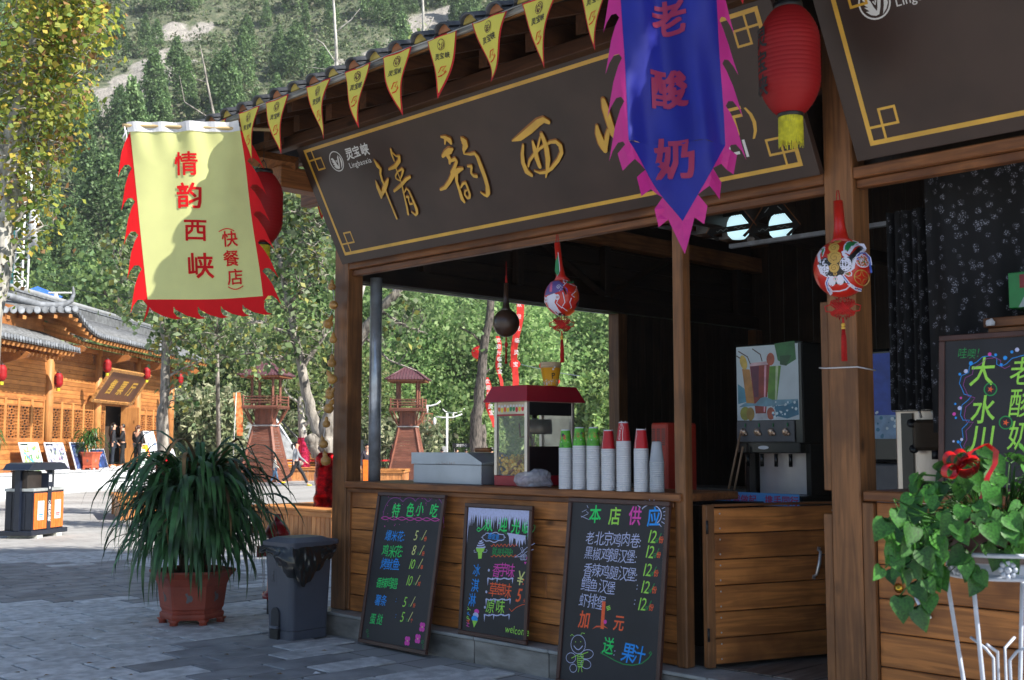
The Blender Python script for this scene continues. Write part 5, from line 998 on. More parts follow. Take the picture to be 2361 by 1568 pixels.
wl = mat('warm lit panel', (1., .72, .42), .5, var=.1, emit=.9); MB().box((0, .0, 0), (.8, .5, .42), stl, bev=.01).build('body', root); MB().box((.02, .3, .44), (.78, .32, .78), wl).build('lit_panel', root); MB().box((0, .0, .78), (.8, .5, .86), blk, bev=.01).build('hood', root)
for x in (.22, .30): b = MB(); b.tube([(x, .1, .77), (x+.01, .1, .50), (x-.01, .1, .42)], .008, black, n=6); b.build('tongs', root)
# green menu box and wooden shelf at the right edge
root = kthing('wall_shelf', 'small brown wooden shelf at the right edge with a crumpled white tissue', 'shelf', 0, 0, 0); a = pt(2270, 735, .42); MB().box((a.x, .40, a.z-.05), (a.x+.7, .62, a.z), wx, bev=.005).build('board', root); MB().box((a.x+.02, .41, a.z-.12), (a.x+.7, .60, a.z-.053), wx, bev=.005).build('board', root)
blob('crumpled_tissue', K(pt(2285, 742, .40).x, .385, pt(2285, 742, .40).z-.01), .022, wcl, 3, amp=.5, label='small crumpled white tissue stuck on the shelf edge', cat='tissue')
a = pt(2325, 630, .45); b_ = pt(2325, 712, .45); root = kthing('menu_box', 'green box with a dark red label at the right edge above the shelf', 'box', a.x, .44, b_.z); MB().box((0, 0, 0), (.3, .16, a.z-b_.z), mat('green box', rgb('1f7a3c'), .4, var=.1), bev=.004).build('body', root)
F = Flat(); F.rect(.06, .10, .2, .17, cm('box red', '7a1a20')); F.poly([(.05, .0), (.09, .07), (.14, .04), (.2, .09), (.2, .0)], cm('box pale', '98a8a8')); F.build('print', root, basis((0, -.001, .002), (1, 0, 0), (0, 0, 1)))
# ================================================================ PEDAL BIN
bing = mat('grey bin plastic', rgb('4a4e5a'), .45, var=.06, scale=3, bump=.05, bscale=120); bagb = mat('black bin liner', (.012, .012, .013), .25, var=.2, bump=.25, bscale=14, spec=.7)
c0 = kl(gnd(663, 1487)); root = kthing('pedal_bin', 'grey plastic pedal bin with black liner standing before the kiosk corner', 'bin', c0.x-.36, c0.y, .016, R(4))
def taper(z0, z1, a0, a1, inset=0, n=4, r=.04, wx_=.36, wy_=.42):
    def ring(z, g):
        P = []; 
        for cx, cy, s0 in ((g+r, g+r, 180), (wx_-g-r, g+r, 270), (wx_-g-r, wy_-g-r, 0), (g+r, wy_-g-r, 90)):
            for k in range(n+1): a = R(s0+90*k/n); P.append((cx+r*cos(a), cy+r*sin(a), z))
        return P
    A, B_ = ring(z0, a0), ring(z1, a1); m = len(A); return A+B_, [(k, (k+1) % m, m+(k+1) % m, m+k) for k in range(m)]+[tuple(range(m))[::-1], tuple(range(m, 2*m))]
b = MB(); v, f = taper(.075, .72, .024, .0); b.add(v, f, bing, False); v, f = taper(.0, .072, .022, .022); b.add(v, f, bing); b.build('body', root)
MB().box((.10, -.004, .0), (.20, .03, .075), black).build('pedal_recess', root); b = MB(); b.prism([(.10, .075), (.20, .075), (.20, .20)]+[(.15+.05*cos(R(a)), .20+.05*sin(R(a))) for a in range(10, 180, 20)]+[(.10, .20)], .004, .030, mat('recess', (.02, .022, .03), .6)); b.build('pedal_recess', root)
MB().box((.10, -.02, .085), (.20, .028, .105), mat('grey pedal', rgb('6a6e7a'), .5), bev=.004).build('pedal', root)
F = Flat(); F.stroke([(0, 0), (.075, 0), (.075, .13), (0, .13)], .003, mat('moulded mark', rgb('30343e'), .5), True); F.disc(.042, .108, .009, mat('moulded mark', (0, 0, 0)), 8); F.stroke([(.042, .095), (.038, .06), (.05, .03)], .01, mat('moulded mark', (0, 0, 0))); F.stroke([(.04, .09), (.02, .07)], .006, mat('moulded mark', (0, 0, 0))); F.stroke([(.015, .025), (.018, .05), (.03, .05), (.032, .025)], .004, mat('moulded mark', (0, 0, 0)))
F.build('bin_symbol', root, basis((.085, .008, .42), (1, 0, 0), (0, -.03, 1)))
b = MB(); v, f = taper(.722, .765, -.022, -.024, r=.05, wx_=.36, wy_=.42); b.add(v, f, bing); v, f = taper(.765, .80, -.022, .05, r=.05); b.add(v, f, bing); b.build('lid', root)
MB().tube([(-.0, .455, .755), (.36, .455, .755)], .022, bing, n=10).build('lid_hinge', root)
# liner: folded sheet round the rim, hanging in a swag on the sides facing the viewer
b = MB(); NI, NJ = 140, 16
for i in range(NI+1):
    u = i/NI
    if u < .45: x, y = .36*(u/.45), 0.; nx_, ny_ = 0, -1
    else: x, y = .36, .42*((u-.45)/.55); nx_, ny_ = 1, 0
    c_ = max(0, 1-abs(u-.45)/.07); nx_, ny_ = nx_*(1-.4*c_)+(.3*c_ if ny_ else 0), ny_*(1-.4*c_)-(.3*c_ if nx_ == 1 else 0)
    sag = .06+.26*max(0, 1-abs((u-.58)/.42))**1.0+.012*sin(i*.35)
    for j in range(NJ+1):
        v_ = j/NJ; q_ = noise.noise(Vector((u*9-v_*3*(u-.58)*4, v_*2.2, 3)))*.028+noise.noise(Vector((u*26, v_*5, 8)))*.010; off = .020+.022*sin(v_*pi)+q_*min(1, v_*3)+.012*v_
        b.v.append((x+nx_*max(.006, off), y+ny_*max(.006, off), .738-sag*v_))
b.f = [(i*(NJ+1)+j, i*(NJ+1)+j+1, (i+1)*(NJ+1)+j+1, (i+1)*(NJ+1)+j) for i in range(NI) for j in range(NJ)]; b.m = [0]*len(b.f); b.sm = [True]*len(b.f); b.mats = [bagb]; b.build('liner', root)
# ================================================================ HYDRANT
hred = mat('red hydrant enamel', rgb('a01c22'), .3, var=.12, coat=.2, scale=10); P_ = gnd(636, 1419); root = thing('fire_hydrant', 'red fire hydrant behind the grey pedal bin', 'fire hydrant', P_)
MB().lathe([(.085, 0), (.085, .16)], m=mat('hydrant pipe', (.06, .055, .05), .7, var=.3), n=18).build('base_pipe', root)
b = MB(); b.lathe([(.125, .16), (.128, .17), (.128, .20), (.10, .215), (.085, .23), (.078, .66), (.082, .70), (.095, .705), (.095, .72), (.12, .735), (.118, .76), (.085, .82), (.04, .85), (.03, .86), (.03, .92), (0, .92)], m=hred, n=24, cap=False); b.build('barrel', root)
for a, r_, L_ in ((-10, .055, .13), (100, .04, .12), (190, .055, .13)):
    d = Vector((cos(R(a)), sin(R(a)), 0)); b = MB(); b.tube([d*.05+Vector((0, 0, .58)), d*(.05+L_*.7)+Vector((0, 0, .58))], r_*.85, hred, n=14); b.tube([d*(.05+L_*.7)+Vector((0, 0, .58)), d*(.05+L_)+Vector((0, 0, .58))], r_, hred, n=10); b.build('outlet', root)
b = MB()
for k in range(9): z = .50-k*.028; b.tube([(-.10+.008*cos(a), -.09+(.008*sin(a) if k % 2 else 0), z+.013*sin(a)) for a in [i*pi/4 for i in range(9)]], .003, steel, n=4)
b.build('chain', root)
for k in range(6): a = k*pi/3; MB().tube([(.112*cos(a), .112*sin(a), .155), (.112*cos(a), .112*sin(a), .215)], .012, hred, n=6).build('flange_bolt', root)
# ================================================================ POTTED STRAP LEAF PLANT
clay = mat('terracotta', rgb('9a4430'), .55, var=.12, scale=6, bump=.1); soil = mat('soil', (.03, .022, .015), .9, var=.3, scale=30)
def hexpot(root, R0, H_, m=clay, feet=True, rot=0.):
    def hx(r): return [(r*cos(rot+k*pi/3), r*sin(rot+k*pi/3)) for k in range(6)]
    prof = [(.72, .10), (.74, .15), (.74, .20), (.69, .23), (.70, .27), (.73, .30), (.80, .72), (.88, .86), (1.0, .96), (1.0, 1.0), (.94, 1.0), (.82, .90)]
    b = MB(); vs = [(x*1, y, z*H_) for r, z in prof for x, y in hx(R0*r)]; n = len(prof)
    b.add(vs, [(i*6+k, i*6+(k+1) % 6, (i+1)*6+(k+1) % 6, (i+1)*6+k) for i in range(n-1) for k in range(6)]+[tuple(range(6))[::-1]], m); b.build('pot', root)
    b = MB(); b.add([(x, y, .90*H_) for x, y in hx(R0*.85)], [tuple(range(6))], soil); b.build('soil', root)
    if feet:
        for x, y in hx(R0*.66): b = MB(); b.lathe([(R0*.10, 0), (R0*.09, H_*.05), (R0*.15, H_*.10)], (x, y, 0), m, 8); b.build('foot', root)
        for k in range(6):
            a = rot+pi/6+k*pi/3; c = R0*cos(pi/6); b = MB(); F = Flat(); w_ = R0*.30
            F.stroke([(-w_, .36*H_), (w_, .36*H_), (w_*1.08, .70*H_), (-w_*1.08, .70*H_)], .008, m, True)
            F.stroke([(-.02, .60*H_), (0, .52*H_), (-.01, .42*H_)], .022, mat('worn glaze', (.16, .14, .14), .7)); F.disc(.015, .50*H_, .022, mat('worn glaze', (0, 0, 0)), 9, .03)
            q = F.build('moulding', root, fn=lambda x, y, h: Vector((((.73+.07*(y/H_-.30)/.42)*c+.003+h*2)*cos(a)-x*sin(a), ((.73+.07*(y/H_-.30)/.42)*c+.003+h*2)*sin(a)+x*cos(a), y)))
leafm = mat('dark strap leaf', (.055, .150, .050), .36, var=.35, scale=5, sss=.2, spec=.4, objrand=.35); leafs = mat('sunlit strap leaf', (.05, .14, .03), .4, var=.3, sss=.25, objrand=.3)  # platform plants get their own leaf green
def strap(L_, w_, lift, out, m, seed, seg=9):
    b = MB(); rr = random.Random(seed); tw = rr.uniform(-.5, .5); vs = []
    for i in range(seg+1):
        u = i/seg; x = out*(1-(1-u)**1.7); z = lift*sin(min(1, u*1.25)*pi*.56)*1.0-(L_*1.0)*max(0, u-.32)**1.55; wd = w_*min(1, .35+u*3)*(1-u**5)**1.0*(1 if u < .98 else .12); a = tw*u
        vs += [(x, -wd/2*cos(a), z-wd/2*sin(a)), (x, 0, z+wd*.12), (x, wd/2*cos(a), z+wd/2*sin(a))]
    fs = [(i*3+k, i*3+k+1, i*3+3+k+1, i*3+3+k) for i in range(seg) for k in range(2)]; b.add(vs, fs, m, True); return b.mesh('leaf')
def strap_plant(root, zt, m, n, scale, seed, nvar=14, rest=0):
    rr = random.Random(seed); ms = [strap(rr.uniform(.75, 1.25), rr.uniform(.040, .060), rr.uniform(.14, .50), rr.uniform(.42, .92), m, k) for k in range(nvar)]
    dry_ = None
    if m is leafm: dry_ = ms[3].copy(); dry_.materials.clear(); dry_.materials.append(mat('dry strap leaf', (.22, .13, .05), .7, var=.3))
    for k in range(n):
        link('leaf', (dry_ if dry_ and k % 17 == 5 else ms[k % nvar]), root, (rr.uniform(-.12, .12)*scale, rr.uniform(-.12, .12)*scale, zt+rr.uniform(-.42, .22)*scale), (rr.uniform(-.2, .2), rr.uniform(-.25, .12), rr.uniform(0, 2*pi)), scale*rr.uniform(.7, 1.12))
    if rest:
        b = MB()
        for k in range(rest):
            me = ms[rr.randrange(nvar)]; M = Matrix.Translation((rr.uniform(-.14, .14)*scale, rr.uniform(-.14, .14)*scale, zt+rr.uniform(-.52, .1)*scale)) @ Matrix.Rotation(rr.uniform(0, 2*pi), 4, 'Z') @ Matrix.Rotation(rr.uniform(-.2, .3), 4, 'Y') @ Matrix.Scale(scale*rr.uniform(.6, 1.05), 4)
            b.add([M @ v.co for v in me.vertices], [tuple(p.vertices) for p in me.polygons], m, True)
        b.build('inner_leaves', root, kind='stuff')
P_ = gnd(438, 1441); root = thing('potted_plant', 'big dark strap leaved plant in a hexagonal terracotta pot on the paving', 'potted plant', P_+Vector((0, .05, .016))); hexpot(root, .37, .46, rot=R(8))
b = MB(); rr = random.Random(1)
for k in range(9): a = rr.uniform(0, 6.28); b.tube([(.1*cos(a), .1*sin(a), .42), (.09*cos(a+.4), .09*sin(a+.4), .75), (.13*cos(a), .13*sin(a), 1.15)], [.02, .016, .012], mat('plant stem', (.09, .07, .045), .8), n=6)
b.build('stem', root); strap_plant(root, 1.05, leafm, 295, .92, 21, 18, 700)
# ================================================================ PLANT STAND WITH POTHOS
wm = mat('white painted iron', rgb('b4bccc'), .4, var=.08, scale=20); CX = atY(2300, 1270, 4.0); root = thing('plant_stand', 'white wrought iron plant stand with flower ornaments at the right edge', 'plant stand', (CX.x, CX.y, 0)); rz_ = CX.z; Rr = .205
def ringpts(r, z, n=36): return [(r*cos(2*pi*k/n), r*sin(2*pi*k/n), z) for k in range(n+1)]
MB().tube(ringpts(Rr, rz_), .0075, wm, n=8).build('top_ring', root); MB().tube(ringpts(Rr*.80, rz_-.078), .0075, wm, n=8).build('lower_ring', root); MB().tube(ringpts(Rr*.78, rz_-.070), .004, wm).build('lower_ring', root)
b = MB(); b.lathe([(Rr*.78, rz_-.075), (Rr*.78, rz_-.035)], m=wm, n=30, cap=False); b.build('band', root)
for k in range(8):
    a = k*pi/4+.25; 
    if k % 2 == 0: MB().tube([(Rr*cos(a), Rr*sin(a), rz_), (Rr*.8*cos(a), Rr*.8*sin(a), rz_-.078)], .005, wm).build('strut', root)
    fx = Vector((Rr*.92*cos(a+.3), Rr*.92*sin(a+.3), rz_-.045)); b = MB(); t_ = Vector((-sin(a+.3), cos(a+.3), 0)); b.sphere(fx, .013, wm, 8, 6)
    for q in range(8): w_ = q*pi/4; b.sphere(fx+t_*.022*cos(w_)+Vector((0, 0, .022*sin(w_))), .0095, wm, 7, 5)
    b.build('flower_ornament', root)
for k in range(4):
    a = k*pi/2+.75; P = []
    for u in range(13): v = u/12; r = .155*(1-v)**1.0+.034+.11*max(0, v-.62)**1.2; P.append((r*cos(a), r*sin(a), (rz_-.08)*(1-v)+.01))
    MB().tube(P, .0075, wm, n=8).build('leg', root)
    a2 = a; MB().tube([(.105*cos(a2), .105*sin(a2), rz_-.30), (.05*cos(a2+.2), .05*sin(a2+.2), rz_-.33), (.028*cos(a2), .028*sin(a2), rz_-.36), (.03*cos(a2), .03*sin(a2), rz_-.75), (.05*cos(a2), .05*sin(a2), .15)], .005, wm, n=6).build('inner_rod', root)
for a in (2.6, 5.4): b = MB(); b.sphere((.075*cos(a), .075*sin(a), rz_-.62), .042, wm, 12, 8, (1, .6, .85)); b.sphere((.075*cos(a), .075*sin(a)-.022, rz_-.62), .028, wm, 10, 6, (1, .5, .8)); b.build('rose_ornament', root)
potm = mat('dark red plastic pot', rgb('3c1410'), .35, var=.1); proot = thing('pothos_plant', 'trailing heart leaved plant in a dark red pot on the white stand', 'potted plant', (CX.x, CX.y, rz_-.035))
MB().lathe([(.12, .0), (.17, .05), (.205, .14), (.215, .15), (.20, .155), (.16, .13)], m=potm, n=32).build('pot', proot)
lm = mat('heart leaf', (.045, .165, .022), .38, var=.22, scale=9, sss=.25, spec=.45, objrand=.5)
def heart_mesh(sd):
    rr = random.Random(sd); b = MB(); out = [(0, 0), (.30, .16), (.50, .02), (.56, -.22), (.46, -.50), (.24, -.82), (0, -1.12)]; vs = []; cv = rr.uniform(.10, .30)
    L = [(x, y) for x, y in out]; mid = [(0, y*1.0) for x, y in out]
    for (x, y), (mx, my) in zip(out, mid): vs += [(mx, my*.98-.0, -.03-cv*my*my*.6), (x, y, .10*abs(x)*2-cv*y*y*.6), (-x, y, .10*abs(x)*2-cv*y*y*.6)]
    fs = []
    for i in range(len(out)-1): a, c = i*3, i*3+3; fs += [(a, a+1, c+1, c), (a+2, a, c, c+2)]
    b.add(vs, fs, lm, True); return b.mesh('leaf')
hm = [heart_mesh(k) for k in range(8)]; rr = random.Random(31); stems = MB(); tip = []
def put_leaf(par, p, facing, s, droop=None):
    f_ = Vector(facing).normalized(); up = Vector((rr.uniform(-.35, .35), rr.uniform(-.3, .3), 1)).normalized(); x = up.cross(f_).normalized(); y = f_.cross(x).normalized()
    M = Matrix(((x.x, y.x, f_.x), (x.y, y.y, f_.y), (x.z, y.z, f_.z))) @ Matrix.Rotation(rr.uniform(-.7, .7), 3, 'Z'); link('leaf', rr.choice(hm), par, p, M.to_euler(), s)
for k in range(215):
    a = rr.uniform(0, 2*pi); e = rr.uniform(.02, 1.0); rad = .30*math.sqrt(e)+.03; hgt = .15+.17*(1-e)+rr.uniform(-.06, .07); 
    if k > 120: rad = rr.uniform(.22, .38); hgt = rr.uniform(.03, .20)
    if sin(a) < -.1 and rad > .12: hgt = max(hgt, .13)
    if k > 185: a = rr.uniform(2.7, 3.7); rad = rr.uniform(.24, .36); hgt = rr.uniform(-.05, .10)
    p = Vector((rad*cos(a), rad*sin(a), hgt)); put_leaf(proot, p, (cos(a)*.7, sin(a)*.7-.45, .75-.5*e), rr.uniform(.042, .070)); stems.tube([(.05*cos(a), .05*sin(a), .12), (rad*.6*cos(a), rad*.6*sin(a), hgt*.8+.05), p], .0022, lm, n=4)
for (u, v0, v1, sw) in ((2090, 1180, 1380, -1), (2125, 1200, 1405, 1), (2060, 1150, 1310, -1), (2240, 1240, 1335, 1), (2150, 1220, 1290, -1), (2325, 1240, 1300, 1)):
    a = atY(u, v0, 3.82)-proot.location; b_ = atY(u+sw*8, v1, 3.85)-proot.location; P = [Vector((a.x*.5, a.y*.5, .13)), a]; n = 6
    for i in range(1, n+1): t_ = i/n; q_ = a.lerp(b_, t_)+Vector((.018*sin(i*1.7), .01*cos(i*2), 0)); P.append(q_)
    stems.tube(P, .003, lm, n=5)
    for i in range(1, n+1): q_ = P[i+1]; put_leaf(proot, q_+Vector((rr.uniform(-.03, .03), rr.uniform(-.02, .01), 0)), (rr.uniform(-.6, .6), -1, .3), rr.uniform(.045, .072))
stems.build('vine_stems', proot)
# red gift bow in the leaves
bowm = mat('red ribbon', rgb('b01418'), .3, var=.15, scale=30, spec=.6); bc = atY(2205, 1078, 3.78); root = thing('ribbon_bow', 'shiny red gift bow with gold print tucked into the heart leaved plant', 'bow', bc)
rr = random.Random(8)
for k in range(9):
    a = rr.uniform(-.5, pi+.5); L_ = rr.uniform(.050, .075); w_ = .026; d = Vector((cos(a), -.35, sin(a)*.8)).normalized(); side = d.cross(Vector((0, 1, .3))).normalized(); upv = side.cross(d); b = MB(); vs = []
    for i in range(13): t_ = i/12*2*pi; c_ = d*(L_*(1-cos(t_))/2)+side*(.024*sin(t_)); vs += [c_-upv*w_/2, c_+upv*w_/2]
    b.add(vs, [(2*i, 2*i+1, 2*i+3, 2*i+2) for i in range(12)], bowm, True); b.build('ribbon_loop', root)
b = MB(); P = [(0, 0, 0), (.04, -.01, .05), (.09, -.01, .075), (.125, 0, .05), (.12, 0, .01), (.095, 0, -.03), (.07, -.01, -.10)]; vs = []
for p in P: vs += [(p[0]-.004, p[1], p[2]), (p[0]+.012, p[1]-.006, p[2]+.003)]
b.add(vs, [(2*i, 2*i+1, 2*i+3, 2*i+2) for i in range(len(P)-1)], bowm, True); b.build('ribbon_tail', root)
# fallen leaves and litter on the paving
lf = mat('dry fallen leaf', rgb('8a6a3a'), .8, objrand=.3); rr = random.Random(77); b = MB(); b.add([(0, -.03, 0), (.02, 0, .006), (0, .035, .002), (-.02, 0, .008)], [(0, 1, 2, 3)], lf); dl = b.mesh('fallen_leaf')
for k in range(38): u, v = rr.uniform(20, 760), rr.uniform(1330, 1560); link('fallen_leaf', dl, None, gnd(u, v, .02), rr.uniform(0, 6), rr.uniform(.4, .8), label='small dry leaf lying on the shaded paving', cat='leaf', group='dry leaves scattered on the paving')
p = gnd(730, 1555, .018)+Vector((0, 0, .006)); b = MB(); b.add([(-.025, -.012, 0), (.02, -.015, .004), (.03, .008, 0), (-.01, .018, .012)], [(0, 1, 2, 3)], wcl); b.build('paper_scrap', None, p+Vector((0,0,.0)), label='tiny white paper scrap on the damp paving near the chalkboards', cat='litter')
# ================================================================ MIDDLE GROUND
orw = WD('orange bench wood', 0, (.56, .24, .07), (.30, .11, .03)); orv = WD('orange slat wood', 2, (.58, .26, .09), (.32, .12, .04))
lt_or = mat('orange slat', rgb('d8702c'), .5, var=.08, scale=10); wht = mat('label white', (.7, .7, .7), .5)
A = gnd(72, 1243); B_ = gnd(172, 1229); dv = (B_-A); Lw = dv.length*1.0; an = math.atan2(dv.y, dv.x); root = thing('litter_bin', 'black double litter bin with orange slats and a roof', 'bin', A-Vector((.0, 0, 0)), an); Lw = 1.0
navyb = mat('navy black enamel', rgb('1c2230'), .3, var=.08)
MB().box((-.06, -.04, .05), (Lw+.06, .55, .13), navyb, bev=.01).build('plinth', root)
for x in (.1, .7): MB().box((x, -.05, .0), (x+.16, .5, .05), mat('white block', (.6, .6, .55), .7), bev=.005).build('support_block', root)
for x0, x1 in ((.03, .42), (.55, .94)):
    MB().box((x0-.02, .0, .131), (x1+.02, .5, .78), navyb, bev=.004).build('bin_body', root); MB().box((x0-.03, -.015, .781), (x1+.03, .52, .83), mat('pale steel rim', (.55, .58, .58), .35, .5), bev=.004).build('rim', root)
    n = 5
    for k in range(n): w_ = (x1-x0)/n; MB().box((x0+k*w_+.004, -.016, .15), (x0+(k+1)*w_-.004, -.001, .75), lt_or, bev=.003).build('slat', root)
    MB().box((x0+.10, -.022, .30), (x1-.10, -.0165, .62), wht, 0).build('label_plate', root)
    F = Flat(); c_ = mat('label blue', rgb('2a7ab8'), .5) if x0 < .3 else mat('label red', rgb('d83a4a'), .5); F.stroke([(.05, .20), (.095, .28), (.14, .20)], .008, c_, True); F.rect(.03, .08, .16, .10, c_); F.rect(.04, .05, .15, .065, c_); F.build('label_print', root, basis((x0+.10, -.0225, .30), (1, 0, 0), (0, 0, 1)))
for k in range(4): MB().box((-.0, .02+k*.12, .15), (.009, .12+k*.12, .75), navyb, bev=.002).build('side_slat', root)
MB().box((.425, -.02, .131), (.545, .52, 1.08), navyb, bev=.003).build('centre_panel', root); MB().box((.0, .1, .831), (.42, .4, 1.12), mat('brown inner box', (.03, .022, .018), .5), bev=.01).build('ash_box', root)
F = Flat(); F.rect(.015, .80, .105, .92, wht); F.disc(.05, .70, .022, wht, 14); F.disc(.055, .46, .030, wht, 16); F.disc(.055, .46, .022, navyb, 16); F.text('灵宝峡', .012, .34, .10, wht, .02, vert=True); F.build('white_lettering', root, basis((.425, -.021, .131), (1, 0, 0), (0, 0, 1)))
for x in (-.03, .93): MB().box((x-.03, .2, .13), (x+.05, .3, 1.16), navyb, bev=.004).build('roof_post', root)
b = MB(); b.prism([(-.22, 1.14), (-.10, 1.155), (0, 1.24), (.12, 1.26), (.88, 1.26), (1.0, 1.24), (1.10, 1.155), (1.22, 1.14), (1.0, 1.13), (0, 1.13)], .02, .50, navyb); b.build('roof', root)
# planter benches ----------------------------------------------------
def planter_bench(C, half, rot, label, h=.46, openp=False):
    root = thing('planter_bench', label, 'bench', C, rot)
    for k in range(4):
        g_ = link('bench_side', None, root, None, k*pi/2); n = int(half*2/.13)
        if not openp or k in (1, 2):
            pass
        for i in range(n): MB().box((-half+.03+i*.13, -half+.05, .0), (-half+.15+i*.13, -half+.08, h-.09), orv, bev=.004).build('board', g_)
        MB().box((-half-.02, -half-.01, h-.09), (half+.02, -half+.04, h-.0), orw, bev=.006).build('apron', g_)
        for j in range(3): MB().box((-half-.03+j*.15, -half-.03+j*.15, h+.001), (half+.03-j*.15, -half+.11+j*.15, h+.04), orw, bev=.006).build('seat_slat', g_)
    return root
planter_bench(Vector((-7.45, 25.9, 0)), 1.25, R(22), 'square wooden planter bench around the grey trunk, beyond the litter bin')
planter_bench(Vector((-2.9, 20.9, 0)), 1.25, R(-46+0), 'square wooden planter bench around the forked tree beside the kiosk')
# stanchions ---------------------------------------------------------
def stanchion(u, v, label):
    P = gnd(u, v); root = thing('stanchion', label, 'stanchion', P, 0, 'black belt posts across the plaza'); MB().lathe([(.17, 0), (.17, .02), (.05, .05), (.03, .06)], m=black, n=16).build('base', root); MB().tube([(0, 0, .05), (0, 0, .95)], .03, black, n=10).build('post', root); return P
sp = [(472, 1108), (552, 1111), (697, 1104.5), (751, 1104), (940, 1103.0)]
lab = ['belt post behind the potted plant, near its left side', 'belt post by the foot of the left watchtower', 'belt post behind the woman in the grey jacket', 'belt post beside the forked tree with red foil', 'belt post before the right watchtower, near the woman in red']
Q = [stanchion(u, v, l_) for (u, v), l_ in zip(sp, lab)]; belt = mat('red belt', rgb('e0262e'), .6, sss=.2)
for a, b_, nm in ((Q[0], Q[1], 'leftmost'), (Q[1], Q[2], 'behind the boy'), (Q[2], Q[3], 'right of the grey jacket woman'), (Q[3], Q[4], 'ending before the right watchtower')):
    b = MB(); n = 10; vs = []
    for i in range(n+1): p = a.lerp(b_, i/n); s_ = .05*(1-(2*i/n-1)**2); vs += [(p.x, p.y, .92-s_), (p.x, p.y, .845-s_)]
    b.add(vs, [(2*i, 2*i+1, 2*i+3, 2*i+2) for i in range(n)], belt); b.build('queue_belt', None, label=f'red queue belt, the stretch {nm}', cat='belt')
# watchtowers --------------------------------------------------------
tw_w = WD('brown tower boards', 0, (.22, .085, .055), (.12, .045, .03)); tw_v = WD('brown tower posts', 2, (.25, .09, .055), (.12, .045, .03)); tw_o = WD('orange tower wood', 0, (.34, .12, .05), (.2, .07, .03)); plum = mat('plum metal roof', rgb('5c3a40'), .5, var=.08)
def watchtower(C, rot, s, label):
    root = thing('watchtower', label, 'tower', C, rot, 'wooden watchtowers on the plaza', s)
    b0, b1, h1 = 1.02, .46, 2.55
    n = 20
    for side in range(4):
        g_ = link('tower_wall', None, root, None, side*pi/2)
        for k in range(n):
            z0, z1 = h1*k/n, h1*(k+1)/n-.010; w0 = b0+(b1-b0)*z0/h1; w1 = b0+(b1-b0)*z1/h1; b = MB(); vs = [(-w0+.08, -w0, z0), (w0-.08, -w0, z0), (w1-.08, -w1-.012, z1), (-w1+.08, -w1-.012, z1), (-w0+.08, -w0+.05, z0), (w0-.08, -w0+.05, z0), (w1-.08, -w1+.05, z1), (-w1+.08, -w1+.05, z1)]
            b.add(vs, [(0, 1, 2, 3), (7, 6, 5, 4), (0, 4, 5, 1), (3, 2, 6, 7), (0, 3, 7, 4), (1, 5, 6, 2)], tw_w); b.build('board', g_)
        b = MB(); b.tube([(b0, -b0, 0), (b1, -b1, h1)], .085, tw_v, n=4, smooth=False); b.build('corner_batten', g_)
    MB().box((-.55, -.55, h1+.01), (.55, .55, h1+.06), mat('pale flashing', (.5, .5, .5), .5), bev=.01).build('flashing', root)
    for side in range(4):
        g_ = link('neck_wall', None, root, None, side*pi/2)
        for k in range(6): MB().box((-.42+k*.14, -.43, h1+.06), (-.285+k*.14, -.40, h1+.80), tw_v, 0).build('board', g_)
        for x in (-.46, .46): b = MB(); b.tube([(x, -.46, h1+.05), (x*1.2, -.58, h1+.2), (x*1.25, -.75, h1+.45), (x*1.5, -.92, h1+.80)], .05, tw_v, n=4, smooth=False); b.build('bracket', g_)
        fl = h1+.80; MB().box((-.95, -.95, fl+.02), (.95, -.90, fl+.14), tw_w, bev=.01).build('rim_board', g_)
        MB().tube([(.88, -.88, fl+.14), (.88, -.88, fl+.62)], .05, tw_v, n=4, smooth=False).build('rail_post', g_)
        for z in (.30, .42, .56): MB().box((-.9, -.90, fl+z-.03), (.9, -.86, fl+z+.015), tw_w, 0).build('rail', g_)
        MB().tube([(.55, -.55, fl+.1), (.55, -.55, fl+1.45)], .075, tw_v, n=4, smooth=False).build('roof_post', g_)
        MB().box((-1.05, -1.05, fl+1.42), (1.05, -.95, fl+1.52), tw_o, bev=.01).build('eave_board', g_)
        b = MB(); rt = fl+1.52; ap = fl+2.15; ns = 13; b.add([(-1.12, -1.12, rt), (1.12, -1.12, rt), (.12, -.12, ap), (-.12, -.12, ap)], [(0, 1, 2, 3)], plum); b.build('roof_sheet', g_)
        for k in range(ns): x = -1.0+2.0*k/(ns-1); f_ = (1-abs(x)/1.12)/(1-.12/1.12) if abs(x) > .12 else 1; f_ = min(1, f_); MB().tube([(x, -1.12, rt+.02), (x, -1.12+1.0*f_, rt+(ap-rt)*f_+.02)], .022, plum, n=4).build('roof_rib', g_)
        MB().tube([(1.15, -1.15, rt+.02), (.1, -.1, ap+.03)], .05, plum, n=6).build('hip_rib', g_)
    MB().box((-.95, -.95, h1+.80), (.95, .95, h1+.86), tw_w, 0).build('deck', root); return root
p = atY(610, 1100, 50.2); watchtower(Vector((p.x, 50.2, 0)), R(-8), (.84, .84, .93), 'left brown wooden watchtower with plum roof, left of the forked tree')
p = atY(940, 1100, 53.5); watchtower(Vector((p.x, 53.5, 0)), R(-2), (.82, .82, .93), 'right brown wooden watchtower seen through the serving opening')
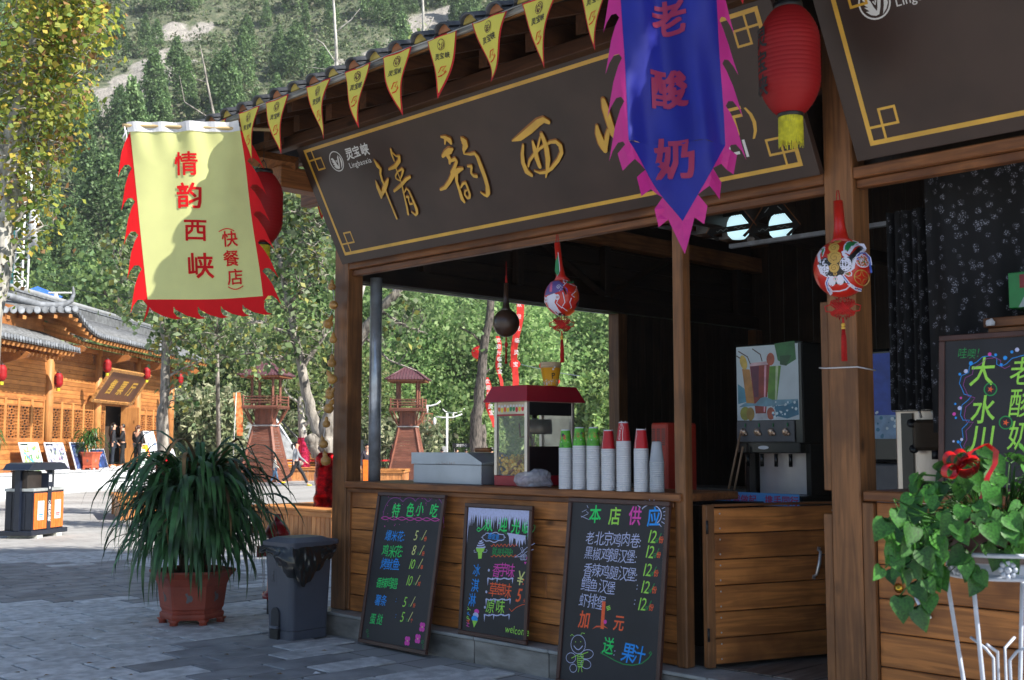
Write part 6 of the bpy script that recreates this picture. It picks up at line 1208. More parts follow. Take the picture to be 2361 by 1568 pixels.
# ================================================================ TICKET HALL
HO = Vector((-15.5, 44, 0)); HD = Vector((.043, .999, 0)).normalized(); HN = Vector((HD.y, -HD.x, 0)); HR = math.atan2(HD.y, HD.x)
hw = WD('honey plank', 0, (.54, .225, .065), (.34, .13, .04), gs=.6); hv = WD('honey post', 2, (.60, .27, .085), (.38, .15, .045), gs=.6); hh_ = WD('honey beam', 0, (.48, .19, .055), (.25, .09, .03), gs=.6)
hall = thing('ticket_hall', 'long honey coloured wooden ticket hall with grey tiled roofs and lattice windows', 'building', HO, HR)
def hb(name, a, b_, m, bev=0., par=None): return MB().box((a[0], -a[1], a[2]), (b_[0], -b_[1], b_[2]), m, bev=bev).build(name, par or hall)   # a: along, out, up
PZ = .70
cols = [-12.9, -8.8, -4.68, -.56, 3.53, 7.59]
for x in cols:
    b = MB(); b.lathe([(.17, 0), (.165, 4.4)], m=hv, n=16); b.build('column', hall, (x, -.05, PZ))
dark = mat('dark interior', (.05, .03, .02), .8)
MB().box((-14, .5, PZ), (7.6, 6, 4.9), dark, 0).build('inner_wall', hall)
for a, b_ in zip(cols[:-1], cols[1:]):
    door_bay = abs(a+.56) < .01
    hb('sill_beam', (a+.16, .04, PZ), (b_-.16, -.12, PZ+.12), hh_, .01)
    if not door_bay:
        for k in range(6): hb('plank', (a+.16, .02+.006*(k % 2), PZ+.125+k*.145), (b_-.16, -.05, PZ+.263+k*.145), hw, .006)
        hb('window_sill', (a+.16, .06, 1.60), (b_-.16, -.08, 1.68), hh_, .008)
    for k in range(8 if not door_bay else 3):
        z = 3.20+.145*k if not door_bay else 3.30+.16*k
        hb('plank', (a+.16, .02+.006*(k % 2), z), (b_-.16, -.05, z+.138), hw, .006)
    hb('window_head', (a+.16, .05, 3.06), (b_-.16, -.08, 3.19), hh_, .008)
    hb('upper_beam', (a+.16, .05, 4.36), (b_-.16, -.08, 4.50), hh_, .008); hb('top_beam', (a-.1, .10, 4.92), (b_+.1, -.1, 5.10), hh_, .008)
    # diamond lattice band: crossed laths
    g_ = link('lattice_band', None, hall); L_ = b_-a-.34; n = int(L_/.14); bb = MB()
    for k in range(-3, n+1):
        for sg in (1, -1):
            x0 = a+.17+k*.14+(0 if sg > 0 else .42); x1 = x0+sg*.42; z0, z1 = 4.50, 4.92
            if min(x0, x1) < a+.1 or max(x0, x1) > b_-.1: continue
            bb.tube([(x0, .0, z0), (x1, .0, z1)], .018, hh_, n=4, smooth=False)
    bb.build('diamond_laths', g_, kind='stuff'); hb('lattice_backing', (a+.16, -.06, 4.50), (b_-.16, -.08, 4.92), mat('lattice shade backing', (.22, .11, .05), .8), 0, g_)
def lattice_window(x0, x1, z0, z1, name='lattice_window', door=False):
    g_ = link(name, None, hall)
    for s in ((x0, x0+.07), (x1-.07, x1)): hb('stile', (s[0], .05, z0), (s[1], -.02, z1), hv, .004, g_)
    for s in ((z0, z0+.10), (z1-.26, z1-.20), (z1-.05, z1)): hb('rail', (x0+.07, .045, s[0]), (x1-.07, -.02, s[1]), hh_, .004, g_)
    hb('top_panel', (x0+.07, .01, z1-.20), (x1-.07, 0, z1-.05), hw, 0, g_); hb('pane', (x0+.07, -.03, z0+.10), (x1-.07, -.04, z1-.26), mat('dark lattice glass', (.10, .10, .10), .2), 0, g_)
    b = MB(); X0, X1, Z0, Z1 = x0+.07, x1-.07, z0+.10, z1-.26; W_, H_ = X1-X0, Z1-Z0; t = .022
    def bar(u0, v0, u1, v1): 
        a0, a1 = X0+W_*min(u0, u1), X0+W_*max(u0, u1); c0, c1 = Z0+H_*min(v0, v1), Z0+H_*max(v0, v1)
        if a1-a0 < 1e-6: a0 -= t/2; a1 += t/2
        else: c0 -= t/2; c1 += t/2
        b.box((a0, -.035, c0), (a1, .01, c1), hh_)
    for j in range(3):
        v0 = j/3; v1 = (j+1)/3; vm = (v0+v1)/2
        for u in (.18, .82): bar(u, v0, u, v1)
        for u in (.36, .64): bar(u, v0+.08, u, v1-.08)
        for v in (v0+.08, v1-.08): bar(.18, v, .82, v)
        bar(0, vm-.05, .36, vm-.05); bar(0, vm+.05, .36, vm+.05); bar(.64, vm-.05, 1, vm-.05); bar(.64, vm+.05, 1, vm+.05); bar(.5, v0+.08, .5, v0); bar(.5, v1-.08, .5, v1); bar(.36, vm, .64, vm); bar(.0, v0, 1, v0)
    b.build('fretwork', g_, kind='stuff')
for a, n in ((-12.9, 4), (-8.8, 4), (-4.68, 4), (3.53, 4)):
    b_ = cols[cols.index(a)+1]
    for k in range(n):
        w_ = (b_-a-.46)/n; lattice_window(a+.23+k*w_, a+.23+(k+1)*w_-.01, 1.68, 3.06)
lattice_window(-.38, .30, PZ+.12, 3.06); lattice_window(2.0, 2.68, PZ+.12, 3.06); lattice_window(2.70, 3.36, PZ+.12, 3.06)
MB().box((1.93, -.75, PZ+.1), (1.99, -.02, 3.04), hv, bev=.005).build('door_leaf', hall)
hb('door_threshold', (.30, .10, PZ), (1.95, -.2, PZ+.06), hh_, .005)
# roofs: slab, tile rows with round ends, rafters
slate_t = mat('blue grey roof tile', rgb('6e6f70'), .6, var=.2, scale=6); slate_e = mat('tile end', rgb('7c8086'), .7, var=.2, objrand=.25); brk = mat('grey ridge brick', rgb('626466'), .8, var=.15, objrand=.2); pale = mat('pale ridge cap', rgb('8a8c8e'), .7, var=.08)
tr = MB(); tr.lathe([(.055, 0), (.055, 3.2)], m=slate_t, n=8); tr.v = [(x, z, y) for x, y, z in tr.v]; trm = tr.mesh('tile_roll'); te = MB(); te.lathe([(.075, 0), (.078, .03), (.06, .035), (0, .03)], m=slate_e, n=10); te.v = [(x, -z, y) for x, y, z in te.v]; tem = te.mesh('tile_end')
rf = MB(); rf.box((-.06, -.0, -.07), (.06, 1.6, .05), hv, bev=.006); rfm = rf.mesh('rafter')
def roof(x0, x1, out, z, pitch, depth, ridge, name, upl=0, upr=0):
    g_ = link(name, None, hall); n = int((x1-x0)/.19); tp = math.tan(pitch)
    def lift(x): # eave ends curve upwards
        r = 0
        if upl: r += upl*max(0, 1-(x-x0)/2.2)**2
        if upr: r += upr*max(0, 1-(x1-x)/2.2)**2
        return r
    b = MB(); vs = []; m_ = 24
    for i in range(m_+1): x = x0+(x1-x0)*i/m_; vs += [(x, -out, z+lift(x)), (x, -out+depth, z+depth*tp+lift(x)*.3), (x, -out, z+lift(x)-.05), (x, -out+depth, z+depth*tp-.05)]
    b.add(vs, [q for i in range(m_) for q in ((i*4, i*4+4, i*4+5, i*4+1), (i*4+2, i*4+3, i*4+7, i*4+6), (i*4, i*4+2, i*4+6, i*4+4))], slate_t); b.build('roof_deck', g_)
    for i in range(n):
        x = x0+.1+i*.19; zl = lift(x); link('tile_roll', trm, g_, (x, -out-.01, z+.04+zl), (pitch-math.atan(zl*.7/depth), 0, 0), (1, depth/cos(pitch)/3.2, 1)); link('tile_end', tem, g_, (x, -out-.02, z+.05+zl))
    for i in range(int((x1-x0)/.30)):
        x = x0+.15+i*.30; link('rafter', rfm, g_, (x, -out+.06, z-.13+lift(x)), (pitch*.8, 0, 0))
        if i % 1 == 0: link('rafter', rfm, g_, (x, -out+.45, z-.27+lift(x)*.7), (pitch*.6, 0, 0), (.9, .8, .9))
    if ridge:
        zr = z+depth*tp; y = -out+depth
        hb_ = lambda nm, a, c, m: MB().box(a, c, m, bev=.01).build(nm, g_)
        for i in range(int((x1-x0)/.62)): hb_('ridge_brick', (x0+i*.62+.01, y-.10, zr+.02), (x0+(i+1)*.62-.01, y+.1, zr+.36), brk)
        hb_('ridge_course', (x0, y-.13, zr+.365), (x1, y+.13, zr+.42), slate_e)
        MB().tube([(x0, y, zr+.50), (x1, y, zr+.50)], .10, pale, n=8).build('ridge_cap', g_); MB().tube([(x0, y-.11, zr+.0), (x1, y-.11, zr+.0)], .05, pale, n=8).build('ridge_foot', g_)
    return g_
roof(-14.5, -5.25, 1.35, 4.66, R(24), 1.7, False, 'lower_roof')
roof(-5.6, 8.9, 1.35, 5.30, R(24), 2.3, True, 'main_roof', upl=.62)
roof(-14.5, -5.75, -.6, 6.05, R(24), 1.8, True, 'upper_roof', upr=.0)
MB().box((-14.5, -.1, 4.95), (-5.3, .1, 5.95), hh_).build('clerestory_wall', hall)
# upturned corner: hip ridge sweeping to a horn, side eave in front of it
b = MB(); P = [(-9.5, 1.2, 6.65), (-8.2, .7, 6.42), (-7.2, .1, 6.25), (-6.5, -.5, 6.08), (-6.0, -.95, 6.12), (-5.78, -1.2, 6.30), (-5.72, -1.25, 6.55), (-5.80, -1.25, 6.78)]; b.tube(P, [.12, .12, .12, .12, .11, .08, .06, .025], slate_e, n=8); b.build('hip_ridge', hall)
for i in range(15):
    x = -5.72; t_ = i/14; link('tile_end', tem, hall, (-5.85-t_*3.6, -1.35+t_*1.9, 6.02-.62*math.sin(t_*pi*.5)*.55), (0, 0, R(-40)), 1.5)
    if i % 2 == 0: link('rafter', rfm, hall, (-5.9-t_*3.6, -1.25+t_*1.9, 5.80-.62*math.sin(t_*pi*.5)*.55), (.15, 0, R(-40)), 1.0)
b = MB(); b.add([(-5.7, -1.4, 5.98), (-9.4, .55, 5.66), (-7.6, 2.2, 6.6), (-5.2, .4, 6.3), (-5.7, -1.4, 5.90), (-9.4, .55, 5.58)], [(0, 1, 2, 3), (0, 4, 5, 1)], slate_t); b.build('corner_roof', hall)
for x in cols[1:]:
    b = MB(); b.prism([(0, 0), (1.2, .30), (1.3, .42), (1.15, .50), (0, .42)], -.07, .07, hh_, Matrix.Translation((x, 0, 4.42 if x > -5 else 3.90)) @ Matrix.Rotation(R(-90), 4, 'Z')); b.build('eave_bracket', hall)
MB().box((-14, -1.35, .0), (9.2, 6.5, PZ-.04), mat('white platform render', (.62, .64, .66), .7, var=.06), 0).build('platform', hall)
for k in range(19): MB().box((-14+k*1.22+.004, -1.38, PZ-.038), (-14+(k+1)*1.22-.004, .5, PZ), mat('platform slab', (.55, .56, .57), .6, objrand=.1), bev=.006).build('platform_slab', hall)
def H(a, n, z): return HO+HD*a+HN*n+Vector((0, 0, z))
# hanging name board
root = thing('signboard', 'brown framed name board with gold characters tilted over the ticket hall door', 'sign', H(-1.55, .30, 3.25), HR)
M = basis((0, 0, 0), (1, 0, 0), (-.00, -.55, .84)); Lb, Hb = 3.75, 1.2
MB().box((0, 0, -.03), (Lb, Hb, .03), mat('brown board', rgb('6b4530'), .45, var=.05), M=M).build('panel', root)
fr_ = mat('carved gold frame', rgb('b8844a'), .5, var=.25, scale=12)
for a, b_ in (((-.12, -.12, -.04), (Lb+.12, 0, .07)), ((-.12, Hb, -.04), (Lb+.12, Hb+.12, .07)), ((-.12, .001, -.04), (0, Hb-.001, .07)), ((Lb, .001, -.04), (Lb+.12, Hb-.001, .07))): MB().box(a, b_, fr_, bev=.01, M=M).build('frame', root)
F = Flat()
for k, ch in enumerate('售票厅'): F.text(ch, .55+k*1.0, .34, .66, gold, .022, shear=.12, sx=.9)
F.build('gold_lettering', root, Matrix.Translation(M.to_3x3() @ Vector((0, 0, .033))) @ M)
sm = lantern_meshes(.14, .47, 16, fr=.13)
for k, (a, z) in enumerate(((-10.19, 3.69), (-6.36, 3.69), (-2.36, 4.42), (1.62, 4.40), (5.59, 4.39))):
    lantern(['red lantern at the far left edge under the lower eave of the ticket hall', 'red lantern under the lower eave, near its right end', 'red lantern at the top left corner of the ticket hall name board', 'red lantern at the top right corner of the ticket hall name board', 'red lantern at the far right end of the ticket hall eave'][k], H(a, 1.12, z-.04), .14, .47, R(-20), '灵宝峡', 'red lanterns along the ticket hall eave', sm, .10)
# picture boards leaning at the wall
def pic(a, n, w_, h_, label, kind, pal, lean=.30):
    root = thing('picture_board', label, 'poster', H(a, n, PZ+.002), HR); M = basis((0, 0, 0), (1, 0, 0), (0, lean, 1)); MB().box((0, 0, -.02), (w_, h_, .02), mat('white board edge', (.7, .7, .72), .5), bev=.006, M=M).build('board', root)
    F = Flat(); rr = random.Random(kind); F.rect(.03, .03, w_-.03, h_-.03, mat(f'picture base {kind}', rgb(pal[0]), .35, var=.35, scale=5, stretch=(1, 1, 1), dark=rgb(pal[1])))
    for k in range(34): F.disc(rr.uniform(.15, w_-.15), rr.uniform(.12, h_-.2), rr.uniform(.025, .11), mat(f'picture ink {kind}{k%4}', rgb(pal[1+k % 4]), .4, var=.3, scale=9), 9, rr.uniform(.02, .09), rr.uniform(0, 3))
    if kind == 1: F.stroke([(w_*.15, h_*.65), (w_*.5, h_*.30), (w_*.85, h_*.12), (w_*.95, h_*.45)], .06, mat('picture river', rgb('4a9ad8'), .4))
    F.rect(.05, h_-.10, w_*.42, h_-.05, navyb); F.build('picture', root, Matrix.Translation(M.to_3x3() @ Vector((0, 0, .0205))) @ M); return root
pic(-7.35, .62, 1.35, .98, 'bright landscape map board, leftmost leaning against the ticket hall', 1, ('d8e4ee', '8ab05a', '6a9a70', 'c89ab8', 'b8d0e8'))
pic(-5.55, .62, 1.45, .98, 'purple grey landscape board, second leaning against the ticket hall', 2, ('c8ccd8', '5a5a78', '8a9a8a', '4a5070', 'b09ab0'))
pic(-3.55, .62, 1.25, 1.0, 'dark blue landscape board partly behind the hanging leaved plant', 3, ('3a4a78', '28304a', '5a7aa8', '405a80', '8aa0c0'))
pic(-2.15, .66, 1.35, .75, 'dark blue board between the potted plant and the guides', 4, ('2c3a68', '283a5a', '6a5a98', '4a6aa8', '7a8ab8'))
pic(2.2, .75, 1.0, .72, 'pale grey photograph board behind the guide in black', 5, ('b8c4c0', '8aa08a', 'd0d8e0', '98a8b0', '6a8070'))
pic(3.0, .70, .8, .95, 'board with red and yellow stripes', 6, ('d83a30', 'e8c030', 'f0f0f0', 'd02020', 'e8a020')); pic(3.9, .62, 1.2, 1.5, 'tall white map board with blue lines at the right of the door', 7, ('e8ecf4', '9ab0d8', 'f4f4f8', '7a90c8', 'c8d0e8'))
# potted plants on the platform
def hallplant(a, n, label, sd):
    root = thing('potted_plant', label, 'potted plant', H(a, n, PZ+.004), 0, None); hexpot(root, .42, .62, m=mat('bright terracotta', rgb('c05a3a'), .55, var=.1)); strap_plant(root, 1.05, leafs, 110, .78, sd, 8, 60); return root
hallplant(-2.95, .85, 'green drooping plant in a terracotta pot on the ticket hall platform', 5); hallplant(-9.75, .5, 'green drooping plant at the left photo edge on the platform', 6)
# ================================================================ PEOPLE
skin = mat('skin', rgb('d8a488'), .55, var=.04, sss=.05); hairb = mat('black hair', (.012, .010, .009), .4, var=.2); hairbr = mat('brown hair', rgb('5a3420'), .45, var=.2)
def cloth(n_, h_, r=.8): return mat(n_+' cloth', rgb(h_), r, var=.08, scale=12)
def skinmesh(name, chains, m, parent, lv=1):
    vs, es, rs = [], [], []; idx = {}
    for ch in chains:
        prev = None
        for p, r in ch:
            k = tuple(round(x, 3) for x in p)
            if k not in idx: idx[k] = len(vs); vs.append(p); rs.append(r)
            if prev is not None and prev != idx[k]: es.append((prev, idx[k]))
            prev = idx[k]
    me = bpy.data.meshes.new(name); me.from_pydata(vs, es, []); o = bpy.data.objects.new(name, me); COL.objects.link(o)
    sk = o.modifiers.new('s', 'SKIN'); sb = o.modifiers.new('u', 'SUBSURF'); sb.levels = lv; sb.render_levels = lv
    for i, r in enumerate(rs): rr_ = r if hasattr(r, '__len__') else (r, r); me.skin_vertices[0].data[i].radius = rr_; me.skin_vertices[0].data[i].use_root = (i == 0)
    dg = bpy.context.evaluated_depsgraph_get(); m2 = bpy.data.meshes.new_from_object(o.evaluated_get(dg)); m2.name = name; bpy.data.objects.remove(o); m2.materials.clear(); m2.materials.append(m)
    for p in m2.polygons: p.use_smooth = True; p.material_index = 0
    return link(name, m2, parent)
def person(label, P, rot, h=1.62, stride=.0, armf=.15, armb=.1, top='2a2c34', legs='15161a', shoe='222222', hair='black', longhair=False, pony=False, cape=False, skirt=False, bag=None, topname='jacket', bend=0., hold=False, sit=0., child=False, sc_=1.):
    """figure faces local -y; stride moves the feet apart along y"""
    root = thing('person', label, 'person', P, rot); k = h/1.65; S = lambda x, y, z: (x*k, y*k, z*k)
    hz = .88-.38*sit; kn = .47; dy = stride
    hip = [S(.085, 0, hz), S(-.085, 0, hz)]; b_ = bend
    kneeL, kneeR = S(.09, -dy*.45-.42*sit, kn+.0), S(-.09, dy*.25-.42*sit, kn-.02*dy); ankL, ankR = S(.09, -dy*.75-.38*sit, .08), S(-.09, dy*.85-.38*sit, .10+.10*min(1, abs(dy)*1.5))
    pel, wst, chs, nck, hed = S(0, 0, hz+.02), S(0, -b_*.1, hz+.20), S(0, -b_*.3, hz+.42), S(0, -b_*.45-.01, hz+.58), S(0, -b_*.5-.03, hz+.70)
    shL, shR = S(.17, -b_*.32, hz+.52), S(-.17, -b_*.32, hz+.52)
    if hold: elL, hdL = S(.22, -.10, hz+.24), S(.10, -.34, hz+.26); elR, hdR = S(-.22, -.10, hz+.24), S(-.10, -.34, hz+.22)
    else: elL, hdL = S(.23, -armf*.4, hz+.26), S(.23, -armf*1.3-.06, hz+.03); elR, hdR = S(-.23, armb*.5, hz+.26), S(-.23, armb*1.0-.05, hz+.02)
    body = [[(pel, (.13*k, .10*k)), (wst, (.11*k, .085*k)), (chs, (.135*k, .10*k)), (nck, (.05*k, .05*k)), (hed, (.075*k, .085*k)), (S(0, -b_*.5-.03, hz+.77), (.065*k, .075*k))]]
    for s, e, hnd in ((shL, elL, hdL), (shR, elR, hdR)):
        d = Vector(hnd)-Vector(e); tipp = tuple(Vector(hnd)+d.normalized()*.09*k); body.append([(chs, (.135*k, .10*k)), (s, .055*k), (e, .040*k), (hnd, .026*k), (tipp, (.030*k, .014*k))])
    for hp_, kn_, an_ in ((hip[0], kneeL, ankL), (hip[1], kneeR, ankR)): body.append([(pel, (.13*k, .10*k)), (hp_, .085*k), (kn_, .055*k), (an_, .035*k), (tuple(Vector(an_)+Vector((0, -.14*k, -.05*k))), (.035*k, .022*k))])
    skinmesh('body', body, skin, root, 2)
    t = cloth(topname+' '+top, top); g = .014*k; c2 = [[(pel, (.145*k, .115*k)), (wst, (.125*k, .10*k)), (chs, (.15*k, .115*k)), (tuple(Vector(nck)-Vector((0, 0, .02*k))), (.07*k, .06*k))]]
    for s, e, hnd in ((shL, elL, hdL), (shR, elR, hdR)): c2.append([(chs, (.15*k, .115*k)), (s, .068*k), (e, .053*k), (tuple(Vector(e).lerp(Vector(hnd), .85)), .040*k)])
    skinmesh(topname, c2, t, root, 2)
    if cape: b = MB(); b.lathe([(.06*k, (hz+.58)*k), (.19*k, (hz+.50)*k), (.24*k, (hz+.30)*k), (.27*k, (hz+.02)*k), (.25*k, (hz+.01)*k)], (0, 0, 0), t, 20, 1., .75); b.build('cape', root)
    lc = cloth('trousers '+legs, legs); c3 = []
    for hp_, kn_, an_ in ((hip[0], kneeL, ankL), (hip[1], kneeR, ankR)): c3.append([(pel, (.135*k, .11*k)), (hp_, .098*k), (kn_, .068*k), (tuple(Vector(kn_).lerp(Vector(an_), .93)), .056*k)])
    skinmesh('trousers', c3, lc, root, 2)
    for an_ in (ankL, ankR): b = MB(); v = Vector(an_); b.sphere((v.x, v.y-.06*k, max(.035*k, v.z-.045*k)), .06*k, cloth('shoe '+shoe, shoe, .5), 10, 6, (.75, 1.9, .6)); b.build('shoe', root)
    hm_ = hairb if hair == 'black' else hairbr; hc = Vector(hed)+Vector((0, .012*k, .045*k)); b = MB(); n_ = 14; b.sphere(hc, .102*k, hm_, n_, 10, (.92, 1.02, .95)); 
    # cut the hair cap away over the face
    keep = [i for i, v in enumerate(b.v) if not (v[1] < hc.y-.035*k and v[2] < hc.z+.045*k) and v[2] > hc.z-.085*k]; ks = set(keep); b.f2 = [f for f in b.f if all(q in ks for q in f)]; b.f = b.f2; b.m = [0]*len(b.f); b.sm = [True]*len(b.f)
    if longhair: b.tube([hc+Vector((0, .05*k, .03*k)), hc+Vector((0, .09*k, -.12*k)), hc+Vector((.02*k, .11*k, -.35*k)), hc+Vector((0, .10*k, -.48*k))], [.06*k, .085*k, .075*k, .02*k], hm_, n=10)
    if pony: b.tube([hc+Vector((0, .09*k, .02*k)), hc+Vector((0, .17*k, -.02*k)), hc+Vector((0, .17*k, -.14*k)), hc+Vector((0, .14*k, -.22*k))], [.03*k, .045*k, .04*k, .012*k], hm_, n=8)
    b.build('hair', root)
    b = MB(); f_ = Vector(hed)+Vector((0, -.082*k, .01*k)); b.sphere(f_+Vector((0, -.012*k, -.005*k)), .014*k, skin, 6, 4, (.8, 1, 1.5)); b.build('nose', root)
    b = MB()
    for sx_ in (-1, 1): b.sphere(f_+Vector((sx_*.030*k, .004*k, .018*k)), .009*k, black, 6, 4)
    b.build('eye', root); b = MB(); b.sphere(f_+Vector((0, .004*k, -.038*k)), .014*k, mat('lip', rgb('a85048'), .5), 6, 4, (1.4, .6, .45)); b.build('mouth', root)
    b = MB()
    for sx_ in (-1, 1): b.sphere(Vector(hed)+Vector((sx_*.082*k, .01*k, .01*k)), .02*k, skin, 6, 4, (.4, .8, 1.3))
    b.build('ear', root)
    if bag: bt = thing('handbag', bag[1], 'bag', Vector(P)+Matrix.Rotation(rot, 3, 'Z') @ Vector(S(*bag[2]))); b = MB(); b.sphere((0, 0, 0), .15*k, cloth('bag '+bag[0], bag[0]), 12, 8, (.55, 1., .7)); b.build('bag_body', bt); MB().tube([(0, .1*k, .05*k), (.02, .06*k, .55*k), (0, -.1*k, .05*k)], .010, cloth('bag '+bag[0], bag[0]), n=5).build('strap', bt); bt.rotation_euler.z = rot
    return root
pf = H(-.75, .75, PZ); person('woman in a black suit with long hair before the ticket hall door', H(-.62, .72, PZ+.003), R(120), 1.62, .05, top='22242a', legs='1c2430', shoe='e8e8e8', longhair=True)
person('guide in a black suit and white shirt holding papers by the door', H(.30, .75, PZ+.003), R(-70), 1.60, .08, top='1c1d22', legs='18181c', shoe='e8e8ee', hold=True)
person('guide in a black jacket seen from behind with curly brown ponytail', H(1.30, .95, PZ+.003), R(170), 1.58, .06, top='26262a', legs='1a1a1e', hair='brown', pony=True)
person('crouching visitor in white and blue by the map board', H(5.2, .9, PZ-.25), R(60), 1.3, .05, top='c8c8d0', legs='3a4a6a', sit=.6)
person('walking woman in a grey jacket with ponytail and yellow shoes', gnd(681, 1121), R(92), 1.62, .62, armf=.25, top='8a8e94', legs='202024', shoe='e0c818', pony=True, bag=('a89a8c', 'grey brown shoulder bag of the walking woman', (.24, -.12, .88)), topname='grey jacket')
person('small boy in a dark vest and blue trousers walking behind the woman', gnd(633, 1117), R(100), 1.12, .30, top='d8d4c8', legs='5a7a9a', shoe='3a8ad8')
person('woman in a dark red cape and black trousers with a ponytail', gnd(908, 1106), R(-82), 1.62, .22, top='7a1c28', legs='16161a', hair='brown', pony=True, cape=True)
person('person in a white and red patterned top behind the popcorn machine', atY(1134, 1100, 40)*Vector((1, 1, 0)) if False else Vector((atY(1134, 1060, 36).x, 36, 0)), R(-90), 1.45, .1, top='c87a7a', legs='3a2a2a')
person('person sitting behind an orange cloth beside the steel pole', Vector((atY(846, 1080, 38).x, 38, 0)), R(40), 1.55, .1, top='2a2430', legs='30303a')
b = MB(); b.add([(0, 0, .0), (.28, 0, 0), (.42, .0, 1.02), (-.02, 0, 1.05)], [(0, 1, 2, 3)], cloth('fluorescent orange', 'ff7a1c')); b.v += [(x, .05, z) for x, y, z in b.v]; b.f += [[4, 7, 6, 5], [0, 4, 5, 1], [2, 6, 7, 3], [0, 3, 7, 4], [1, 5, 6, 2]]; b.m = [0]*6; b.sm = [False]*6
b.build('orange_banner', None, Vector((atY(838, 1080, 37).x, 37, .05)), label='bright orange hanging cloth between the corner post and the steel pole', cat='banner')
for u, lb, tp in ((1052, 'pale haired visitor beyond the grey food warmer', 'b8b8b8'), (1074, 'dark haired visitor beyond the grey food warmer', '30303a'), (1019, 'visitor in pink at the left of the grey food warmer lid', 'd86ab0')): person(lb, Vector((atY(u, 1060, 52).x, 52, 0)), R(random.uniform(0, 300)), 1.35, .1, top=tp, legs='30303a', hair='black')
# tree foil wraps come with the trees; lattice lamp columns, lamps, sign
lat = mat('brown lattice column', rgb('a86a4a'), .6, var=.12)
def lamp_column(u, v, Y, h, label):
    P = atY(u, 1090, Y); P.z = 0; root = thing('lantern_column', label, 'lamp column', P, 0, 'brown lattice lamp columns by the path')
    for x in (-.27, .24): MB().box((x, -.03, .2), (x+.04, .04, h), lat).build('column_side', root)
    for k in range(4):
        z = h-.05-(k+1)*.78
        if z < .1: break
        b = MB()
        for j in range(7): b.box((-.23, -.02, z+.12+j*.09), (.24, .02, z+.135+j*.09), lat); b.box((-.23+j*.075, -.021, z+.10), (-.215+j*.075, .021, z+.68), lat)
        b.build('lattice_panel', root); MB().box((-.14, .0, z+.26), (.14, .012, z+.54), wht).build('character_panel', root)
        F = Flat(); F.text('灵宝峡景'[k], -.10, z+.31, .22, lat, .01); F.build('column_lettering', root, basis((0, -.026, 0), (1, 0, 0), (0, 0, 1))); MB().box((-.23, -.03, z-.02), (.24, .03, z+.06), wht).build('band', root)
    MB().box((-.29, -.06, h), (.30, .06, h+.05), lat).build('cap', root); MB().tube([(0, 0, h+.05), (0, 0, h+.42)], .05, white).build('lamp_stem', root)
    MB().tube([(-.62, 0, h+.66), (-.45, 0, h+.50), (-.15, 0, h+.43), (.2, 0, h+.43), (.5, 0, h+.52), (.68, 0, h+.68)], .045, white, n=6).build('curved_lamp', root)
lamp_column(984, 1050, 60, 3.15, 'lattice lamp column nearest the right watchtower'); lamp_column(1044, 1050, 68, 3.0, 'lattice lamp column behind the white lamp post'); lamp_column(1061.5, 1050, 74, 2.9, 'farthest and smallest lattice lamp column')
P = atY(1030, 1090, 58); P.z = 0; root = thing('street_lamp', 'white curved street lamp with a small grey box', 'street lamp', P); MB().tube([(0, 0, 0), (0, 0, 3.15)], .055, white).build('post', root); MB().tube([(-.55, 0, 2.98), (-.2, 0, 2.93), (.3, 0, 2.93), (.75, 0, 3.1)], .035, white, n=6).build('arm', root); MB().sphere((-.62, 0, 2.75), .12, white, 10, 6, (.7, .7, 1.6)).build('lamp_head', root); MB().box((-.22, -.08, 1.0), (-.06, .08, 1.5), mat('grey box', (.5, .5, .5), .5), bev=.01).build('control_box', root)
P = atY(1052, 1090, 57); P.z = 0; root = thing('direction_sign', 'black pointer sign with white lettering beyond the counter', 'sign', P); MB().tube([(-.1, 0, 0), (-.1, 0, 1.65)], .03, black).build('post', root); b = MB(); b.prism([(-.2, 1.45), (.9, 1.45), (1.05, 1.55), (.9, 1.66), (-.2, 1.66)], -.03, .03, black); b.build('arrow_board', root); F = Flat(); F.text('游客中心', .0, 1.5, .13, wht, .01); F.build('lettering', root, basis((0, -.031, 0), (1, 0, 0), (0, 0, 1)))
# park benches, wooden bin
yl = mat('yellow orange slat', rgb('e89a1c'), .5, var=.08)
def park_bench(P, rot, label, m=yl, s=1.):
    root = thing('park_bench', label, 'bench', P, rot, 'slatted park benches at the far side', s)
    for k in range(4): MB().box((-.75, -.25+k*.11, .42), (.75, -.16+k*.11, .45), m, bev=.004).build('seat_slat', root)
    for k in range(3): MB().box((-.75, .22+k*.02, .52+k*.13), (.75, .25+k*.02, .62+k*.13), m, bev=.004).build('back_slat', root)
    for x in (-.68, .68): b = MB(); b.tube([(x, -.22, 0), (x, -.20, .41), (x, .20, .41), (x, .27, .92)], .025, black, n=6); b.tube([(x, .25, 0), (x, .18, .41)], .025, black, n=6); b.build('leg', root)
for u, Y, lb in ((652, 56, 'yellow orange park bench at the foot of the left watchtower'), (716, 57, 'yellow orange park bench behind the pink wrapped tree'), (742, 57, 'yellow orange park bench left of the forked tree trunk'), (889, 60, 'orange park bench seen just left of the woman in the red cape')): P = atY(u, 1090, Y); P.z = 0; park_bench(P, 0, lb)
P = atY(726, 1090, 58); P.z = 0; root = thing('wooden_bin', 'small brown slatted wooden bin near the retaining wall', 'bin', P)
for k in range(8): MB().box((-.4+k*.10, -.3, .05), (-.31+k*.10, -.27, 1.15), orv, bev=.004).build('slat', root)
MB().box((-.4, -.26, .05), (.4, .3, 1.12), tw_w).build('liner', root); MB().box((-.45, -.35, 1.2), (.45, .35, 1.28), tw_w, bev=.01).build('lid', root)
pk = Vector((atY(697, 1100, 53).x, 53, 0)); planter_bench(pk, 1.6, R(10), 'square wooden planter bench around the pink wrapped trunk', .55)
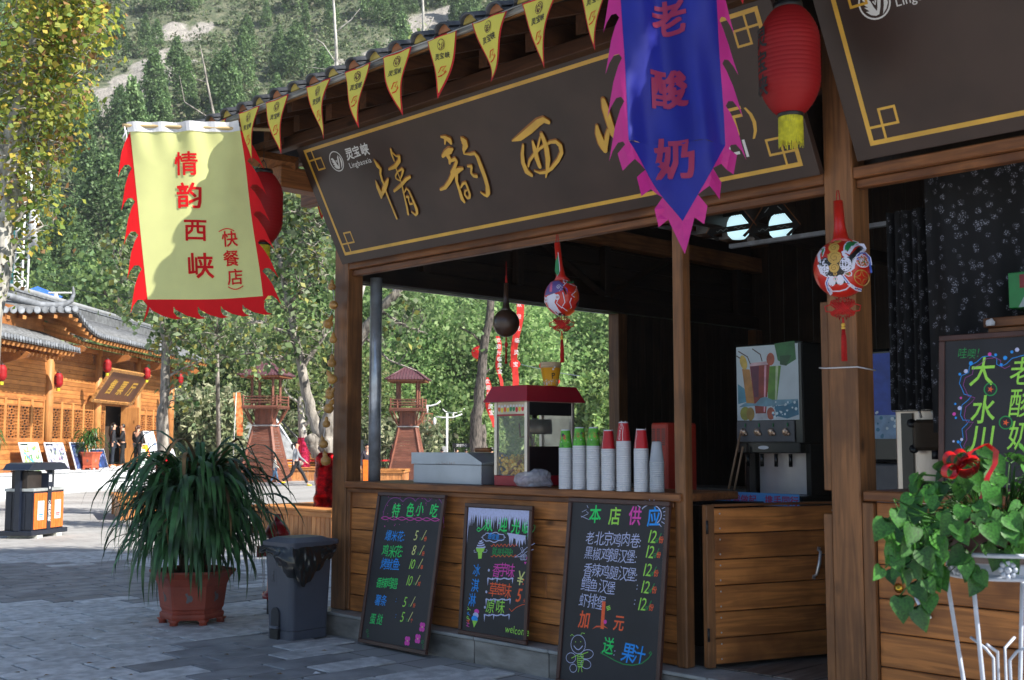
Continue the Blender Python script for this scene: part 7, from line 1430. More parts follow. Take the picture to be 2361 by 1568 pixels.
pk = Vector((atY(868, 1085, 50).x, 50, 0)); planter_bench(pk, 1.3, R(0), 'wooden planter bench seen behind the steel pole', .5)
# retaining wall and stair
cw_ = mat('pale concrete wall', (.42, .43, .42), .8, var=.12, scale=.6); X0 = atY(395, 1100, 62).x; X1 = atY(1010, 1100, 62).x
b = MB(); b.prism([(X0, 0), (X1, 0), (X1, 1.7), (atY(790, 0, 62).x, 1.9), (atY(665, 0, 62).x, 2.6), (X0, 3.2)], 61.5, 62, cw_); b.build('retaining_wall', None, label='pale concrete retaining wall along the foot of the slope', cat='wall')
root = thing('stone_stair', 'pale concrete stair climbing behind the left watchtower', 'stairs', (atY(585, 1100, 58).x, 58, 0))
for k in range(16): MB().box((-1.6-.0, k*.20, 0), (.9, k*.20+.21, .16*(k+1)), cw_, bev=.01).build('step', root)
b = MB(); b.prism([(.95, 0), (2.9, 0), (.95, 3.0)], -.2, .3, mat('pale ramp wall', (.55, .58, .60), .7)); b.build('ramp_wall', root); MB().tube([(1.0, -.3, 3.1), (3.2, -.3, .9)], .04, black).build('handrail', root)
b = MB(); b.prism([(-3.0, 0), (-1.7, 0), (-1.7, 2.4)], -.2, .3, mat('pale ramp wall', (0, 0, 0))); b.build('ramp_wall', root)
# roadside flags: orange/red feather flag, red vertical banners, round lanterns
fl = mat('orange flag cloth', rgb('e8642c'), .7, var=.3, dark=rgb('e8c080'), sss=.3)
def strip(root, pts, w_, m, name='cloth'):
    b = MB(); vs = []
    for i, p in enumerate(pts): ww = w_*(1-.25*i/len(pts)); vs += [(p[0]-ww/2, p[1], p[2]), (p[0]+ww/2, p[1]+.06*sin(i), p[2])]
    b.add(vs, [(2*i, 2*i+1, 2*i+3, 2*i+2) for i in range(len(pts)-1)], m, True); b.build(name, root)
rb = mat('red banner strip', rgb('e8342c'), .7, var=.12, sss=.35)
def hanging_strip(u0, v0, u1, v1, Y, label, w_=.30):
    a, b_ = atY(u0, v0, Y), atY(u1, v1, Y); root = thing('hanging_banner', label, 'banner', a, 0, 'red vertical banners hanging over the plaza'); n = 9; strip(root, [((b_-a)*(i/n)+Vector((.08*sin(i*.9), 0, 0))) for i in range(n+1)], w_, rb)
    F = Flat()
    for i in range(6): q_ = (b_-a)*((i+1)/8); F.text('欢迎光临灵宝'[i], q_.x-.08, q_.z, .20, wht, .01)
    F.build('lettering', root, basis((0, -.08, 0), (1, 0, 0), (0, 0, 1))); MB().tube([(0, 0, 0), (0, .0, 1.2)], .008, black, n=4).build('cord', root)
hanging_strip(1198, 680, 1184, 900, 45, 'long red vertical banner just left of the ladle gourd tassel'); hanging_strip(1120, 870, 1136, 985, 45, 'short red banner to the right of the dark trunk', .2); hanging_strip(1147, 775, 1153, 890, 47, 'narrow red banner between the dark trunk and the popcorn machine', .16)
P = atY(543, 1030, 54); root = thing('feather_flag', 'small orange and cream feather flag left of the watchtower', 'flag', P); strip(root, [(0, 0, 2.5), (.05, 0, 2.1), (.14, 0, 1.5), (.18, 0, .9), (.2, 0, .5)], .35, fl); MB().tube([(-.12, 0, -1.6), (-.02, 0, 2.5)], .02, wht, n=5).build('pole', root)
rl = mat('bright red lantern', rgb('e8221c'), .45, var=.05, sss=.3)
def round_lantern(u, v, r, Y, label):
    C = atY(u, v, Y); root = thing('round_lantern', label, 'lantern', C, 0, 'round red festival lanterns hanging over the plaza'); b = MB(); prof = []
    for i in range(17): a = pi*i/16; prof.append((r*max(.2, sin(a))**.8, -r*.82*cos(a)))
    n = 24; b.lathe(prof, m=rl, n=n); 
    for i in range(len(prof)): 
        for k in range(n): x, y, z = b.v[i*n+k]; f_ = 1-.02*(k % 2); b.v[i*n+k] = (x*f_, y*f_, z)
    b.build('paper_body', root); MB().lathe([(r*.3, -r*.82), (r*.36, -r*.95), (r*.5, -r*1.02)], m=yel_f, n=14, cap=False).build('yellow_trim', root); MB().tube([(0, 0, r*.8), (0, 0, r*2.2)], .01, black, n=4).build('cord', root); strip(root, [(0, 0, -r*1.0), (.02, 0, -r*1.6), (0, 0, -r*2.4)], r*.12, rb, 'ribbon')
for u, v, px, Y, lb in ((1106, 813, 19, 46, 'large round red lantern beside the dark trunk'), (1187, 840, 12.5, 50, 'round red lantern above the popcorn machine roof'), (1252, 843, 9, 55, 'small round lantern left of the popcorn bucket'), (1283, 880, 8, 55, 'small round lantern right of the popcorn bucket'), (1421, 890, 11, 50, 'round red lantern at the edge of the dark board wall')): round_lantern(u, v, px*Y/2685, Y, lb)
# lattice mast with screen, LED street light, solar panel
P = atY(40, 700, 62); root = thing('lattice_mast', 'white steel lattice mast rising behind the ticket hall', 'mast', (P.x, P.y, 4)); b = MB(); h0, h1 = 0, 12.5; w_ = .36; n = 16
for x in (-w_, w_):
    for y in (-w_, w_): MB().tube([(x, y, 0), (x+.0, y, h1)], .055, white, n=6).build('mast_leg', root)
for k in range(n): z0, z1 = h1*k/n, h1*(k+1)/n; s_ = 1 if k % 2 else -1; b.tube([(-w_*s_, -w_, z0), (w_*s_, -w_, z1)], .03, white, n=4); b.tube([(-w_, -w_, z0), (w_, -w_, z0)], .03, white, n=4); b.tube([(-w_*s_, w_, z0), (w_*s_, w_, z1)], .03, white, n=4)
b.build('mast_bracing', root, kind='stuff'); MB().lathe([(.25, 0), (.25, 2.0)], (.75, 0, 8.2), mat('grey cylinder', (.55, .55, .56), .4), 14).build('equipment_cylinder', root)
P0, P1 = atY(-60, 365, 61), atY(22, 675, 61); root = thing('video_screen', 'dark teal screen edge behind the yellow poplar leaves', 'screen', P0); b = MB(); W_ = P1.x-P0.x; H_ = P0.z-P1.z; b.box((0, 0, -H_), (W_, .4, 0), mat('teal screen', rgb('155a60'), .4, var=.3, scale=.5), bev=.02); b.build('panel', root); F = Flat(); F.text('.net', W_-1.35, -H_+H_*.345, .62, wht, .01); F.build('lettering', root, basis((0, -.01, 0), (1, 0, 0), (0, 0, 1)))
P = atY(127, 700, 60); root = thing('street_light', 'slim white street light with a black cable bundle above the ticket hall roof', 'street light', (P.x, P.y, 0)); zt = atY(130, 675, 60).z; MB().tube([(-.15, 0, 0), (.05, 0, zt)], .13, mat('concrete pole', (.5, .5, .48), .8)).build('pole', root); MB().box((-.35, -.1, zt-.05), (.85, .1, zt+.03), white, bev=.02, M=Matrix.Translation((0, 0, 0)) @ Matrix.Rotation(0, 4, 'Y')).build('light_head', root)
root_k = kids(root)[-1]; root_k.rotation_euler = (0, R(-22), 0); root_k.location = (-.1+.38*zt*.9, 0, .07*zt) if False else (0, 0, 0); root_k.rotation_euler = (0, 0, 0)
b = MB(); [b.tube([(.0+.25*cos(a+k), -.05, zt-1.3+.22*sin(a+k)) for a in [i*pi/5 for i in range(11)]], .03, black, n=4) for k in range(4)]; b.build('cable_bundle', root)
P = atY(75, 665, 62); root = thing('solar_panel', 'small blue solar panel tilted beside the street light', 'solar panel', P); MB().box((0, -.3, -.03), (1.5, .5, .03), mat('blue panel', rgb('3a6ac8'), .2), bev=.01).build('panel', root); root.rotation_euler = (R(20), R(22), 0)
for (a, b_, Y, lb) in (((100, 700, 250, 715), None, 62, 'upper'), ((95, 642, 345, 690), None, 64, 'lower')): p0, p1 = atY(a[0], a[1], Y), atY(a[2], a[3], Y); b = MB(); b.tube([p0.lerp(p1, i/8)-Vector((0, 0, .25*sin(pi*i/8))) for i in range(9)], .02, black, n=4); b.build('overhead_cable', None, label=f'{lb} dark overhead cable crossing the trees behind the ticket hall', cat='cable')
b = MB(); p0, p1 = atY(1180, 835, 56), atY(1500, 880, 50); b.tube([p0.lerp(p1, i/8)-Vector((0, 0, .2*sin(pi*i/8))) for i in range(9)], .012, galv, n=4); b.build('overhead_cable', None, label='thin cable carrying the round lanterns over the plaza', cat='cable')
# ================================================================ HILL AND VEGETATION
import numpy as np
def hz(x, y):
    yb = 84+5*noise.noise(Vector((x*.02, 3.1, 0)))+(x*.03 if x > 0 else 0)
    d = max(0, y-yb); g = noise.noise(Vector((x*.018, y*.016, 1.7)))*7+noise.noise(Vector((x*.05, y*.05, 5)))*2.4+noise.noise(Vector((x*.16, y*.16, 9)))*.8
    return .76*d*(1+.0*d)+g*min(1, d/14)
def hill_at(u, v):
    r = ray(u, v); k = 80.
    while k < 400:
        p = CAMP+r*k
        if p.z < hz(p.x, p.y): return p
        k += .6
    return None
rocks = []
for u, v, rd in ((250, 215, 26), (300, 185, 30), (345, 150, 28), (390, 125, 22), (330, 215, 30), (365, 185, 28), (420, 150, 20), (270, 245, 30), (235, 270, 24), (200, 240, 20), (440, 90, 16), (395, 75, 22), (980, 60, 34), (940, 95, 30), (880, 130, 26), (830, 170, 26), (1040, 30, 24), (760, 150, 22), (700, 220, 18), (640, 240, 14), (470, 65, 16), (1270, 705, 34), (1235, 715, 30), (1340, 700, 26), (1415, 810, 24), (1405, 870, 20), (1030, 950, 26), (1050, 985, 22)):
    p = hill_at(u, v)
    if p: rocks.append((p, rd*p.y/2685))
def rockf(x, y, z):
    s = 0
    for p, r in rocks: d = math.sqrt((x-p.x)**2+((y-p.y)*.62)**2+((z-p.z)*.8)**2); s = max(s, 1-d/(r*2.0))
    return s
hm_ = bpy.data.materials.new('hillside'); hm_.use_nodes = True; n = hm_.node_tree; N = n.nodes; L = n.links; b_ = N['Principled BSDF']; b_.inputs['Roughness'].default_value = .9
at_ = N.new('ShaderNodeAttribute'); at_.attribute_name = 'rock'; tc = N.new('ShaderNodeTexCoord'); n1 = N.new('ShaderNodeTexNoise'); n1.inputs['Scale'].default_value = .35; n1.inputs['Detail'].default_value = 9; n1.inputs['Roughness'].default_value = .7; L.new(tc.outputs['Object'], n1.inputs[0])
ad = N.new('ShaderNodeMath'); ad.operation = 'ADD'; L.new(at_.outputs['Fac'], ad.inputs[0]); L.new(n1.outputs[0], ad.inputs[1]); mr = N.new('ShaderNodeMapRange'); mr.inputs[1].default_value = .60; mr.inputs[2].default_value = .80; L.new(ad.outputs[0], mr.inputs[0])
g1 = N.new('ShaderNodeValToRGB'); g1.color_ramp.elements[0].position = .35; g1.color_ramp.elements[0].color = (.07, .10, .045, 1); g1.color_ramp.elements[1].position = .68; g1.color_ramp.elements[1].color = (.20, .205, .125, 1); n2 = N.new('ShaderNodeTexNoise'); n2.inputs['Scale'].default_value = .9; n2.inputs['Detail'].default_value = 8; L.new(tc.outputs['Object'], n2.inputs[0]); L.new(n2.outputs[0], g1.inputs[0])
g2 = N.new('ShaderNodeValToRGB'); g2.color_ramp.elements[0].position = .3; g2.color_ramp.elements[0].color = (.24, .22, .20, 1); g2.color_ramp.elements[1].position = .7; g2.color_ramp.elements[1].color = (.52, .48, .43, 1); n3 = N.new('ShaderNodeTexNoise'); n3.inputs['Scale'].default_value = .8; n3.inputs['Detail'].default_value = 12; n3.inputs['Roughness'].default_value = .75; n3.inputs['Distortion'].default_value = .8; L.new(tc.outputs['Object'], n3.inputs[0]); L.new(n3.outputs[0], g2.inputs[0])
mx = N.new('ShaderNodeMix'); mx.data_type = 'RGBA'; L.new(mr.outputs[0], mx.inputs[0]); L.new(g1.outputs[0], mx.inputs[6]); L.new(g2.outputs[0], mx.inputs[7]); L.new(mx.outputs[2], b_.inputs['Base Color'])
bp = N.new('ShaderNodeBump'); bp.inputs['Strength'].default_value = .8; bp.inputs['Distance'].default_value = 1.2; L.new(n3.outputs[0], bp.inputs['Height']); L.new(bp.outputs[0], b_.inputs['Normal'])
xs = list(np.linspace(-170, 150, 230)); ys = list(np.concatenate([np.linspace(76, 215, 190), np.linspace(220, 330, 30)])); V = []; A_ = []
for y in ys:
    for x in xs:
        z = hz(x, y); r_ = rockf(x, y, z); 
        if r_ > 0: z += min(1, r_*2)*1.5*noise.noise(Vector((x*.35, y*.35, 2)))
        V.append((x, y, z-.05)); A_.append(max(0, r_))
nx_ = len(xs); Fc = [(j*nx_+i, j*nx_+i+1, (j+1)*nx_+i+1, (j+1)*nx_+i) for j in range(len(ys)-1) for i in range(nx_-1)]
me = bpy.data.meshes.new('hill'); me.from_pydata(V, [], Fc); a_ = me.attributes.new('rock', 'FLOAT', 'POINT'); a_.data.foreach_set('value', A_); me.materials.append(hm_)
for p in me.polygons: p.use_smooth = True
link('hill', me, kind='structure', label='steep wooded hillside with bare rock patches')
# leaf clouds --------------------------------------------------------
def cloud(name, P, size, mats, seed, elong=1.3, up=.0, jit=.5, curl=0.):
    """P: n x 3 leaf centres -> one mesh of small leaf faces, each with its own tilt, size and one of the materials"""
    rg = np.random.default_rng(seed); n = len(P); P = np.asarray(P, float)
    nr = rg.normal(size=(n, 3)); nr[:, 2] += up; nr /= np.linalg.norm(nr, axis=1)[:, None]; t = rg.normal(size=(n, 3)); a = np.cross(nr, t); a /= np.linalg.norm(a, axis=1)[:, None]; c = np.cross(nr, a)
    s = size*(1+jit*(rg.random(n)-.5)*2)[:, None]; q = np.stack([P-a*s*.5*elong, P-c*s*.5+nr*s*.12, P+a*s*.5*elong, P+c*s*.5+nr*s*.12], 1).reshape(-1, 3)
    me = bpy.data.meshes.new(name); me.vertices.add(4*n); me.vertices.foreach_set('co', q.ravel()); me.loops.add(4*n); me.loops.foreach_set('vertex_index', np.arange(4*n)); me.polygons.add(n); me.polygons.foreach_set('loop_start', np.arange(0, 4*n, 4))
    for m in mats: me.materials.append(m)
    w_ = np.array([3., 2., 1., 1.][:len(mats)]); me.polygons.foreach_set('material_index', rg.choice(len(mats), n, p=w_/w_.sum()).astype(np.int32)); me.update(); me.validate(); return me
def fol(n_, c, s=.25, orr=.22): return mat(n_, c, .55, var=.18, scale=.9, sss=s, objrand=orr, spec=.3)
con = [fol('cypress green', (.13, .22, .085), .35), fol('cypress light green', (.20, .31, .12), .35), fol('cypress dark green', (.07, .13, .05), .3)]
grn = [fol('leaf green', (.19, .28, .09), .45), fol('leaf light green', (.33, .41, .15), .5), fol('leaf olive', (.28, .28, .12), .45), fol('leaf dark green', (.06, .11, .04), .3)]
fresh = [fol('fresh green', (.22, .36, .12), .5), fol('fresh light green', (.35, .48, .19), .5), fol('fresh mid green', (.14, .25, .085), .45)]
yel = [fol('autumn yellow green', (.40, .44, .08), .5, .1), fol('autumn green', (.19, .29, .06), .5, .1), fol('autumn yellow', (.70, .55, .10), .5, .1), fol('autumn brown', (.30, .17, .07), .3, .1)]
big_ = [fol('walnut leaf green', (.16, .24, .09), .35, .1), fol('walnut leaf grey green', (.24, .30, .17), .35, .1), fol('walnut leaf yellow', (.36, .36, .10), .4, .1), fol('walnut leaf dark', (.06, .12, .04), .35, .1)]
dry = [fol('dry twig brown', (.17, .14, .10), .1), fol('dry olive', (.16, .16, .08), .2), fol('grey twig', (.20, .18, .15), .1)]
bark = mat('grey bark', (.30, .27, .235), .85, var=.3, scale=5, bump=.5, bscale=18, stretch=(3, 3, .7)); barkd = mat('dark furrowed bark', (.12, .10, .085), .9, var=.4, scale=9, bump=.9, bscale=22, stretch=(3, 3, .5)); barkp = mat('pale smooth bark', (.42, .40, .36), .8, var=.25, scale=7, stretch=(2, 2, .8))
def conifer_pts(h, r, seed, n):
    rg = np.random.default_rng(seed); cl = []
    for k in range(90):
        t = rg.random()**.8; a = rg.uniform(0, 2*pi); rr = r*(sin(min(1, t*1.05)*pi*.5+.5*pi)*.0+(1-t)**.75*min(1, .45+t*3))*rg.uniform(.72, 1.05); cl.append((rr*cos(a), rr*sin(a), .25+t*(h-.3), .16+.30*(1-t)))
    cl = np.array(cl); i = rg.integers(0, len(cl), n); return cl[i, :3]+rg.normal(size=(n, 3))*cl[i, 3:4]*np.array([.55, .55, .95])*r/1.3
cmesh = [cloud('cypress_tree', conifer_pts(5.6, 1.5+.22*(k % 3), k, 4200), .155, con, k, 1.6, .2) for k in range(7)]
rng = random.Random(5); cnt = 0; placed = []
def proj(p): d = Vector(p)-CAMP; fw = d.y*cos(PITCH)+d.z*sin(PITCH); up = -d.y*sin(PITCH)+d.z*cos(PITCH); return 1180.5+FPX*d.x/fw, 784-FPX*up/fw
tries = 0; 
while cnt < 292 and tries < 9000:
    tries += 1
    y = rng.uniform(87, 200); x = rng.uniform(-.47*y, .13*y); 
    if rng.random() < .06: x = rng.uniform(.1*y, .4*y)
    z = hz(x, y); u, v = proj((x, y, z+2.5))
    if v < -60: continue
    den = .5+.9*noise.noise(Vector((x*.035, y*.035, 8)))
    low = v > 330
    if not low and (rockf(x, y, z) > .12 or rng.random() > den+.15): continue
    if low and rng.random() < .25: continue
    if any((x-a)**2+(y-b)**2 < 4.6 for a, b in placed): continue
    placed.append((x, y)); s = rng.uniform(.65, 1.4)*(1.15 if low else 1)
    link('cypress_tree', rng.choice(cmesh), None, (x, y, z-.3), rng.uniform(0, 6), (s*rng.uniform(.85, 1.2), s*rng.uniform(.85, 1.2), s*rng.uniform(.8, 1.35)), label='cone shaped green cypress growing on the hillside', cat='tree', group='cypresses scattered over the hillside'); cnt += 1
# scrub on the slope: nobody could count it
P = []; rg = np.random.default_rng(3)
k = 0
while k < 5200:
    y = rg.uniform(84, 215); x = rg.uniform(-.5*y, .2*y); z = hz(x, y); rf_ = rockf(x, y, z)
    if rf_ > .12 and rg.random() < .93: continue
    k += 1; s = rg.uniform(.4, 1.5); m_ = int(16+20*s); P.append(np.array([x, y, z+s*.35])+rg.normal(size=(m_, 3))*np.array([s*.55, s*.55, s*.38]))
P = np.concatenate(P); half = len(P)//2
link('hillside_scrub', cloud('hillside_scrub', P[:half], .30, [fol('scrub green', (.12, .18, .075)), fol('scrub olive', (.18, .21, .10)), fol('scrub grey', (.22, .21, .14))], 1, 1.4), kind='stuff', label='low green and grey scrub on the slope'); link('hillside_scrub', cloud('hillside_scrub', P[half:], .30, [fol('scrub deep green', (.09, .13, .06)), fol('scrub green', (0, 0, 0)), fol('scrub olive', (0, 0, 0))], 2, 1.4), kind='stuff', label='darker scrub patches on the slope')
# ledge path with railing on the hill, people-sized posts
root = thing('path_railing', 'light wooden railing of a path cut across the hillside', 'railing', (0, 0, 0)); pts = [hill_at(u, v) for u, v in ((1290, 752), (1312, 748), (1335, 742), (1360, 730), (1386, 716))]; rlm = mat('light rail wood', (.50, .30, .15), .7)
for a, b_ in zip(pts[:-1], pts[1:]):
    for h in (.5, 1.0): MB().tube([a+Vector((0, -1.2, h)), b_+Vector((0, -1.2, h))], .06, rlm, n=4).build('rail', root)
    for t_ in (0, .33, .66): p = a.lerp(b_, t_); MB().tube([p+Vector((0, -1.2, -1.2)), p+Vector((0, -1.2, 1.1))], .06, rlm, n=4).build('post', root)
# middle distance broadleaf trees -----------------------------------
def crown_pts(seed, n, rx, rz_, clumps=38):
    rg = np.random.default_rng(seed); d = rg.normal(size=(clumps, 3)); d /= np.linalg.norm(d, axis=1)[:, None]; c = d*(rg.random((clumps, 1))**.35)*np.array([rx, rx, rz_]); c[:, 2] += rg.normal(size=clumps)*.2; i = rg.integers(0, clumps, n); return c[i]+rg.normal(size=(n, 3))*np.array([rx, rx, rz_])*.20
def trunk_mesh(h, r, seed, m, branches=7):
    rr = random.Random(seed); b = MB(); P = [(0, 0, 0)]; x = y = 0
    for k in range(1, 7): x += rr.uniform(-.18, .18); y += rr.uniform(-.18, .18); P.append((x, y, h*k/6))
    b.tube(P, [r*(1-.8*k/6) for k in range(7)], m, n=8)
    for k in range(branches): i = rr.randint(2, 5); p = Vector(P[i]); a = rr.uniform(0, 6.28); L_ = h*rr.uniform(.25, .5); q = p+Vector((cos(a)*L_*.5, sin(a)*L_*.5, L_*.5)); b.tube([p, p.lerp(q, .5)+Vector((0, 0, .05*L_)), q+Vector((cos(a)*L_*.2, sin(a)*L_*.2, L_*.3))], [r*.35, r*.22, r*.06], m, n=5)
    return b.mesh('trunk')
kinds = {}
def kind(nm, mats, size, n, rx, rz_, h, m, k=3, elong=1.5): kinds[nm] = [(cloud('crown', crown_pts(i*7+len(nm), n, rx, rz_), size, mats, i, elong, .3), trunk_mesh(h, .13, i, m)) for i in range(k)]
kind('broad', grn, .125, 9000, 2.3, 2.2, 4.2, barkp); kind('fresh', fresh, .11, 10000, 2.2, 2.4, 4.4, barkd); kind('dark', [grn[0], con[2], con[0]], .13, 11000, 2.1, 2.5, 4.2, barkd); kind('dry', dry, .13, 3000, 2.2, 2.6, 4.2, bark, 2, 3.0)
LB = {'broad': ('mid green bushy tree in the belt behind the plaza', 'mid green trees behind the plaza'), 'fresh': ('fresh green feathery tree at the foot of the hill', 'fresh green trees at the foot of the hill'), 'dark': ('dark green dense tree at the foot of the hill', 'dark green trees at the foot of the hill'), 'dry': ('half bare brownish tree at the foot of the hill', 'half bare trees at the foot of the hill')}
def btree(kd, u, Y, s, zc=None, i=0, sz=1.):
    cr, tm = kinds[kd][i % len(kinds[kd])]; x = (u-1180.5)/FPX*Y; zb = max(0, hz(x, Y)); h = 3.6*s*sz
    root = thing('broadleaf_tree', LB[kd][0], 'tree', (x, Y, zb), 0, LB[kd][1]); zc_ = (zc if zc is not None else h)
    link('crown', cr, root, (0, 0, zc_), rng.uniform(0, 6), (s, s, s*sz)); link('trunk', tm, root, (0, 0, 0), rng.uniform(0, 6), (s, s, (zc_+1.2*s)/4.2)); return root
rng = random.Random(17)
L1 = [('dark', 10, 70, 1.7), ('dark', 70, 72, 1.5), ('fresh', 110, 66, 1.15), ('dark', 150, 78, 1.9), ('dry', 185, 68, 1.45), ('dry', 235, 70, 1.5), ('dark', 230, 82, 2.2), ('dark', 300, 84, 2.2), ('broad', 290, 66, 1.3), ('broad', 345, 64, 1.35), ('dark', 370, 78, 1.9), ('broad', 420, 68, 1.4), ('broad', 500, 66, 1.45), ('fresh', 560, 80, 1.7), ('broad', 590, 64, 1.3), ('fresh', 640, 82, 2.0), ('broad', 660, 66, 1.5), ('fresh', 720, 84, 2.1), ('broad', 720, 68, 1.35), ('fresh', 790, 86, 2.2), ('broad', 780, 66, 1.3), ('fresh', 900, 70, 1.5), ('broad', 850, 62.5, 1.0), ('fresh', 960, 84, 2.3), ('fresh', 1000, 74, 1.9), ('fresh', 1080, 72, 1.7), ('fresh', 1140, 84, 2.2), ('fresh', 1180, 74, 1.8), ('fresh', 1245, 84, 1.6), ('fresh', 1325, 88, 1.5), ('fresh', 1440, 86, 1.9), ('broad', 1560, 86, 2.1), ('dark', 1700, 84, 2.1), ('broad', 1850, 86, 2.1), ('dark', 2050, 84, 2.1), ('broad', 2300, 84, 2.2), ('dark', -80, 78, 1.9), ('broad', -160, 80, 2.0)]
for k, (kd, u, Y, s) in enumerate(L1): btree(kd, u, Y, s, i=k)
for k in range(14): btree(rng.choice(['fresh', 'broad']), rng.uniform(640, 1440), rng.uniform(64, 70), rng.uniform(.45, .75), zc=1.6, i=k)
for k in range(7): btree('broad', rng.uniform(230, 560), rng.uniform(58, 63), rng.uniform(.55, .9), zc=2.2, i=k)
# bamboo groves
def bamboo(label, u0, u1, Y, h, n, sd):
    rg = np.random.default_rng(sd); b = MB(); P = []; x0, x1 = (u0-1180.5)/FPX*Y, (u1-1180.5)/FPX*Y
    for k in range(n):
        x = rg.uniform(x0, x1); y = Y+rg.uniform(-1.5, 1.8); hh_ = h*rg.uniform(.6, 1.1); lx, ly = rg.normal(size=2)*.25; b.tube([(x, y, 0), (x+lx*.3, y+ly*.3, hh_*.5), (x+lx*1.5, y+ly, hh_)], [.022, .018, .006], bam, n=4)
        m_ = 46; t = rg.uniform(.35, 1.05, m_); P.append(np.stack([x+lx*1.5*t**2+rg.normal(size=m_)*.22, y+ly*t+rg.normal(size=m_)*.22, hh_*t+rg.normal(size=m_)*.12], 1))
    root = link('bamboo_grove', None, None, None, label=label, kind='stuff'); o = link('bamboo_grove', cloud('bamboo_leaves', np.concatenate(P), .15, [fol('bamboo leaf', (.20, .24, .12), .3), fol('bamboo pale leaf', (.36, .36, .22), .3), fol('bamboo dark leaf', (.10, .15, .07), .3)], sd, 2.6), None, label=label, kind='stuff'); b.build('bamboo_stems', o, kind='stuff'); bpy.data.objects.remove(root); return o
bam = mat('bamboo culm', (.30, .36, .20), .5, var=.2)
bamboo('grey green bamboo grove right of the ticket hall', 392, 545, 57, 3.9, 210, 1); bamboo('thin bamboo before the retaining wall', 655, 775, 60.5, 2.9, 120, 2); bamboo('bamboo behind the steel pole and right watchtower', 860, 1005, 60.5, 2.8, 110, 3)
# willow behind the popcorn machine
def willow(label, u, Y, h, r, sd, n=260):
    rg = np.random.default_rng(sd); P = []; x = (u-1180.5)/FPX*Y
    for k in range(n):
        a = rg.uniform(0, 6.28); q = r*rg.random()**.6; z0 = h*(.62+.38*math.sqrt(max(0, 1-(q/r)**2)))*rg.uniform(.85, 1.05); L_ = rg.uniform(1.0, 2.6); m_ = int(L_*22); t = rg.random(m_); P.append(np.stack([q*cos(a)+.12*t*cos(a)+rg.normal(size=m_)*.05, q*sin(a)+rg.normal(size=m_)*.05, z0-L_*t], 1))
    root = thing('willow_tree', label, 'tree', (x, Y, max(0, hz(x, Y)))); link('crown', cloud('crown', np.concatenate(P), .14, [fresh[1], fresh[0], fol('willow light', (.34, .46, .14), .45)], sd, 2.4, jit=.4), root); link('trunk', trunk_mesh(h*.8, .16, sd, barkd), root)
willow('bright green weeping willow behind the popcorn machine', 1385, 52, 4.7, 1.7, 4); willow('smaller weeping willow behind the lamp columns', 1100, 64, 3.6, 1.5, 6, 200); willow('willow at the foot of the hill left of the popcorn bucket', 1235, 66, 5.6, 2.2, 9, 260)
# ---------------------------------------------------------------- near trees with branches drawn limb by limb
foilm = mat('red foil', rgb('8a0c12'), .24, 1., var=.4, scale=9, bump=1., bscale=5); foilp = mat('pink foil', rgb('d83058'), .18, .7, var=.25, scale=14, bump=1., bscale=9)
def limb_tree(name, label, base, limbs, regions, mats, lsize, seed, barkm=bark, wrap=None, elong=1.35, twig=.012, group=None, per=9, cl=.22):
    """limbs: lists of (u,v,Y,radius); regions: (u,v,Y,ru,rv,count) leaf zones; twigs join each leaf spray to the nearest limb"""
    rr = random.Random(seed); rg = np.random.default_rng(seed); root = thing(name, label, 'tree', base, 0, group); b = MB(); nodes = []
    for L_ in limbs:
        P = [atY(u, v, Y)-Vector(base) for u, v, Y, r in L_]; R_ = [q[3] for q in L_]
        # smooth it
        PP_, RR = [], []
        for i in range(len(P)-1):
            for t_ in (0, .33, .66): PP_.append(P[i].lerp(P[i+1], t_)+Vector((rr.uniform(-1, 1), rr.uniform(-1, 1), 0))*R_[i]*.25); RR.append(R_[i]*(1-t_)+R_[i+1]*t_)
        PP_.append(P[-1]); RR.append(R_[-1]); b.tube(PP_, RR, barkm, n=10); nodes += [(p, r) for p, r in zip(PP_, RR)]
    b.build('trunk', root); b = MB(); LP = []
    for (u, v, Y, ru, rv, cnt_) in regions:
        for k in range(cnt_):
            a = rr.uniform(0, 6.28); q = rr.random()**.5; p = atY(u+ru*q*cos(a), v+rv*q*sin(a), Y+rr.uniform(-1, 1)*ru/FPX*Y*.9)-Vector(base)
            cand = sorted(nodes, key=lambda w_: (w_[0]-p).length+max(0, w_[0].z-p.z)*.8)[:3]; n0 = rr.choice(cand)[0]; mid = n0.lerp(p, .55)+Vector((rr.uniform(-.12, .12), rr.uniform(-.12, .12), .10*(p-n0).length))
            b.tube([n0, n0.lerp(mid, .5)+Vector((rr.uniform(-.04, .04), 0, .02)), mid, p], [twig, twig*.75, twig*.5, twig*.2], barkm, n=4)
            if rr.random() < .4: nodes.append((mid, .01))
            LP.append(np.array(p)+rg.normal(size=(per, 3))*cl)
    b.build('branches', root, kind='stuff')
    if LP: link('crown', cloud('crown', np.concatenate(LP), lsize, mats, seed, elong, .5), root)
    if wrap:
        P0, h0, h1, r0, m_ = wrap; bb = MB(); n = 24; prof = []
        for i in range(15): z = h0+(h1-h0)*i/14; prof.append((r0*(1.0+.30*(1-i/14)**2), z))
        bb.lathe(prof, (P0[0], P0[1], 0), m_, n); 
        for i, p in enumerate(bb.v): a = noise.noise(Vector((p[0]*5, p[1]*5, p[2]*9)))*.10+noise.noise(Vector(p)*16)*.06; dx, dy = p[0]-P0[0], p[1]-P0[1]; bb.v[i] = (P0[0]+dx*(1+a*2.2), P0[1]+dy*(1+a*2.2), p[2])
        bb.build('foil_wrap', root)
    return root
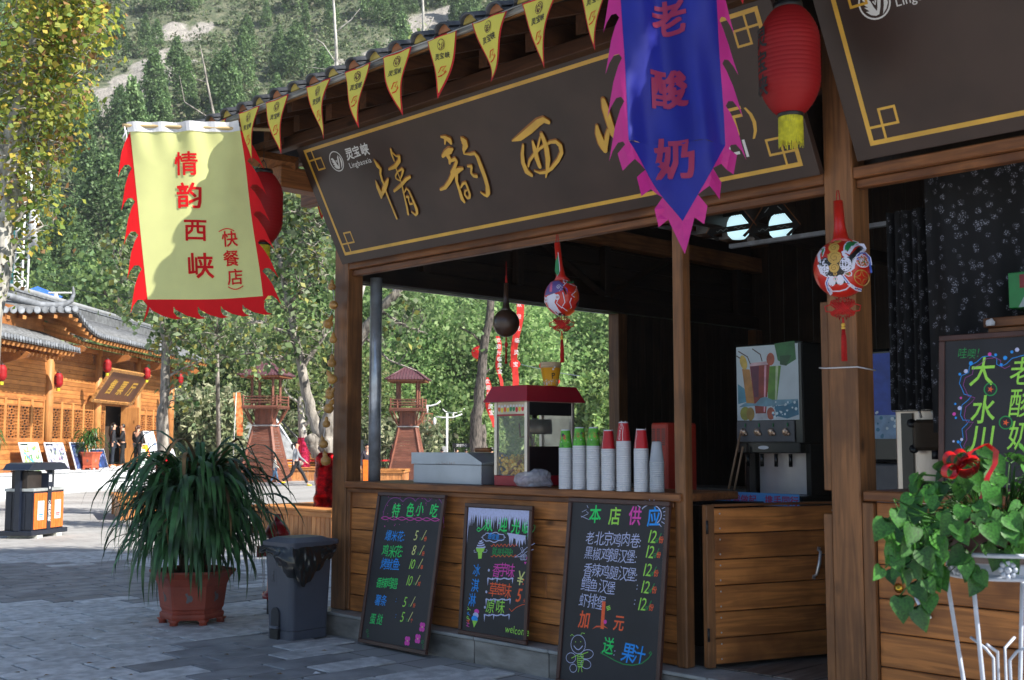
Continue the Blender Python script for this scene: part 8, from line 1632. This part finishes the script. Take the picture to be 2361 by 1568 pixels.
# forked tree beside the kiosk
B0 = gnd(752, 1228); Bz = B0.y
limb_tree('forked_tree', 'forked grey tree wrapped in crinkled red foil beside the kiosk post', B0,
 [[(760, 1226, Bz, .20), (757, 1130, Bz, .19), (757, 1040, Bz, .20), (752, 1000, Bz, .17), (770, 920, Bz, .13), (800, 840, Bz, .115), (835, 770, Bz, .10), (875, 715, Bz-.1, .09), (905, 685, Bz-.2, .085), (925, 655, Bz-.2, .08)],
  [(748, 1030, Bz, .17), (728, 985, Bz, .11), (712, 930, Bz, .095), (697, 850, Bz, .085), (678, 770, Bz, .075), (665, 700, Bz, .06), (650, 620, Bz, .05), (632, 520, Bz, .035), (640, 440, Bz, .02)],
  [(735, 1050, Bz, .15), (722, 1020, Bz-.1, .12), (713, 1008, Bz-.15, .11)], [(697, 850, Bz, .05), (730, 800, Bz, .035), (752, 770, Bz, .02)], [(678, 770, Bz, .05), (640, 760, Bz, .03), (600, 740, Bz, .02), (570, 745, Bz, .012)], [(690, 815, Bz, .045), (640, 830, Bz, .03), (590, 812, Bz, .02), (550, 818, Bz, .01)],
  [(665, 700, Bz, .04), (710, 660, Bz, .03), (745, 640, Bz, .015)], [(650, 620, Bz, .03), (690, 560, Bz, .02), (740, 520, Bz, .012)], [(875, 715, Bz, .03), (930, 750, Bz, .02), (985, 770, Bz, .01)], [(835, 770, Bz, .03), (895, 830, Bz, .02), (960, 855, Bz, .01)]],
 [(680, 560, Bz, 85, 120, 120), (640, 760, Bz, 75, 90, 70), (730, 700, Bz, 40, 130, 60), (930, 740, Bz, 60, 60, 34), (700, 470, Bz, 60, 60, 50)], big_, .085, 3, wrap=((0.02, 0), .02, 1.42, .23, foilm), per=6, cl=.15)
B1 = Vector((atY(380, 1000, 25.9).x, 25.9, 0))
limb_tree('grey_tree', 'slim grey tree with knobbly trunk and large leaves before the ticket hall', B1,
 [[(378, 1178, 25.9, .15), (376, 1080, 25.9, .13), (376, 980, 25.9, .135), (380, 930, 25.9, .11), (383, 860, 25.9, .10), (382, 800, 25.9, .09), (374, 740, 25.9, .06), (360, 690, 25.9, .04), (345, 650, 25.9, .02)],
  [(383, 812, 25.9, .07), (400, 785, 25.9, .05), (430, 755, 25.9, .035), (470, 720, 25.9, .02)], [(380, 760, 25.9, .05), (384, 700, 25.9, .035), (395, 640, 25.9, .02)], [(430, 755, 25.9, .03), (470, 800, 25.9, .02), (540, 830, 25.9, .012), (620, 800, 25.9, .006)], [(383, 870, 25.9, .03), (420, 850, 25.9, .02), (480, 825, 25.9, .012)]],
 [(330, 640, 25.9, 90, 110, 90), (430, 770, 25.9, 90, 70, 100), (500, 740, 25.9, 110, 60, 90), (290, 580, 25.9, 60, 60, 40), (420, 900, 25.9, 45, 40, 16), (560, 820, 25.9, 70, 40, 40)], big_, .10, 8, wrap=((0, 0), .02, 1.25, .17, foilm), per=6, cl=.17)
B2 = Vector((atY(698, 1100, 53).x, 53, 0))
limb_tree('pink_wrapped_tree', 'small pale tree wrapped in pink foil in the far planter bench', B2, [[(700, 1104, 53, .22), (698, 1030, 53, .20), (697, 980, 53, .17), (694, 930, 53, .13), (692, 900, 53, .08)], [(697, 985, 53, .1), (720, 965, 53, .07), (745, 940, 53, .04)], [(694, 930, 53, .08), (668, 915, 53, .05), (650, 890, 53, .03)]],
 [(690, 880, 53, 50, 40, 40), (735, 930, 53, 30, 30, 18)], grn, .16, 12, barkp, wrap=((0, 0), .5, 1.9, .26, foilp), per=8, cl=.3)
B3 = Vector((atY(1100, 1100, 43).x, 43, 0))
limb_tree('dark_trunk_tree', 'tall leaning dark barked tree seen through the serving opening', B3, [[(1094, 1112, 43, .26), (1097, 1040, 43, .24), (1100, 960, 43, .22), (1108, 880, 43, .19), (1118, 800, 43, .17), (1128, 720, 43, .15), (1136, 640, 43, .13), (1140, 560, 43, .11)], [(1118, 800, 43, .06), (1090, 770, 43, .04), (1060, 755, 43, .02)], [(1110, 870, 43, .05), (1130, 850, 43, .02)], [(1097, 1110, 43.2, .2), (1115, 1040, 43.3, .17), (1112, 980, 43.4, .12)]],
 [(1120, 560, 43, 110, 70, 60), (1080, 760, 43, 40, 30, 12)], fresh, .15, 14, barkd, wrap=((-.0, 0), .75, 1.15, .27, foilm), per=10, cl=.35)
# tall poplar with yellowing leaves at the left edge
B4 = Vector((-6.35, 14.2, 0))
limb_tree('yellowing_poplar', 'tall poplar with yellow and green autumn leaves at the left edge', B4, [[(-90, 1300, 14.2, .20), (-45, 900, 14.2, .18), (-5, 640, 14.2, .155), (15, 480, 14.2, .14), (28, 330, 14.2, .13), (60, 190, 14.2, .115), (95, 80, 14.2, .10), (120, -60, 14.2, .09), (140, -300, 14.2, .06)], [(28, 330, 14.2, .05), (90, 260, 14.2, .03), (160, 230, 14.2, .015)], [(50, 230, 14.2, .05), (120, 130, 14.2, .03), (200, 60, 14.2, .015)], [(5, 560, 14.2, .04), (60, 480, 14.2, .025), (110, 440, 14.2, .012)], [(-5, 640, 14.2, .04), (40, 560, 14.2, .02), (100, 520, 14.2, .01)]],
 [(130, 60, 14.2, 115, 100, 210), (90, 190, 14.2, 125, 90, 190), (60, 320, 14.2, 105, 80, 95), (40, 420, 14.2, 80, 55, 42), (70, 510, 14.2, 70, 60, 18), (180, 30, 14.0, 70, 60, 90), (10, 620, 14.2, 50, 50, 12), (60, -120, 14.2, 170, 130, 200), (-60, 260, 14.4, 80, 240, 70), (140, 470, 14.2, 60, 30, 7)], yel, .062, 21, barkp, per=10, cl=.14, elong=1.15, twig=.006)
# bare saplings rising behind the kiosk roof
for k, (pts_, lab) in enumerate((([(782, 1060, 24, .06), (779, 400, 24, .045), (777, 150, 24, .035), (772, 60, 24, .03), (766, -40, 24, .022)], 'tall pale bare sapling against the hill, above the kiosk roof'), ([(815, 1060, 23, .05), (822, 720, 23, .045), (862, 560, 23, .042), (960, 180, 23, .035), (976, 60, 23, .03), (974, -40, 23, .02)], 'second pale sapling with a few green leaves above the kiosk roof'), ([(505, 1060, 27, .05), (492, 260, 27, .03), (478, 190, 27, .024), (462, 105, 27, .010)], 'thin bare branch rising just left of the roof corner'))):
    B_ = atY(pts_[0][0], 1100, pts_[0][2]); B_.z = 0; Y = pts_[0][2]; ex = {0: [[(777, 150, Y, .015), (745, 100, Y, .010), (728, 90, Y, .006)], [(773, 75, Y, .015), (810, 45, Y, .01), (830, 20, Y, .006)], [(777, 190, Y, .014), (755, 160, Y, .008), (712, 155, Y, .005)]], 1: [[(976, 80, Y, .012), (1000, 40, Y, .008)], [(978, 90, Y, .012), (960, 55, Y, .007)]], 2: [[(478, 190, Y, .012), (450, 182, Y, .008), (440, 165, Y, .005)], [(495, 280, Y, .018), (425, 235, Y, .012), (414, 175, Y, .006)]]}[k]
    limb_tree('bare_sapling', lab, B_, [pts_]+ex, [(778, 190, Y, 30, 20, 3)] if k == 0 else ([(985, 80, Y, 38, 22, 22)] if k == 1 else []), [grn[0], grn[1]], .07, 40+k, barkp if k < 2 else bark, per=3, cl=.08, twig=.006)
for k, (u, v, Y) in enumerate(((600, 208, 24), (1005, 70, 23))):
    pass
# unseen trees added behind the stall row, crowns placed to shade the foreground
sh = cloud('crown', crown_pts(91, 26000, 3.2, 2.6, 70), .17, grn, 5, 1.4, .4); shm = trunk_mesh(6.5, .22, 7, barkd)
for (bx, by), crowns in SHADE:
    root = thing('added_shade_tree', 'unseen leafy tree added behind the stall row to shade the foreground', 'tree', (bx, by, 0), 0, 'unseen trees added for shade'); b = MB(); b.tube([(0, 0, 0), (.1, .1, 3), (0, 0, 6)], [.3, .25, .2], barkd)
    for x, y, z, s in crowns: b.tube([(.05, .05, 4.5), ((x-bx)*.5, (y-by)*.5, 4.5+(z-4.5)*.75), (x-bx, y-by, z+.3)], [.18, .13, .05], barkd, n=6); link('crown', sh, root, (x-bx, y-by, z), rng.uniform(0, 6), s)
    b.build('trunk', root)
# roof line beyond: next stalls of the row, continuing past the right edge
# thin valley haze
hb_ = MB(); hb_.box((-190, -60, -1), (190, 340, 215), None); hm2 = bpy.data.materials.new('valley haze'); hm2.use_nodes = True; n = hm2.node_tree; n.nodes.clear(); o_ = n.nodes.new('ShaderNodeOutputMaterial'); pv = n.nodes.new('ShaderNodeVolumePrincipled')
pv.inputs['Density'].default_value = .00035; pv.inputs['Color'].default_value = (.86, .92, 1, 1); pv.inputs['Anisotropy'].default_value = .2; n.links.new(pv.outputs[0], o_.inputs['Volume'])
hb_.mats = [hm2]; hb_.build('haze', kind='stuff', label='thin pale haze in the valley air')
